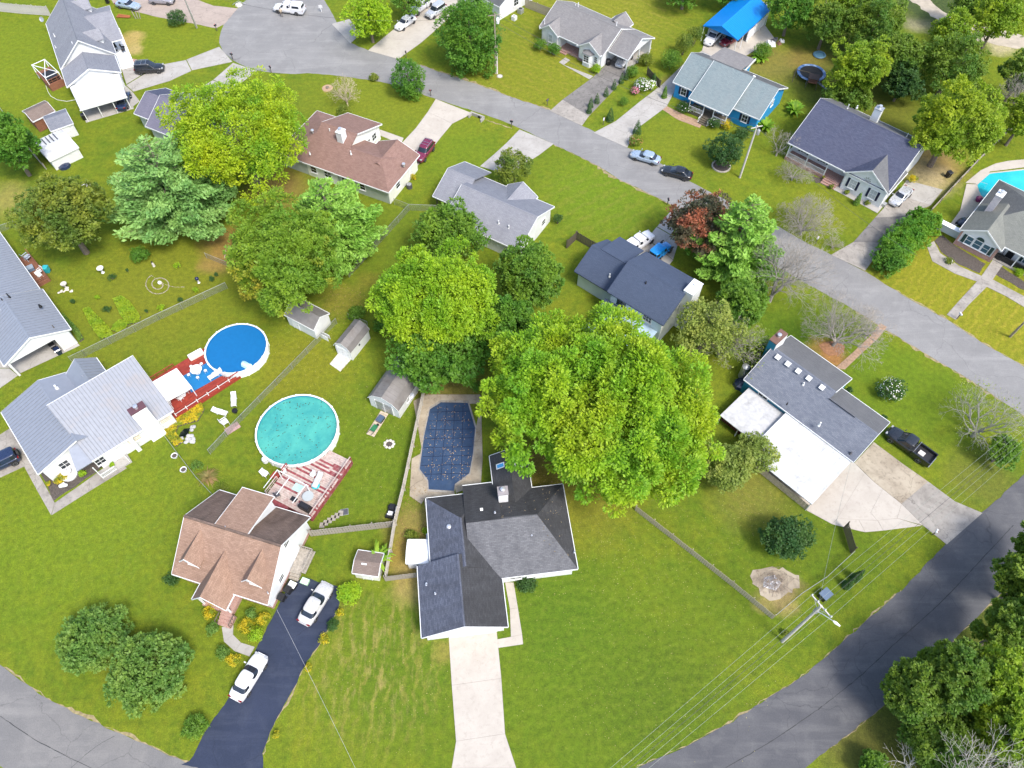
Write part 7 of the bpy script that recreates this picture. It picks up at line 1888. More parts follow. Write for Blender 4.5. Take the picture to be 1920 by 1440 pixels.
# planting cut to shape: low plants over an outline
def bed_plants(label, px, h, mat, n, leaf, name='flower_bed', cat='flower bed'):
    P = GP(px); c = sum(P, Vector()) / len(P)
    xs = np.array([p.x for p in P]); ys = np.array([p.y for p in P])
    rs = rs_()
    pts = []
    while len(pts) < n:
        q = np.stack([rs.uniform(xs.min(), xs.max(), n), rs.uniform(ys.min(), ys.max(), n)], 1)
        ins = np.zeros(n, bool); j = len(P) - 1
        for i in range(len(P)):
            cnd = ((ys[i] > q[:, 1]) != (ys[j] > q[:, 1])) & (q[:, 0] < (xs[j] - xs[i]) * (q[:, 1] - ys[i]) / (ys[j] - ys[i] + 1e-12) + xs[i])
            ins ^= cnd; j = i
        pts += list(q[ins])
    q = np.array(pts[:n])
    Pn = np.stack([q[:, 0] - c.x, q[:, 1] - c.y, h * rs.uniform(.3, 1, n)], 1)
    N = rs.normal(size=(n, 3)) * .5 + np.array([0, 0, 1]); N /= np.linalg.norm(N, axis=1, keepdims=True)
    V, F = leaf_quads(Pn, N, leaf * rs.uniform(.7, 1.3, n), leaf * .6 * np.ones(n), rs)
    t = thing(name, label, cat, c)
    link('plants', np_mesh('plants', V, F, mat), t)
    MB().prism([p - c for p in P], -.05, .03).build('soil', SOIL, t)
    return t
L_NEON = leafm('neon_lime_leaves', (.120, .205, .005), (.170, .230, .005), None, .7)
bed_plants('bright lime planting shaped like a left butterfly wing', [(156, 582), (168, 577), (182, 592), (205, 614), (215, 632), (188, 636), (170, 610)], .35, L_NEON, 3000, .2)
bed_plants('bright lime planting shaped like a right butterfly wing', [(213, 562), (228, 556), (244, 566), (264, 594), (262, 605), (240, 610), (226, 590)], .35, L_NEON, 3000, .2)
bed_plants('bright lime planting forming the small butterfly tail', [(212, 612), (225, 600), (242, 603), (238, 616), (222, 624), (210, 620)], .3, L_NEON, 1200, .18)
bed_plants('yellow green planting along the white house and red deck', [(308, 806), (330, 788), (352, 770), (378, 756), (384, 768), (372, 790), (352, 795), (335, 800), (330, 812), (345, 828), (330, 838), (318, 824)], .4, L_GOLD, 3000, .18)
bed_plants('planting strip under the eave of the left metal roof', [(118, 588), (130, 600), (148, 618), (158, 636), (150, 642), (138, 622), (124, 608)], .5, L_BUSH, 900, .2)
for x, y, w, d in ((332, 498, 17, 'bright lime round bush near the stone spiral'), (210, 520, 18, 'dark low shrub left of the stone spiral'), (182, 557, 12, 'yellow bush above the butterfly planting'), (200, 580, 20, 'pale flower clump between the butterfly wings'), (136, 565, 10, 'small round bush left of the butterfly planting'), (397, 523, 12, 'small bush beside the gazing ball'), (367, 543, 14, 'lime bush below the gazing ball'), (338, 562, 12, 'dark small shrub near the chain link fence'), (302, 576, 18, 'lime shrub at the chain link fence'), (274, 583, 7, 'tiny dark shrub near the chain link fence'), (405, 514, 8, 'tiny dark plant under the orange tinted maple'), (238, 506, 6, 'tiny brown plant above the stone spiral')):
    shrub(d, (x - w / 2, y - w / 2, x + w / 2, y + w / 2), .4, L_LIME if 'lime' in d or 'yellow' in d else L_DARK, 380, .14, 9)
# weeds and fallen leaves on the grass
def scatter(label, name, spots, mat, size, z=.03, flat=True):
    V, F = [], []
    rs = rs_()
    for px, py, r, n in spots:
        q = G(px, py)
        a = rs.uniform(0, 6.283, n); d = r * np.sqrt(rs.random(n))
        P = np.stack([q.x + d * np.cos(a), q.y + d * np.sin(a), np.full(n, z)], 1)
        N = np.array([0, 0, 1.0]) + rs.normal(size=(n, 3)) * .25; N /= np.linalg.norm(N, axis=1, keepdims=True)
        v, f = leaf_quads(P, N, size * rs.uniform(.5, 1.4, n), size * .7 * np.ones(n), rs)
        F.append(f + sum(len(x) for x in V)); V.append(v)
    o = link(name, np_mesh(name, np.vstack(V), np.vstack(F), mat))
    return tag(o, label, kind='stuff')
scatter('pale fallen leaves scattered over the lawns', 'fallen_leaves', [(1300, 1000, 12, 420), (1150, 1000, 9, 252), (1080, 1180, 11, 252), (720, 850, 8, 156), (760, 1250, 9, 180), (600, 700, 6, 144), (1450, 920, 7, 156), (700, 780, 5, 72), (1250, 1250, 11, 156), (1540, 640, 5, 36), (560, 640, 5, 120)], plain('pale_dry_leaf', (.30, .27, .10), .9, var=.5, scale=1), .10)
scatter('brown dry leaves under the trees', 'fallen_leaves', [(780, 1000, 2.6, 160), (1020, 880, 3, 160), (840, 725, 3.5, 160), (640, 570, 3.5, 160), (780, 940, 2.2, 100), (870, 960, 3, 60), (840, 840, 4.5, 130)], plain('brown_dry_leaf', (.27, .17, .07), .9, var=.4, scale=1), .14, .105)
# ------------------------------------------------------------------ cars
TYRE = plain('tyre_rubber', (.02, .02, .021), .8)
RIM = glossy('alloy_rim', (.45, .46, .48), .3, .8)
CARGLASS = glossy('car_glass', (.015, .02, .03), .05, 0, .3)
LAMP = glossy('headlamp', (.32, .33, .34), .15)
TAIL = glossy('tail_lamp', (.16, .006, .006), .15)
TRIM = plain('car_trim', (.02, .02, .022), .5)
def paint(name, c, metal=0.0): return glossy(name, c, .28, metal, .8)
KIND = {
    # L, W, stations (x, halfwidth, top z), belt, cabin base x0,x1, roof x0,x1, roof z, wheel x, wheel r
    'sedan': (4.8, 1.84, [(-2.38, .62, .72), (-2.30, .80, .90), (-1.9, .88, 1.00), (-1.2, .91, 1.02), (0, .92, .98), (.9, .92, .96), (1.5, .90, .90), (2.0, .86, .80), (2.28, .74, .68), (2.40, .55, .55)], .95, (-1.85, 1.12), (-1.18, .28), 1.46, (-1.42, 1.45), .33),
    'suv': (4.7, 1.88, [(-2.33, .70, .80), (-2.28, .84, 1.02), (-1.6, .92, 1.10), (0, .93, 1.06), (.9, .93, 1.04), (1.5, .92, 1.02), (2.05, .88, .95), (2.28, .78, .82), (2.36, .62, .6)], 1.04, (-2.24, 1.02), (-1.95, .25), 1.76, (-1.38, 1.42), .37),
    'van': (4.9, 1.95, [(-2.44, .80, .85), (-2.40, .90, 1.05), (-1.6, .95, 1.10), (0, .96, 1.08), (1.0, .96, 1.06), (1.7, .93, 1.0), (2.25, .86, .88), (2.45, .66, .6)], 1.06, (-2.38, 1.15), (-2.2, .35), 1.82, (-1.5, 1.55), .37),
    'jeep': (4.1, 1.85, [(-2.02, .80, 1.0), (-1.98, .88, 1.12), (-.5, .90, 1.12), (.55, .88, 1.10), (.7, .70, 1.08), (1.75, .64, 1.03), (1.98, .60, .8)], 1.1, (-1.96, .62), (-1.9, .30), 1.82, (-1.25, 1.3), .41),
    'pickup': (5.9, 2.0, [(-.60, .94, 1.15), (-.55, .97, 1.20), (.3, .98, 1.18), (1.3, .98, 1.16), (2.0, .96, 1.12), (2.55, .92, 1.02), (2.82, .82, .88), (2.95, .66, .6)], 1.15, (-.58, 1.55), (-.42, .75), 1.86, (-1.75, 1.95), .41),
}
def car(label, kind, front, rear, mat, cat='car', name='parked_car', roofmat=None, topper=None, rack=False, open_top=False, roofstripe=None, load=False):
    L, W, st, belt, cb, cr, zr, wx, wr = KIND[kind]
    a, b = G(*front, .6), G(*rear, .6)
    d = a - b; ang = math.atan2(d.y, d.x); c = (a + b) / 2
    t = thing(name, label, cat, (c.x, c.y, .05), ang)
    # body shell
    mb = MB()
    zb = .22
    rings = []
    for x, hw, zt in st:
        ring = [(0, zt + .025), (hw * .5, zt + .02), (hw * .86, zt - .03), (hw * .97, zt - .13), (hw, zt * .62), (hw * .98, .40), (hw * .93, zb)]
        full = [(-y, z) for y, z in ring[::-1]] + ring[1:]
        rings.append([(x, y, z) for y, z in full])
    n = len(rings[0]); o = 0
    for r_ in rings: mb.v += r_
    for i in range(len(rings) - 1):
        for k in range(n):
            mb.f.append((i * n + k, i * n + (k + 1) % n, (i + 1) * n + (k + 1) % n, (i + 1) * n + k))
    mb.f.append(tuple(range(n))); mb.f.append(tuple((len(rings) - 1) * n + k for k in range(n)))
    body = mb.build('body', mat, t, True, angle=180)
    body.modifiers.new('smooth', 'SUBSURF').render_levels = 1
    hw = W / 2
    def ring_at(x0, x1, y, z, k=.12): return [(x0 + k, -y, z), (x1 - k, -y, z), (x1, -y + k, z), (x1, y - k, z), (x1 - k, y, z), (x0 + k, y, z), (x0, y - k, z), (x0, -y + k, z)]
    yb, yr = hw * .90, hw * (.74 if kind == 'sedan' else .80)
    # cabin: rounded rings from the belt line to the domed roof; glass follows the same rings
    NN, pw = 40, (5.0 if kind in ('sedan', 'suv') else 6.5)
    def cring(f, grow=0.0, sc=1.0, z=None):
        g = f ** .9
        x0 = cb[0] + (cr[0] - cb[0]) * g - grow; x1 = cb[1] + (cr[1] - cb[1]) * g + grow; y = yb + (yr - yb) * f ** 1.25 + grow
        cx, ax = (x0 + x1) / 2, (x1 - x0) / 2
        out = []
        for k in range(NN):
            a_ = 2 * math.pi * (k + .5) / NN; ca, sa = math.cos(a_), math.sin(a_)
            out.append((cx + sc * ax * math.copysign(abs(ca) ** (2 / pw), ca), sc * y * math.copysign(abs(sa) ** (2 / pw), sa), belt - .03 + (zr - .05 - belt + .03) * f if z is None else z))
        return out
    fs = (0, .16, .4, .65, .86, 1)
    cbm = MB()
    lv = [cring(f) for f in fs] + [cring(1, 0, .93, zr - .015), cring(1, 0, .6, zr + .01), cring(1, 0, .2, zr + .02)]
    for r_ in lv: cbm.v += r_
    for i in range(len(lv) - 1):
        for k in range(NN): cbm.f.append((i * NN + k, i * NN + (k + 1) % NN, (i + 1) * NN + (k + 1) % NN, (i + 1) * NN + k))
    cbm.f.append(tuple((len(lv) - 1) * NN + k for k in range(NN))); cbm.f.append(tuple(range(NN))[::-1])
    cbm.build('cabin', roofmat or mat, t, True, angle=60)
    nside = {'sedan': 2, 'van': 3, 'suv': 3, 'pickup': 2, 'jeep': 2}[kind]
    sel = {}
    for k in range(NN):
        a_ = 2 * math.pi * (k + 1) / NN; ca, sa = math.cos(a_), math.sin(a_)
        X = math.copysign(abs(ca) ** (2 / pw), ca); Y = math.copysign(abs(sa) ** (2 / pw), sa)
        if abs(Y) < .80 and X > .5: sel.setdefault('windshield', []).append(k)
        elif abs(Y) < .78 and X < -.5: sel.setdefault('rear_window', []).append(k)
        elif abs(X) < .93:
            u = (X + .93) / 1.86 * nside
            if abs(u - round(u)) > .10 or u < .1 or u > nside - .1: sel.setdefault('side_window' + str(min(nside - 1, int(u))) + ('l' if Y > 0 else 'r'), []).append(k)
    gl = [cring(f, .012) for f in fs[1:5]]
    for nm, ks in sel.items():
        g_ = MB()
        g_.v = [p for r_ in gl for p in r_]
        for i in range(3):
            for k in ks: g_.f.append((i * NN + k, i * NN + (k + 1) % NN, (i + 1) * NN + (k + 1) % NN, (i + 1) * NN + k))
        used = sorted({i for f_ in g_.f for i in f_}); mp_ = {v: i for i, v in enumerate(used)}
        g_.v = [g_.v[i] for i in used]; g_.f = [tuple(mp_[i] for i in f_) for f_ in g_.f]
        g_.build(nm.rstrip('0123lr') if nm.startswith('side') else nm, CARGLASS, t, True, recalc=False)
    for sg in (-1, 1):
        MB().obox((cb[1] - .15, sg * (hw + .09), belt + .05), (0, 1, 0), (1, 0, 0), .2, .12, .14).build('mirror', mat, t)
        fx = st[-1][0] - .16; fy = hw * .62
        MB().obox((fx, sg * fy, .70 if kind == 'sedan' else .82), (0, 1, 0), (1, 0, 0), .34, .22, .14).build('headlight', LAMP, t)
        if kind != 'pickup': MB().obox((st[0][0] + .07, sg * hw * .68, .78 if kind == 'sedan' else .98), (0, 1, 0), (1, 0, 0), .34, .16, .16).build('taillight', TAIL, t)
    MB().obox((st[-1][0] - .03, 0, .45), (0, 1, 0), (1, 0, 0), W * .62, .14, .22).build('front_bumper', TRIM if kind in ('jeep', 'suv') else mat, t)
    if kind != 'pickup': MB().obox((st[0][0] + .01, 0, .48), (0, 1, 0), (1, 0, 0), W * .66, .14, .2).build('rear_bumper', TRIM if kind in ('jeep', 'suv') else mat, t)
    ty = MB().lathe([(wr * .62, -.11), (wr * .96, -.11), (wr, -.07), (wr, .07), (wr * .96, .11), (wr * .62, .11)], 18).mesh('tyre', TYRE, True)
    ri = MB().lathe([(wr * .63, -.09), (wr * .6, -.115), (wr * .2, -.08)], 12).lathe([(wr * .2, .08), (wr * .6, .115), (wr * .63, .09)], 12).mesh('rim', RIM)
    for x in wx:
        for sg in (-1, 1):
            w_ = link('wheel', ty, t, (x, sg * (hw - .10), wr - .05)); w_.rotation_euler = (math.pi / 2, 0, 0)
            link('rim', ri, w_)
    if kind == 'pickup':
        x0, x1 = -2.95, -.62
        for sg in (-1, 1): MB().bx(x0, x1, min(sg * .98, sg * .84), max(sg * .98, sg * .84), .35, 1.2).build('bed_side', mat, t)
        MB().bx(x0, x1, -.84, .84, .35, .72).build('bed_floor', TRIM, t)
        MB().bx(x0 - .06, x0, -.97, .97, .4, 1.18).build('tailgate', mat, t); MB().bx(x0 - .16, x0 - .061, -.9, .9, .38, .52).build('rear_bumper', RIM, t)
        for sg in (-1, 1): MB().bx(x0 - .075, x0 - .055, sg * .88 - .07, sg * .88 + .07, .75, 1.1).build('taillight', TAIL, t)
        if topper:
            q = ring_at(x0 + .03, x1 - .02, .93, 1.2); q2 = ring_at(x0 + .15, x1 - .02, .78, 1.84)
            tm = MB(); tm.v = q + q2
            for kk in range(8): tm.f.append((kk, (kk + 1) % 8, 8 + (kk + 1) % 8, 8 + kk))
            tm.f.append(tuple(range(8, 16))); tm.build('bed_cap', topper, t)
            for sg in (-1, 1): MB().ext([(x0 + .5, sg * .915, 1.32), (x1 - .4, sg * .915, 1.32), (x1 - .45, sg * .83, 1.7), (x0 + .6, sg * .83, 1.7)], (0, sg * .02, 0)).build('cap_window', CARGLASS, t)
            MB().ext([(x0 + .05, -.7, 1.3), (x0 + .05, .7, 1.3), (x0 + .13, .6, 1.72), (x0 + .13, -.6, 1.72)], (-.02, 0, 0)).build('cap_window', CARGLASS, t)
        if load:
            MB().bx(-1.9, -1.2, -.2, .45, .722, .95).build('load_box', plain('cardboard', (.5, .48, .44), .8), t)
            MB().tube([(-.75, -.86, 1.2), (-.75, -.8, 1.5), (-.75, .8, 1.5), (-.75, .86, 1.2)], .035).build('roll_bar', RIM, t)
    if rack:
        for sg in (-1, 1): MB().bar((cr[0] + .1, sg * (yr - .1), zr + .06), (cr[1] - .2, sg * (yr - .1), zr + .06), .05).build('roof_rail', roofmat or RIM, t)
        for x in (cr[0] + .3, (cr[0] + cr[1]) / 2, cr[1] - .5): MB().bar((x, -yr + .1, zr + .08), (x, yr - .1, zr + .08), .05, .03).build('rack_bar', RIM, t)
    if kind == 'sedan':   # sunroof / antenna fin
        MB().ext([(cr[0] + .05, -.02, zr), (cr[0] + .28, -.02, zr), (cr[0] + .08, -.02, zr + .1)], (0, .04, 0)).build('antenna_fin', mat, t)
    if kind == 'jeep':
        sp = link('spare_wheel', ty, t, (-2.13, 0, 1.0)); sp.rotation_euler = (0, math.pi / 2, 0)
        for sg in (-1, 1):
            for x in wx: MB().bx(x - .5, x + .5, sg * .92 - .1, sg * .92 + .1, .86, .92).build('mudguard', TRIM, t)
    return t
P_WHITE = paint('white_car_paint', (.62, .62, .63)); P_SILVER = paint('silver_car_paint', (.50, .51, .53), .4); P_PEARL = paint('pale_silver_paint', (.50, .49, .48), .15)
P_BLACK = paint('black_car_paint', (.010, .011, .014)); P_NAVY = paint('dark_blue_car_paint', (.012, .022, .06)); P_MAROON = paint('maroon_car_paint', (.14, .012, .04)); P_RED = paint('dark_red_car_paint', (.16, .012, .02))
P_BLUE = paint('bright_blue_car_paint', (.005, .22, .60)); P_GREYM = paint('grey_violet_paint', (.30, .29, .32), .3); P_SKY = paint('pale_steel_blue_paint', (.36, .44, .54), .4)
car('pearl silver sedan on the dark blue driveway nearest the tan house', 'sedan', (617, 1092), (567, 1172), P_PEARL)
car('white sedan lower down the dark blue driveway', 'sedan', (493, 1226), (440, 1313), P_WHITE)
car('black pickup with an open loaded bed on the grass by the stained driveway', 'pickup', (1664, 806), (1747, 866), P_BLACK, 'pickup', load=True)
car('dark blue off roader cut by the left edge of the photo', 'jeep', (-22, 880), (27, 856), P_NAVY, 'suv')
car('white extended cab pickup at the navy roofed house', 'pickup', (1226, 436), (1166, 478), P_WHITE, 'pickup', topper=P_WHITE)
car('bright blue off roader beside the white pickup', 'jeep', (1257, 456), (1219, 488), P_BLUE, 'suv')
car('steel blue sedan parked on the street, ahead of the black one', 'sedan', (1181, 286), (1240, 303), P_SKY)
car('black sedan parked on the street behind the steel blue one', 'sedan', (1242, 316), (1297, 331), P_BLACK)
car('silver sedan beside the house with navy shutters', 'sedan', (1672, 384), (1706, 352), P_SILVER)
car('maroon suv with roof rails at the brown roofed house', 'suv', (779, 306), (812, 264), P_MAROON, 'suv', rack=True)
car('black van on the cracked driveway by the white house', 'van', (312, 126), (249, 131), P_BLACK, 'van', rack=True)
car('dark blue car partly under the white patio roof', 'sedan', (237, 170), (226, 208), P_NAVY)
car('white sedan nearest the street of the three at the top', 'sedan', (742, 55), (778, 30), P_WHITE)
car('white pickup between the white sedan and the garage doors', 'pickup', (770, 26), (808, -2), P_WHITE, 'pickup')
car('silver hatchback with a dark roof window beside the white pickup', 'suv', (799, 33), (835, 9), P_SILVER)
car('white pickup with a white bed cap in the turning circle', 'pickup', (516, 14), (568, 20), P_WHITE, 'pickup', topper=P_WHITE)
car('pale silver sedan on the pinkish paved drive', 'sedan', (263, 13), (217, 5), P_SKY)
car('grey violet suv at the top edge of the pinkish paved drive', 'suv', (326, 1), (281, -1), P_GREYM, 'suv')
car('silver car half inside the open carport of the grey roofed house', 'sedan', (1156, 128), (1185, 94), P_SILVER)
car('white suv under the left half of the blue carport', 'van', (1322, 86), (1352, 55), P_WHITE, 'suv')
car('dark red sedan under the right half of the blue carport', 'sedan', (1348, 86), (1392, 62), P_RED)

# ------------------------------------------------------------------ the person by the white pickup
def person(label, px, py, ang, shirt, trousers, skin, hair):
    t = thing('person', label, 'person', G(px, py, 0) + Vector((0, 0, .03)), ang)
    me = bpy.data.meshes.new('body')
    vs = [(0, 0, .95), (0, 0, 1.12), (0, 0, 1.38), (0, 0, 1.50), (.02, 0, 1.60), (.03, 0, 1.72),
          (0, .20, 1.40), (.04, .27, 1.14), (.20, .25, .98), (0, -.20, 1.40), (-.03, -.27, 1.12), (.08, -.28, .88),
          (.02, .10, .88), (.08, .12, .48), (.02, .12, .08), (.16, .14, .04), (-.02, -.10, .88), (-.06, -.12, .48), (-.14, -.12, .09), (.0, -.14, .04)]
    es = [(0, 1), (1, 2), (2, 3), (3, 4), (4, 5), (2, 6), (6, 7), (7, 8), (2, 9), (9, 10), (10, 11), (0, 12), (12, 13), (13, 14), (14, 15), (0, 16), (16, 17), (17, 18), (18, 19)]
    rd = [.15, .15, .17, .06, .075, .10, .075, .05, .04, .075, .05, .04, .10, .065, .05, .04, .10, .065, .05, .04]
    me.from_pydata(vs, es, [])
    o = link('body', me, t)
    md = o.modifiers.new('skin', 'SKIN'); md.use_smooth_shade = True
    for i, v in enumerate(me.skin_vertices[0].data):
        v.radius = (rd[i], rd[i] * (1.0 if i not in (1, 2) else 1.15)); v.use_root = i == 0
    o.modifiers.new('subsurf', 'SUBSURF').render_levels = 2
    m, nt, b, tc = newmat('clothed_figure', .8)
    sx = nt.nodes.new('ShaderNodeSeparateXYZ'); nt.links.new(tc.outputs['Object'], sx.inputs[0])
    c = _mix(nt, _math(nt, 'GREATER_THAN', sx.outputs[2], .96), trousers, shirt)
    c = _mix(nt, _math(nt, 'GREATER_THAN', sx.outputs[2], 1.49), c, skin)
    c = _mix(nt, _math(nt, 'LESS_THAN', sx.outputs[2], .10), c, (.03, .025, .02))
    nt.links.new(c, b.inputs['Base Color']); me.materials.append(m)
    MB().lathe([(.02, .20), (.09, .17), (.12, .09), (.115, .02), (.10, -.02)], 12, (.015, 0, 1.66)).build('hair', hair, t, smooth=True)
    for sg in (-1, 1):
        hd = MB()
        bx_, by_, bz_ = (.20, .25, .98) if sg > 0 else (.08, -.28, .88)
        hd.tube([(bx_, by_, bz_), (bx_ + .05, by_, bz_ - .04)], [.035, .042], 6)
        for f in range(4): hd.tube([(bx_ + .05, by_ - .03 + .02 * f, bz_ - .04), (bx_ + .10, by_ - .03 + .02 * f, bz_ - .07 - .01 * f), (bx_ + .11, by_ - .03 + .02 * f, bz_ - .11)], .009, 5)
        hd.tube([(bx_ + .02, by_ - .04 * sg, bz_ - .02), (bx_ + .07, by_ - .06 * sg, bz_ - .05)], .011, 5)
        hd.build('hand', plain('skin', skin, .5), t, smooth=True)
person('person in a tan shirt and dark trousers standing beside the white capped pickup', 529, 32, R(120), (.42, .34, .24), (.10, .08, .07), (.45, .30, .22), plain('dark_hair', (.05, .035, .025), .7))

# ------------------------------------------------------------------ poles and wires
POLEWOOD = plain('pole_wood', (.27, .23, .19), .9, var=.25, scale=3)
PALEPOLE = plain('pale_pole_wood', (.48, .45, .42), .85, var=.15, scale=3)
def pole(label, base, top, h, mat=None, arms=(), name='utility_pole'):
    a, b = G(*base), G(*top, h)
    t = thing(name, label, 'utility pole', a)
    d = b - a
    MB().tube([(0, 0, -.2), d * .5, d], [.17, .15, .11], 10).build('pole', mat or POLEWOOD, t, smooth=True)
    return t, d
t, d = pole('utility pole with crossarm and street lamp beside the blue grey road', (1467, 1203), (1540, 1136), 12.4, PALEPOLE)
ax = (G(1560, 1155, 12.2) - G(1527, 1117, 12.2)); ax.z = 0; ax.normalize()
c_ = d - Vector((0, 0, .35)); nx = Vector((-ax.y, ax.x, 0))
MB().obox(c_ + nx * .16, ax, nx, 2.5, .10, .12).build('crossarm', PALEPOLE, t)
ins = MB().lathe([(.03, 0), (.07, .04), (.05, .10), (.075, .14), (.04, .22)], 10).mesh('insulator', WHITE)
for f in (-1.18, -.45, .45, 1.18): link('insulator', ins, t, c_ + nx * .16 + ax * f + Vector((0, 0, .06)))
for sg in (-1, 1): MB().bar(c_ + nx * .12 + ax * sg * .8 - Vector((0, 0, .05)), d - Vector((0, 0, 1.1)), .04, .03).build('brace', GREYMETAL, t)
lp = d - Vector((0, 0, 1.6)); la = (G(1570, 1181, 10.9) - G(1534, 1155, 10.9)); la.z = 0; la.normalize()
MB().tube([lp, lp + la * .5 + Vector((0, 0, .35)), lp + la * 1.7 + Vector((0, 0, .5))], [.045, .045, .035], 8).build('lamp_arm', ALU, t, smooth=True)
MB().tube([lp + la * 1.6 + Vector((0, 0, .5)), lp + la * 1.85 + Vector((0, 0, .48)), lp + la * 2.3 + Vector((0, 0, .45))], [.07, .15, .08], 10).build('lamp_head', WHITEMETAL, t, smooth=True)
MB().lathe([(.2, 0), (.24, .1), (.24, .7), (.15, .85)], 12, d - Vector((0, 0, 2.6)) + nx * .4).build('transformer', GREYMETAL, t, smooth=True)
TOP = G(1467, 1203) + d
WIRE = plain('weathered_aluminium_wire', (.27, .30, .26), .6, .3)
def wire(label, a, b, sag=.6, r=.016, group=None, mat=None):
    a, b = Vector(a), Vector(b)
    pts = [a.lerp(b, i / 24) - Vector((0, 0, sag * 4 * (i / 24) * (1 - i / 24))) - a for i in range(25)]
    t = link('power_line', MB().tube(pts, r, 5).mesh('power_line', mat or WIRE), None, a)
    return tag(t, label, 'cable', group)
W0 = TOP - Vector((0, 0, .35)) + nx * .16 + Vector((0, 0, .28))
dirA = (G(1920, 815, 11.5) - TOP); dirA.z = 0; dirA.normalize()
dirB = (G(1180, 1440, 11.5) - TOP); dirB.z = 0; dirB.normalize()
for k, (f, nm) in enumerate(((-1.18, 'innermost'), (-.45, 'second'), (.45, 'third'), (1.18, 'outermost'))):
    p = W0 + ax * f
    wire(nm + ' crossarm wire running towards the teal house corner', p, p + dirA * 48 + ax * (f * -.25), 1.1, .010, 'crossarm wires over the verge')
    wire(nm + ' crossarm wire running down to the road bend', p, p + dirB * 46 + ax * (f * -.45), 1.1, .010, 'crossarm wires over the verge')
low = TOP - Vector((0, 0, 3.2))
wire('lower cable below the crossarm wires towards the teal house corner', low, low + dirA * 48, 1.0, .018, None, plain('black_cable', (.05, .05, .05), .6))
wire('lower cable below the crossarm wires down to the road bend', low, low + dirB * 46, 1.0, .018, None, plain('black_cable', (.05, .05, .05), .6))
wire('service wire from the crossarm pole to the teal house roof corner', TOP - Vector((0, 0, .9)), G(1597, 862, 3.0), .5, .013)
t, d = pole('leaning street pole with transformer between steel blue lawn and bare trees', (1387, 333), (1420, 235), 9.8, PALEPOLE)
T2 = G(1387, 333) + d
MB().lathe([(.22, 0), (.25, .1), (.25, .75), (.15, .9)], 12, d - Vector((-.45, 0, 1.6))).build('transformer', GREYMETAL, t, smooth=True)
MB().bar(d - Vector((.9, .3, .3)), d - Vector((-.9, -.3, .3)), .1, .1).build('crossarm', PALEPOLE, t)
t, d = pole('tall pole with a white transformer beside the rounded evergreen', (929, 138), (927, 25), 11.0, POLEWOOD)
T3 = G(929, 138) + d
MB().lathe([(.25, 0), (.28, .1), (.28, .8), (.15, .95)], 12, d - Vector((-.5, 0, 1.7))).build('transformer', WHITEMETAL, t, smooth=True)
MB().bar(d - Vector((1.0, .2, .3)), d - Vector((-1.0, -.2, .3)), .1, .1).build('crossarm', POLEWOOD, t)
t, d = pole('shorter bare pole standing close to the tall transformer pole', (932, 138), (931, 66), 6.6, PALEPOLE)
t, d = pole('slender pale pole leaning at the top left lawn', (369, 52), (346, -2), 8.0, PALEPOLE)
t, d = pole('short dark pole on the yellowish lawn at the right edge', (1894, 631), (1921, 604), 4.2, POLEWOOD)
DARKW = plain('dark_cable', (.06, .06, .06), .6)
wire('upper cable between the two street poles', T3, T2, 1.6, .018, None, DARKW)
wire('lower cable between the two street poles', T3 - Vector((0, 0, 1.2)), T2 - Vector((0, 0, 1.2)), 1.9, .02, None, DARKW)
wire('cable from the tall transformer pole to the turning circle', T3 - Vector((0, 0, .2)), G(420, 0, 9), 2.2, .018, None, DARKW)
wire('cable from the leaning street pole across the street lawn', T2 - Vector((0, 0, .2)), G(1720, 480, 8.5), 1.2, .018, None, DARKW)
wire('guy wire from the leaning street pole to the lawn', T2 - Vector((0, 0, 1)), G(1318, 330), .0, .014, None, DARKW)

wire('service wire from the tan house over the dark blue driveway', G(519, 1143, 3.0), G(700, 1510, 7.5), .5, .012, None, plain('pale_service_cable', (.45, .45, .45), .5))

# ------------------------------------------------------------------ mailboxes, bins and yard things
def mailbox(label, px, py, mat, ang=0.0, post=None):
    t = thing('mailbox', label, 'mailbox', G(px, py), ang)
    MB().bx(-.05, .05, -.05, .05, 0, 1.0).build('post', post or DKWOOD, t)
    mb = MB(); pr = [(-.11, 0), (.11, 0), (.11, .14), (.07, .22), (-.07, .22), (-.11, .14)]
    mb.ext([(-.25, y, 1.0 + z) for y, z in pr], (.5, 0, 0)).build('box', mat, t)
    MB().bx(-.02, .06, .112, .13, 1.1, 1.35).build('flag', plain('mailbox_flag', (.5, .03, .02), .5), t)
    return t
for (x, y, m, d) in ((762, 108, BLACK, 'black mailbox at the driveway with three cars'), (808, 180, DARKGREY, 'dark mailbox at the mouth of the pale driveway by the brown roofed house'), (1026, 198, DARKGREY, 'dark mailbox beside the worn grey driveway'), (1131, 234, PLASTIC, 'white mailbox on the strip between two driveways'), (1251, 384, BLACK, 'black mailbox at the pickup driveway'), (1529, 456, PLASTIC, 'white mailbox at the stained driveway mouth'), (1794, 598, PLASTIC, 'white mailbox at the end of the straight walk'), (407, 58, BLACK, 'black mailbox at the edge of the pinkish paved drive'), (437, 112, BLACK, 'black mailbox at the cracked driveway mouth'), (509, 136, BLACK, 'black mailbox below the turning circle'), (959, 238, BLACK, 'black mailbox left of the grey house driveway'), (1748, 1003, PLASTIC, 'small white mailbox at the stained driveway beside the blue grey road')):
    mailbox(d, x, y, m, rng.uniform(0, 6))
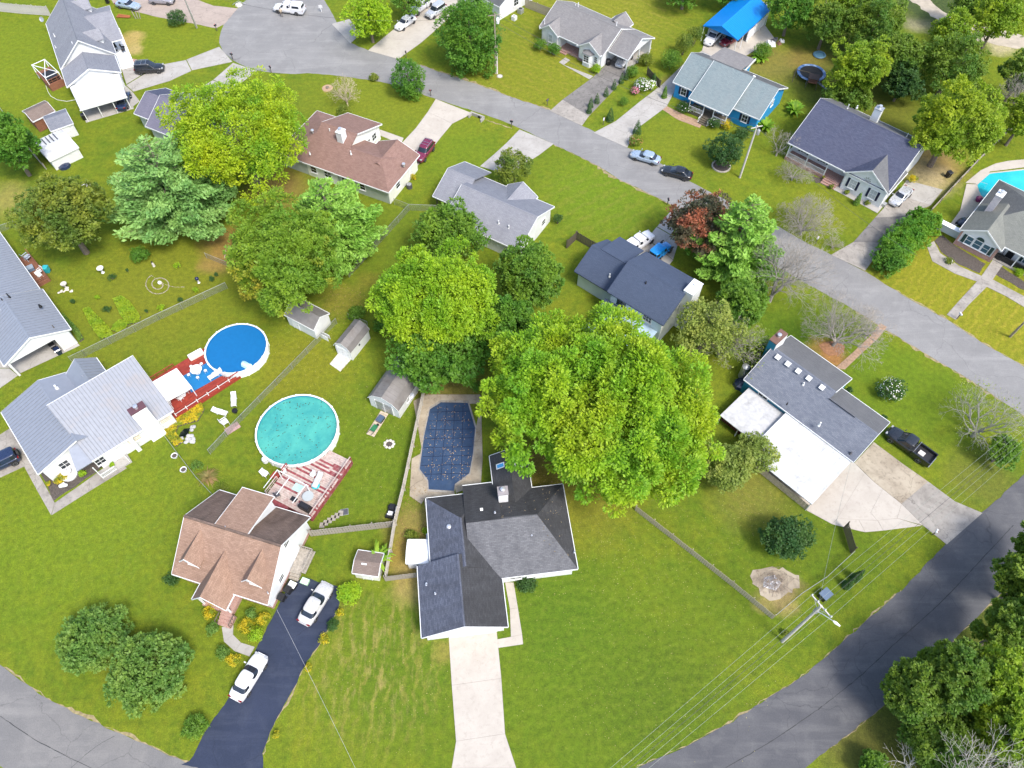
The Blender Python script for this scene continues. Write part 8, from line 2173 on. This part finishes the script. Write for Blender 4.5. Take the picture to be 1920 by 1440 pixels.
def bin_(label, px, py, ang, mat, z=0.0):
    t = thing('wheelie_bin', label, 'bin', G(px, py) + Vector((0, 0, z)), ang)
    MB().add([(-.26, -.28, .06), (.26, -.28, .06), (.26, .28, .06), (-.26, .28, .06), (-.32, -.36, .98), (.32, -.36, .98), (.32, .36, .98), (-.32, .36, .98)], [(3, 2, 1, 0), (4, 5, 6, 7), (0, 1, 5, 4), (1, 2, 6, 5), (2, 3, 7, 6), (3, 0, 4, 7)]).build('body', mat, t)
    MB().ext([(-.34, -.4, .99), (-.34, .4, .99), (-.34, .36, 1.07), (-.34, -.3, 1.07)], (.68, 0, 0)).build('lid', mat, t)
    for sg in (-1, 1): MB().tube([(sg * .27, .3, .12), (sg * .33, .3, .12)], .12, 10).build('wheel', BLACK, t)
bin_('black wheelie bin at the wall of the tan house, nearest the white sedan', 531, 1124, R(-20), BLACK)
bin_('second black bin at the wall of the tan house', 543, 1110, R(-25), BLACK)
simple('storage_box', 'black box with a white lid at the wall of the tan house', 'box', G(549, 1098), R(-25), [('box', MB().bx(-.5, .5, -.35, .35, 0, .6), BLACK), ('lid', MB().bx(-.3, .54, -.38, .3, .602, .66), WHITE)])
simple('recycling_crate', 'pale green crate at the top of the dark blue driveway', 'crate', G(573, 1092), R(-20), [('crate', MB().bx(-.4, .4, -.3, .3, 0, .4), plain('pale_green_plastic', (.36, .56, .36), .5)), ('rim', MB().bx(-.44, .44, -.34, .34, .402, .45), plain('pale_green_rim', (.45, .64, .45), .5))])
bin_('dark bin in the open carport of the left metal roof', 104, 655, R(40), BLACK)
bin_('blue lidded bin in the open carport of the left metal roof', 113, 663, R(40), P_NAVY)
bin_('black bin at the open carport of the grey roofed house', 1140, 122, R(20), BLACK)
bin_('black bin behind the tall fence at the right, on the stained driveway', 1776, 332, R(20), BLACK)
bin_('dark bin below the patio roof of the top left white house', 160, 224, R(20), BLACK)
bin_('dark bin at the top edge by the pinkish paved drive', 203, 6, R(20), BLACK)
simple('lawn_mower', 'black ride on machine with a pale seat at the grey wooden fence', 'mower', G(735, 962), R(80), [('body', MB().bx(-.8, .8, -.4, .4, .25, .62).bx(.1, .8, -.3, .3, .62, .85), BLACK), ('seat', MB().bx(-.6, -.1, -.28, .28, .65, .78).bx(-.65, -.55, -.28, .28, .78, 1.1), PLASTIC)] + [('wheel', MB().tube([(x, y - .1, .25), (x, y + .1, .25)], .25, 12), TYRE) for x in (-.55, .6) for y in (-.45, .45)])
simple('handcart', 'small white handcart beside the grey wooden fence', 'cart', G(744, 958), R(70), [('tray', MB().bx(-.35, .35, -.25, .25, .35, .6), PLASTIC), ('handle', MB().tube([(-.35, 0, .5), (-.8, 0, .9)], .03), DKGREY), ('wheel', MB().tube([(.2, -.3, .2), (.2, .3, .2)], .2, 12), TYRE)])
simple('wheelbarrow', 'green wheelbarrow on the pale pallet by the long shed', 'wheelbarrow', G(703, 806, .15), R(60), [('tray', MB().add([(-.5, -.35, .5), (.45, -.3, .5), (.45, .3, .5), (-.5, .35, .5), (-.35, -.22, .25), (.3, -.2, .25), (.3, .2, .25), (-.35, .22, .25)], [(0, 1, 5, 4), (1, 2, 6, 5), (2, 3, 7, 6), (3, 0, 4, 7), (4, 5, 6, 7)]), plain('green_tray', (.03, .16, .07), .5)), ('handle', MB().bar((-.5, -.3, .45), (-1.1, -.32, .6), .05), DKWOOD), ('handle', MB().bar((-.5, .3, .45), (-1.1, .32, .6), .05), DKWOOD), ('wheel', MB().tube([(.65, -.06, .2), (.65, .06, .2)], .2, 12), TYRE)])
simple('storage_box', 'dark blue box on the pale pallet by the long shed', 'box', G(714, 788, .12), R(60), [('box', MB().bx(-.45, .45, -.35, .35, 0, .45), P_NAVY), ('lid', MB().bx(-.48, .48, -.38, .38, .452, .5), plain('slate_lid', (.06, .09, .14), .5))])
t = thing('pallet', 'long pale pallet ramp in front of the long shed doors', 'pallet', G(708, 795), R(66))
for k in range(11): MB().bx(-1.8 + .33 * k, -1.5 + .33 * k, -.55, .55, .05, .1).build('plank', PALEWOOD, t)
MB().bx(-1.8, 1.8, -.5, -.4, 0, .049).bx(-1.8, 1.8, .4, .5, 0, .049).build('bearer', WEATHERED, t)
t = thing('fire_ring', 'ring of stones with ash on the lawn near the wooden fence', 'fire pit', G(730, 833))
for k in range(9):
    a = k * .698
    MB().lathe([(.14, 0), (.2, .08), (.12, .16)], 7, (.55 * math.cos(a), .5 * math.sin(a), 0)).build('stone', STONE, t)
MB().lathe([(.45, 0), (.42, .03)], 12).build('ash', SOIL, t)
for (x, y, rz, m, d) in ((524, 956, 20, PLASTIC, 'white slatted mat on the lawn near the deck corner'), (646, 960, 10, DARKGREY, 'dark square drain cover on the lawn')):
    simple('ground_cover', d, 'mat', G(x, y), R(rz), [('panel', MB().bx(-.4, .4, -.35, .35, 0, .05), m), ('rim', MB().bx(-.44, .44, -.39, .39, 0, .03), GREYMETAL)])
t = thing('stepping_stones', 'short curved row of worn paving stones near the grey fence', 'paving', G(620, 975), 0)
for k in range(6):
    q = G(604 + k * 7, 985 - k * 4.5) - G(620, 975)
    MB().bx(q.x - .28, q.x + .28, q.y - .32, q.y + .32, 0, .06).build('stone', WEATHERED, t)
def planter(label, x, y):
    t = thing('planter', label, 'planter', G(x, y))
    MB().lathe([(.25, 0), (.34, .35), (.40, .42), (.34, .42), (.28, .36)], 16, cap1=False).build('pot', PLASTIC, t)
    MB().lathe([(.3, .35), (.3, .37)], 12).build('soil', SOIL, t)
planter('white round planter at the low rail fence, upper one', 329, 857); planter('white round planter at the low rail fence, lower one', 346, 883)
# pond with white rocks
t = thing('garden_pond', 'small black pond ringed by pale rocks at the white house', 'pond', G(346, 815))
o_ = G(346, 815)
MB().prism([G(*p) - o_ for p in ((338, 812), (346, 804), (356, 803), (353, 815), (342, 823), (336, 820))], .0, .05).build('water', glossy('black_pond_water', (.006, .010, .008), .05), t)
for k in range(34):
    x, y = (rng.uniform(352, 366), rng.uniform(800, 830)) if k < 24 else (rng.uniform(332, 352), rng.uniform(822, 832))
    q = G(x, y) - o_; s = rng.uniform(.13, .26)
    MB().lathe([(s, 0), (s * 1.1, s * .5), (s * .5, s * .95)], 6, (q.x, q.y, 0)).build('rock', plain('pale_rock', (.36, .355, .35), .9, var=.2) if k == 0 else bpy.data.materials['pale_rock'], t)
# white garden ornaments
t = thing('fountain', 'white tiered garden fountain in the mulch bed', 'fountain', G(131, 890))
MB().lathe([(.95, 0), (1.0, .3), (.9, .35), (.85, .2), (.2, .2), (.15, .7), (.55, .85), (.55, .92), (.1, .88), (.08, 1.2), (.2, 1.3), (.05, 1.4)], 24).build('basins', PLASTIC, t, smooth=True)
t = thing('statue', 'white statue group lying low at the front of the mulch bed', 'statue', G(122, 913))
MB().tube([(-.5, 0, .2), (0, .1, .35), (.4, 0, .5)], [.22, .3, .18], 9).tube([(.1, .1, .4), (.15, .1, .8)], [.16, .12], 8).build('figure', PLASTIC, t, smooth=True)
t = thing('bird_bath', 'white bird bath on the garden lawn above the butterfly planting', 'bird bath', G(193, 511))
MB().lathe([(.25, 0), (.12, .15), (.1, .7), (.45, .85), (.48, .95), (.38, .9)], 16).build('bowl', PLASTIC, t, smooth=True)
t = thing('bird_bath', 'grey bird bath on stones near the deck of the left metal roof', 'bird bath', G(125, 540))
MB().lathe([(.3, 0), (.12, .15), (.1, .7), (.4, .85), (.42, .95), (.3, .9)], 16).build('bowl', STONE, t, smooth=True)
for k in range(12): MB().lathe([(.16, 0), (.18, .06), (.08, .12)], 6, (rng.uniform(-1, 1), rng.uniform(-.9, .5), 0)).build('stone', STONE, t)
t = thing('gazing_ball', 'dark blue glass ball on a white stand in the garden', 'garden ball', G(373, 530))
MB().lathe([(.2, 0), (.1, .1), (.1, .5), (.18, .6)], 12).build('stand', PLASTIC, t)
MB().lathe([(.05, .58), (.22, .68), (.28, .85), (.22, 1.02), (.05, 1.12)], 14).build('ball', glossy('dark_blue_glass', (.01, .015, .06), .05), t, smooth=True)
t = thing('statue', 'small dark and white garden figure under the pine', 'statue', G(289, 499))
MB().lathe([(.2, 0), (.16, .5), (.1, .7)], 10).build('figure', STONE, t); MB().lathe([(.05, .7), (.14, .85), (.05, 1.0)], 10).build('head', BLACK, t)
# spiral of pale stones
t = thing('stone_spiral', 'spiral of small pale stones laid out on the garden lawn', 'stone spiral', G(297, 535))
mb = MB(); o_ = G(297, 535)
ctrl = [(303, 528), (308, 532), (304, 536), (297, 533), (297, 525), (304, 521), (313, 527), (311, 536), (301, 543), (290, 543), (283, 538), (285, 527), (293, 520), (303, 519)]
spir = []
for k in range(150):
    u = k / 149; a = -1.2 + u * 2 * math.pi * 1.85; rr_ = 5 + u * 21
    spir.append((298 + rr_ * math.cos(a), 534 + rr_ * .80 * math.sin(a)))
ex, ey = spir[-1]
for k in range(22): u = k / 21; spir.append((ex + (345 - ex) * u, ey + (538 - ey) * u + 8 * math.sin(u * 3.14)))
for x, y in spir:
    q = G(x, y) - o_; s = rng.uniform(.05, .08)
    mb.lathe([(s, 0), (s * 1.1, s * .5), (s * .5, s * .9)], 5, (q.x + rng.uniform(-.04, .04), q.y + rng.uniform(-.04, .04), .005))
tag(mb.build('stones', plain('pale_spiral_stone', (.30, .26, .21), .9), t), kind='stuff')
q = G(300, 531) - o_
MB().lathe([(.25, 0), (.28, .2), (.12, .4)], 8, (q.x, q.y, 0)).build('centre_rock', plain('white_rock', (.68, .66, .63), .8), t)
# deck at the left metal roof, with furniture
t, Ld, Dd = deck('brown deck with seats beside the left metal roof', (70, 534), (92, 522), (36, 483), .5, [BROWNWOOD], [1], .2)
rail(t, (Ld - .05, .05), (Ld - .05, Dd), .5, .8, BROWNWOOD, 6); rail(t, (.05, .05), (Ld, .05), .5, .8, BROWNWOOD, 3)
chair('grey cushioned chair at the far end of the brown deck', 55, 487, .5, R(150), plain('grey_cushion', (.34, .38, .45), .8), 1.6)
simple('storage_box', 'blue grey cooler box in the middle of the brown deck', 'box', G(58, 506, .5), R(35), [('box', MB().bx(-.5, .5, -.4, .4, 0, .5), plain('blue_grey_plastic', (.12, .17, .24), .5)), ('lid', MB().bx(-.53, .53, -.43, .43, .502, .56), plain('pale_lid', (.25, .31, .38), .5))])
chair('white folding chair near the rail of the brown deck', 78, 512, .5, R(-30), PLASTIC, 1.2); chair('white folding chair at the front end of the brown deck', 77, 520, .5, R(60), PLASTIC, 1.1)
bin_('teal bin at the outer corner of the brown deck', 91, 510, 0, TEAL)
# hot tub deck at the top left house
t, Ld, Dd = deck('small raised brown deck with a glazed frame at the top left house', (92, 160), (118, 148), (82, 128), 1.2, [BROWNWOOD], [1], .25)
for p in ((.1, .1), (Ld - .1, .1), (.1, Dd - .1), (Ld - .1, Dd - .1)): MB().bx(p[0] - .06, p[0] + .06, p[1] - .06, p[1] + .06, 0, 2.6).build('post', WHITEMETAL, t)
for a, b in (((.1, .1), (Ld - .1, .1)), ((.1, Dd - .1), (Ld - .1, Dd - .1)), ((.1, .1), (.1, Dd - .1)), ((Ld - .1, .1), (Ld - .1, Dd - .1)), ((.1, .1), (Ld - .1, Dd - .1)), ((.1, Dd - .1), (Ld - .1, .1))):
    MB().bar((*a, 2.55), (*b, 2.55), .08).build('frame_bar', WHITEMETAL, t)
MB().bx(.3, Ld - .3, .3, Dd * .55, 1.2, 1.9).build('hot_tub', BLACK, t); rail(t, (0, .05), (Ld, .05), 1.2, .8, BROWNWOOD, 4)
for k, (x, y) in enumerate(((218, 92), (232, 92), (219, 99), (233, 98))):
    chair(['black porch chair nearest the porch roof, left', 'black porch chair nearest the porch roof, right', 'black porch chair nearest the steps, left', 'black porch chair nearest the steps, right'][k], x, y, .36, R(40 + 60 * k), BLACK, 1.1, 'porch_chair')
# trampoline and play things
t = thing('trampoline', 'large blue rimmed trampoline under the lime tinted tree', 'trampoline', G(1521, 137, .8) * 1.0)
t.location.z = 0
MB().lathe([(1.95, .86), (1.95, .88)], 28).build('mat', BLACK, t)
MB().lathe([(1.97, .84), (1.97, .93), (2.45, .93), (2.45, .84)], 28, cap0=False, cap1=False).build('pad', plain('blue_pad', (.035, .09, .22), .6, grime=(.35, .45, .55), gscale=.8), t)
for k in range(6):
    a = k * 1.047; MB().tube([(2.3 * math.cos(a), 2.3 * math.sin(a), 0), (2.3 * math.cos(a), 2.3 * math.sin(a), .85)], .04).build('leg', GREYMETAL, t)
t = thing('trampoline', 'small pale blue play pool behind the large trampoline', 'paddling pool', G(1536, 104))
MB().lathe([(1.0, 0), (1.15, .15), (1.0, .32), (.85, .3), (.8, .1)], 20).build('ring', plain('blue_vinyl', (.06, .14, .20), .5), t, smooth=True)
t = thing('play_frame', 'dark blue play frame with slide below the trampoline', 'play frame', G(1520, 162), R(-20))
for x in (-.7, .7):
    for y in (-.6, .6): MB().bar((x * 1.3, y * 1.3, 0), (x, y, 1.9), .09).build('leg', DKWOOD, t)
MB().bx(-.8, .8, -.7, .7, 1.05, 1.12).build('platform', BROWNWOOD, t)
MB().ext([(-.9, -.8, 1.9), (.9, -.8, 1.9), (.9, 0, 2.4), (-.9, 0, 2.4)], (0, 0, -.04)).ext([(-.9, .8, 1.9), (.9, .8, 1.9), (.9, 0, 2.4), (-.9, 0, 2.4)], (0, 0, -.04)).build('roof', plain('dark_brown_canopy', (.06, .045, .04), .8), t)
MB().ext([(.8, -.3, 1.1), (.8, .3, 1.1), (2.6, .3, .15), (2.6, -.3, .15)], (0, 0, -.06)).build('slide', P_NAVY, t)
MB().bar((-.8, .75, 2.0), (-3.2, .75, 2.0), .1).bar((-3.2, .75, 2.0), (-3.2, 1.5, 0), .09).bar((-3.2, .75, 2.0), (-3.2, 0, 0), .09).build('swing_beam', DKWOOD, t)
# clutter beside the long pad
for k, (x, y, sz, m, nm, d) in enumerate(((1444, 84, .9, PLASTIC, 'tarpaulin', 'white crumpled tarpaulin in the clutter behind the blue house'), (1452, 76, .6, DARKGREY, 'storage_box', 'dark box in the clutter behind the blue house'), (1460, 82, .5, plain('rust_brown', (.17, .09, .06), .8), 'crate', 'rusty crate in the clutter behind the blue house'), (1466, 78, .5, PLASTIC, 'storage_box', 'white box at the end of the clutter behind the blue house'), (1422, 98, .7, plain('grey_blue_tarp', (.25, .33, .36), .6), 'tarpaulin', 'grey blue tarpaulin behind the blue house extension'), (1256, 225, .0, PLASTIC, 'x', 'x'))):
    if sz <= 0: continue
    simple(nm, d, 'tarpaulin' if nm == 'tarpaulin' else 'box', G(x, y), k, [('body', MB().add([(-sz, -sz * .7, 0), (sz, -sz * .8, 0), (sz * .9, sz * .7, 0), (-sz * .9, sz * .8, 0), (-sz * .6, -sz * .4, sz * .7), (sz * .7, -sz * .5, sz * .9), (sz * .5, sz * .4, sz * .6), (-sz * .6, sz * .5, sz * .8)], [(3, 2, 1, 0), (4, 5, 6, 7), (0, 1, 5, 4), (1, 2, 6, 5), (2, 3, 7, 6), (3, 0, 4, 7)]), m), ('strap', MB().bx(-.04, .04, -sz * .5, sz * .5, sz * .85, sz * .93), BLACK)])
# brush pile and the boxes near the pole
t = thing('brush_pile', 'heap of cut branches with a pale sheet on the tan patch', 'brush pile', G(1448, 1092))
mb = MB()
for k in range(70):
    a, l = rng.uniform(0, 3.14), rng.uniform(.5, 1.3); x, y, z = rng.gauss(0, .6), rng.gauss(0, .5), rng.uniform(.1, .55)
    mb.tube([(x - l * math.cos(a), y - l * math.sin(a), max(.03, z - .15)), (x, y, z + .08), (x + l * math.cos(a), y + l * math.sin(a), max(.03, z - .1))], [.012, .02, .01], 4)
mb.build('branches', plain('cut_branch', (.24, .19, .15), .9, var=.4, scale=6), t, recalc=False)
MB().add([(-1.1, -.5, .03), (.2, -.9, .03), (1.0, -.1, .03), (.4, .8, .03), (-.8, .6, .03), (-.1, .0, .42)], [(0, 1, 5), (1, 2, 5), (2, 3, 5), (3, 4, 5), (4, 0, 5)]).build('sheet', plain('grey_white_sheet', (.50, .50, .52), .7, var=.2, scale=4), t, recalc=False)
simple('cabinet', 'dark cabinet with a slate lid under the utility pole wires', 'cabinet', G(1544, 1118), R(35), [('box', MB().bx(-.55, .55, -.45, .45, 0, .8), BLACK), ('lid', MB().bx(-.6, .6, -.5, .5, .802, .9), plain('slate_blue_lid', (.10, .14, .20), .5))])
simple('air_conditioner', 'grey round air conditioner beside the brown roofed house', 'air conditioner', G(768, 352), 0, [('casing', MB().lathe([(.45, 0), (.45, .7), (.4, .75)], 18), DARKGREY), ('grille', MB().lathe([(.36, .752), (.1, .78)], 18), GREYMETAL)])
simple('air_conditioner', 'square grey air conditioner by the white house at the top, upper one', 'air conditioner', G(976, 24), R(-38), [('casing', MB().bx(-.45, .45, -.45, .45, 0, .85), GREYMETAL), ('grille', MB().lathe([(.36, .852), (.1, .88)], 18), BLACK)])
simple('air_conditioner', 'square pale air conditioner by the white house at the top, lower one', 'air conditioner', G(964, 37), R(-38), [('casing', MB().bx(-.4, .4, -.4, .4, 0, .75), PLASTIC), ('grille', MB().lathe([(.3, .752), (.1, .78)], 18), GREYMETAL)])
simple('manhole', 'round grey manhole cover in the lawn by the tall pole', 'manhole', G(937, 143), 0, [('cover', MB().lathe([(.4, 0), (.4, .05)], 20), STONE), ('frame', MB().lathe([(.55, 0), (.55, .035)], 20), CONC_OLD)])
simple('culvert', 'concrete culvert box at the pale driveway mouth', 'culvert', G(893, 222), R(-30), [('headwall', MB().bx(-1.3, 1.3, .3, .55, 0, .55), CONC_MID), ('side', MB().bx(-1.3, -1.05, -.5, .3, 0, .5), CONC_MID), ('side', MB().bx(1.05, 1.3, -.5, .3, 0, .5), CONC_MID), ('pipe', MB().tube([(.4, .35, .25), (.4, .2, .25)], .24, 14), BLACK)])
simple('marker_post', 'white post sign at the edge of the turning circle', 'post', G(603, 22), 0, [('post', MB().bx(-.07, .07, -.07, .07, 0, 1.3), PLASTIC), ('board', MB().bx(-.35, .35, -.09, -.07, .8, 1.3), PLASTIC)])
simple('rubbish_heap', 'white crumpled heap at the upper edge of the turning circle', 'heap', G(448, 10), 0, [('sheet', MB().lathe([(.7, 0), (.6, .3), (.2, .45)], 7), STONE), ('sticks', MB().tube([(-1.2, 0, .1), (0, .3, .7), (1.3, .2, .2)], .04), GREYMETAL)])
simple('log_pile', 'orange brown branch heap on the top left lawn', 'branch pile', G(233, 32), R(-10), [('log', MB().tube([(-1.3, y, .15), (1.2, y * .5, .2)], .12, 7), plain('orange_bark', (.30, .10, .04), .9)) for y in (-.4, 0, .4)])
simple('garden_ornament', 'grey wooden ornament on the top left lawn', 'ornament', G(259, 35), 0, [('post', MB().bar((x, 0, 0), (x * 1.6, .1, 1.4), .12), WEATHERED) for x in (-.4, 0, .4)])
simple('tree_pit', 'earth ring with a stump on the lawn below the turning circle', 'tree stump', G(614, 165), 0, [('ring', MB().lathe([(.95, 0), (.9, .04)], 18), plain('pale_earth', (.36, .24, .15), .9)), ('stump', MB().lathe([(.32, .0), (.3, .2)], 12), BARK)])
simple('kerb_ring', 'pale kerb ring round the dark bush tree on the street side lawn', 'kerb', G(1352, 312), 0, [('kerb', MB().lathe([(1.5, 0), (1.5, .18), (1.3, .18), (1.3, 0)], 22, cap0=False, cap1=False), CONC_NEW), ('soil', MB().lathe([(1.29, 0), (1.29, .05)], 22), SOIL)])
simple('porch_bench', 'white bench on the bright blue porch, left of the steps', 'bench', G(1310, 194, .6), R(-37), [('seat', MB().bx(-.6, .6, -.22, .22, .38, .43), PLASTIC), ('backrest', MB().bx(-.6, .6, .2, .25, .43, .9), PLASTIC), ('leg', MB().bx(-.58, -.52, -.2, .2, 0, .38), PLASTIC), ('leg', MB().bx(.52, .58, -.2, .2, 0, .38), PLASTIC)])
chair('pale chair on the bright blue porch, right of the steps', 1345, 212, .6, R(-37), plain('pale_blue_paint', (.3, .42, .6), .5)); table('round white table at the right end of the bright blue porch', 1356, 216, .6, .45, PLASTIC)
simple('tarpaulin', 'blue tarpaulin at the back corner of the teal house', 'tarpaulin', G(1388, 722), R(40), [('sheet', MB().lathe([(1.0, 0), (.85, .45), (.3, .7)], 8), P_NAVY), ('rope', MB().bar((-1.1, 0, .05), (.0, 0, .72), .03), BLACK)])
simple('patio_umbrella', 'dark closed umbrella base on the porch of the right edge house', 'umbrella', G(1873, 484, .2), 0, [('base', MB().lathe([(.5, 0), (.5, .5), (.3, .55)], 16), BLACK), ('pole', MB().lathe([(.04, .55), (.04, 1.8)], 8), DKGREY)])
simple('flower_tubs', 'purple tub by the turquoise pool', 'tub', G(1833, 377), 0, [('tub', MB().lathe([(.35, 0), (.5, .6), (.4, .6)], 14), plain('purple_plastic', (.18, .02, .10), .5)), ('plant', MB().lathe([(.3, .6), (.2, .9)], 8), PETALP)])
simple('bicycle_heap', 'dark blue wrapped garden machine beside the right edge house', 'machine', G(1803, 420), 0, [('cover', MB().lathe([(.75, 0), (.8, .4), (.5, .9), (.1, 1.0)], 12), P_NAVY), ('wheel', MB().tube([(-.8, -.05, .25), (-.8, .05, .25)], .25, 12), TYRE)])
simple('hose', 'coiled pale hose trailing over the top left lawn', 'hose', G(110, 185), 0, [('hose', MB().tube([G(*p, .04) - G(110, 185) for p in ((86, 160), (90, 172), (95, 180), (107, 187), (125, 190), (142, 187), (152, 190))], .035, 6), PLASTIC), ('nozzle', MB().bar(G(152, 190, .05) - G(110, 185), G(156, 192, .05) - G(110, 185), .08), DKGREY)])
simple('fallen_branch', 'pale cut branch lying by the brown bare patch', 'branch', G(425, 468), 0, [('branch', MB().tube([G(*p, .1) - G(425, 468) for p in ((421, 484), (424, 464), (438, 468))], [.07, .06, .03], 6), PALEWOOD), ('twig', MB().tube([G(424, 464, .1) - G(425, 468), G(434, 460, .2) - G(425, 468)], .03, 5), PALEWOOD)])
simple('hammock_frame', 'small black white backed swing seat near the pine', 'garden seat', G(166, 358), R(30), [('seat', MB().bx(-.7, .7, -.4, .4, .4, .5), BLACK), ('backrest', MB().bx(-.7, .7, .3, .4, .5, 1.1), PLASTIC), ('leg', MB().bx(-.65, -.55, -.35, .35, 0, .4), BLACK), ('leg', MB().bx(.55, .65, -.35, .35, 0, .4), BLACK)])
simple('tarpaulin', 'dark blue cover on the lawn below the white panelled roof shed', 'tarpaulin', G(121, 312), R(-20), [('sheet', MB().lathe([(1.0, 0), (.9, .35), (.3, .55)], 9), P_NAVY), ('rope', MB().bar((-1.0, 0, .1), (0, 0, .56), .03), BLACK)])
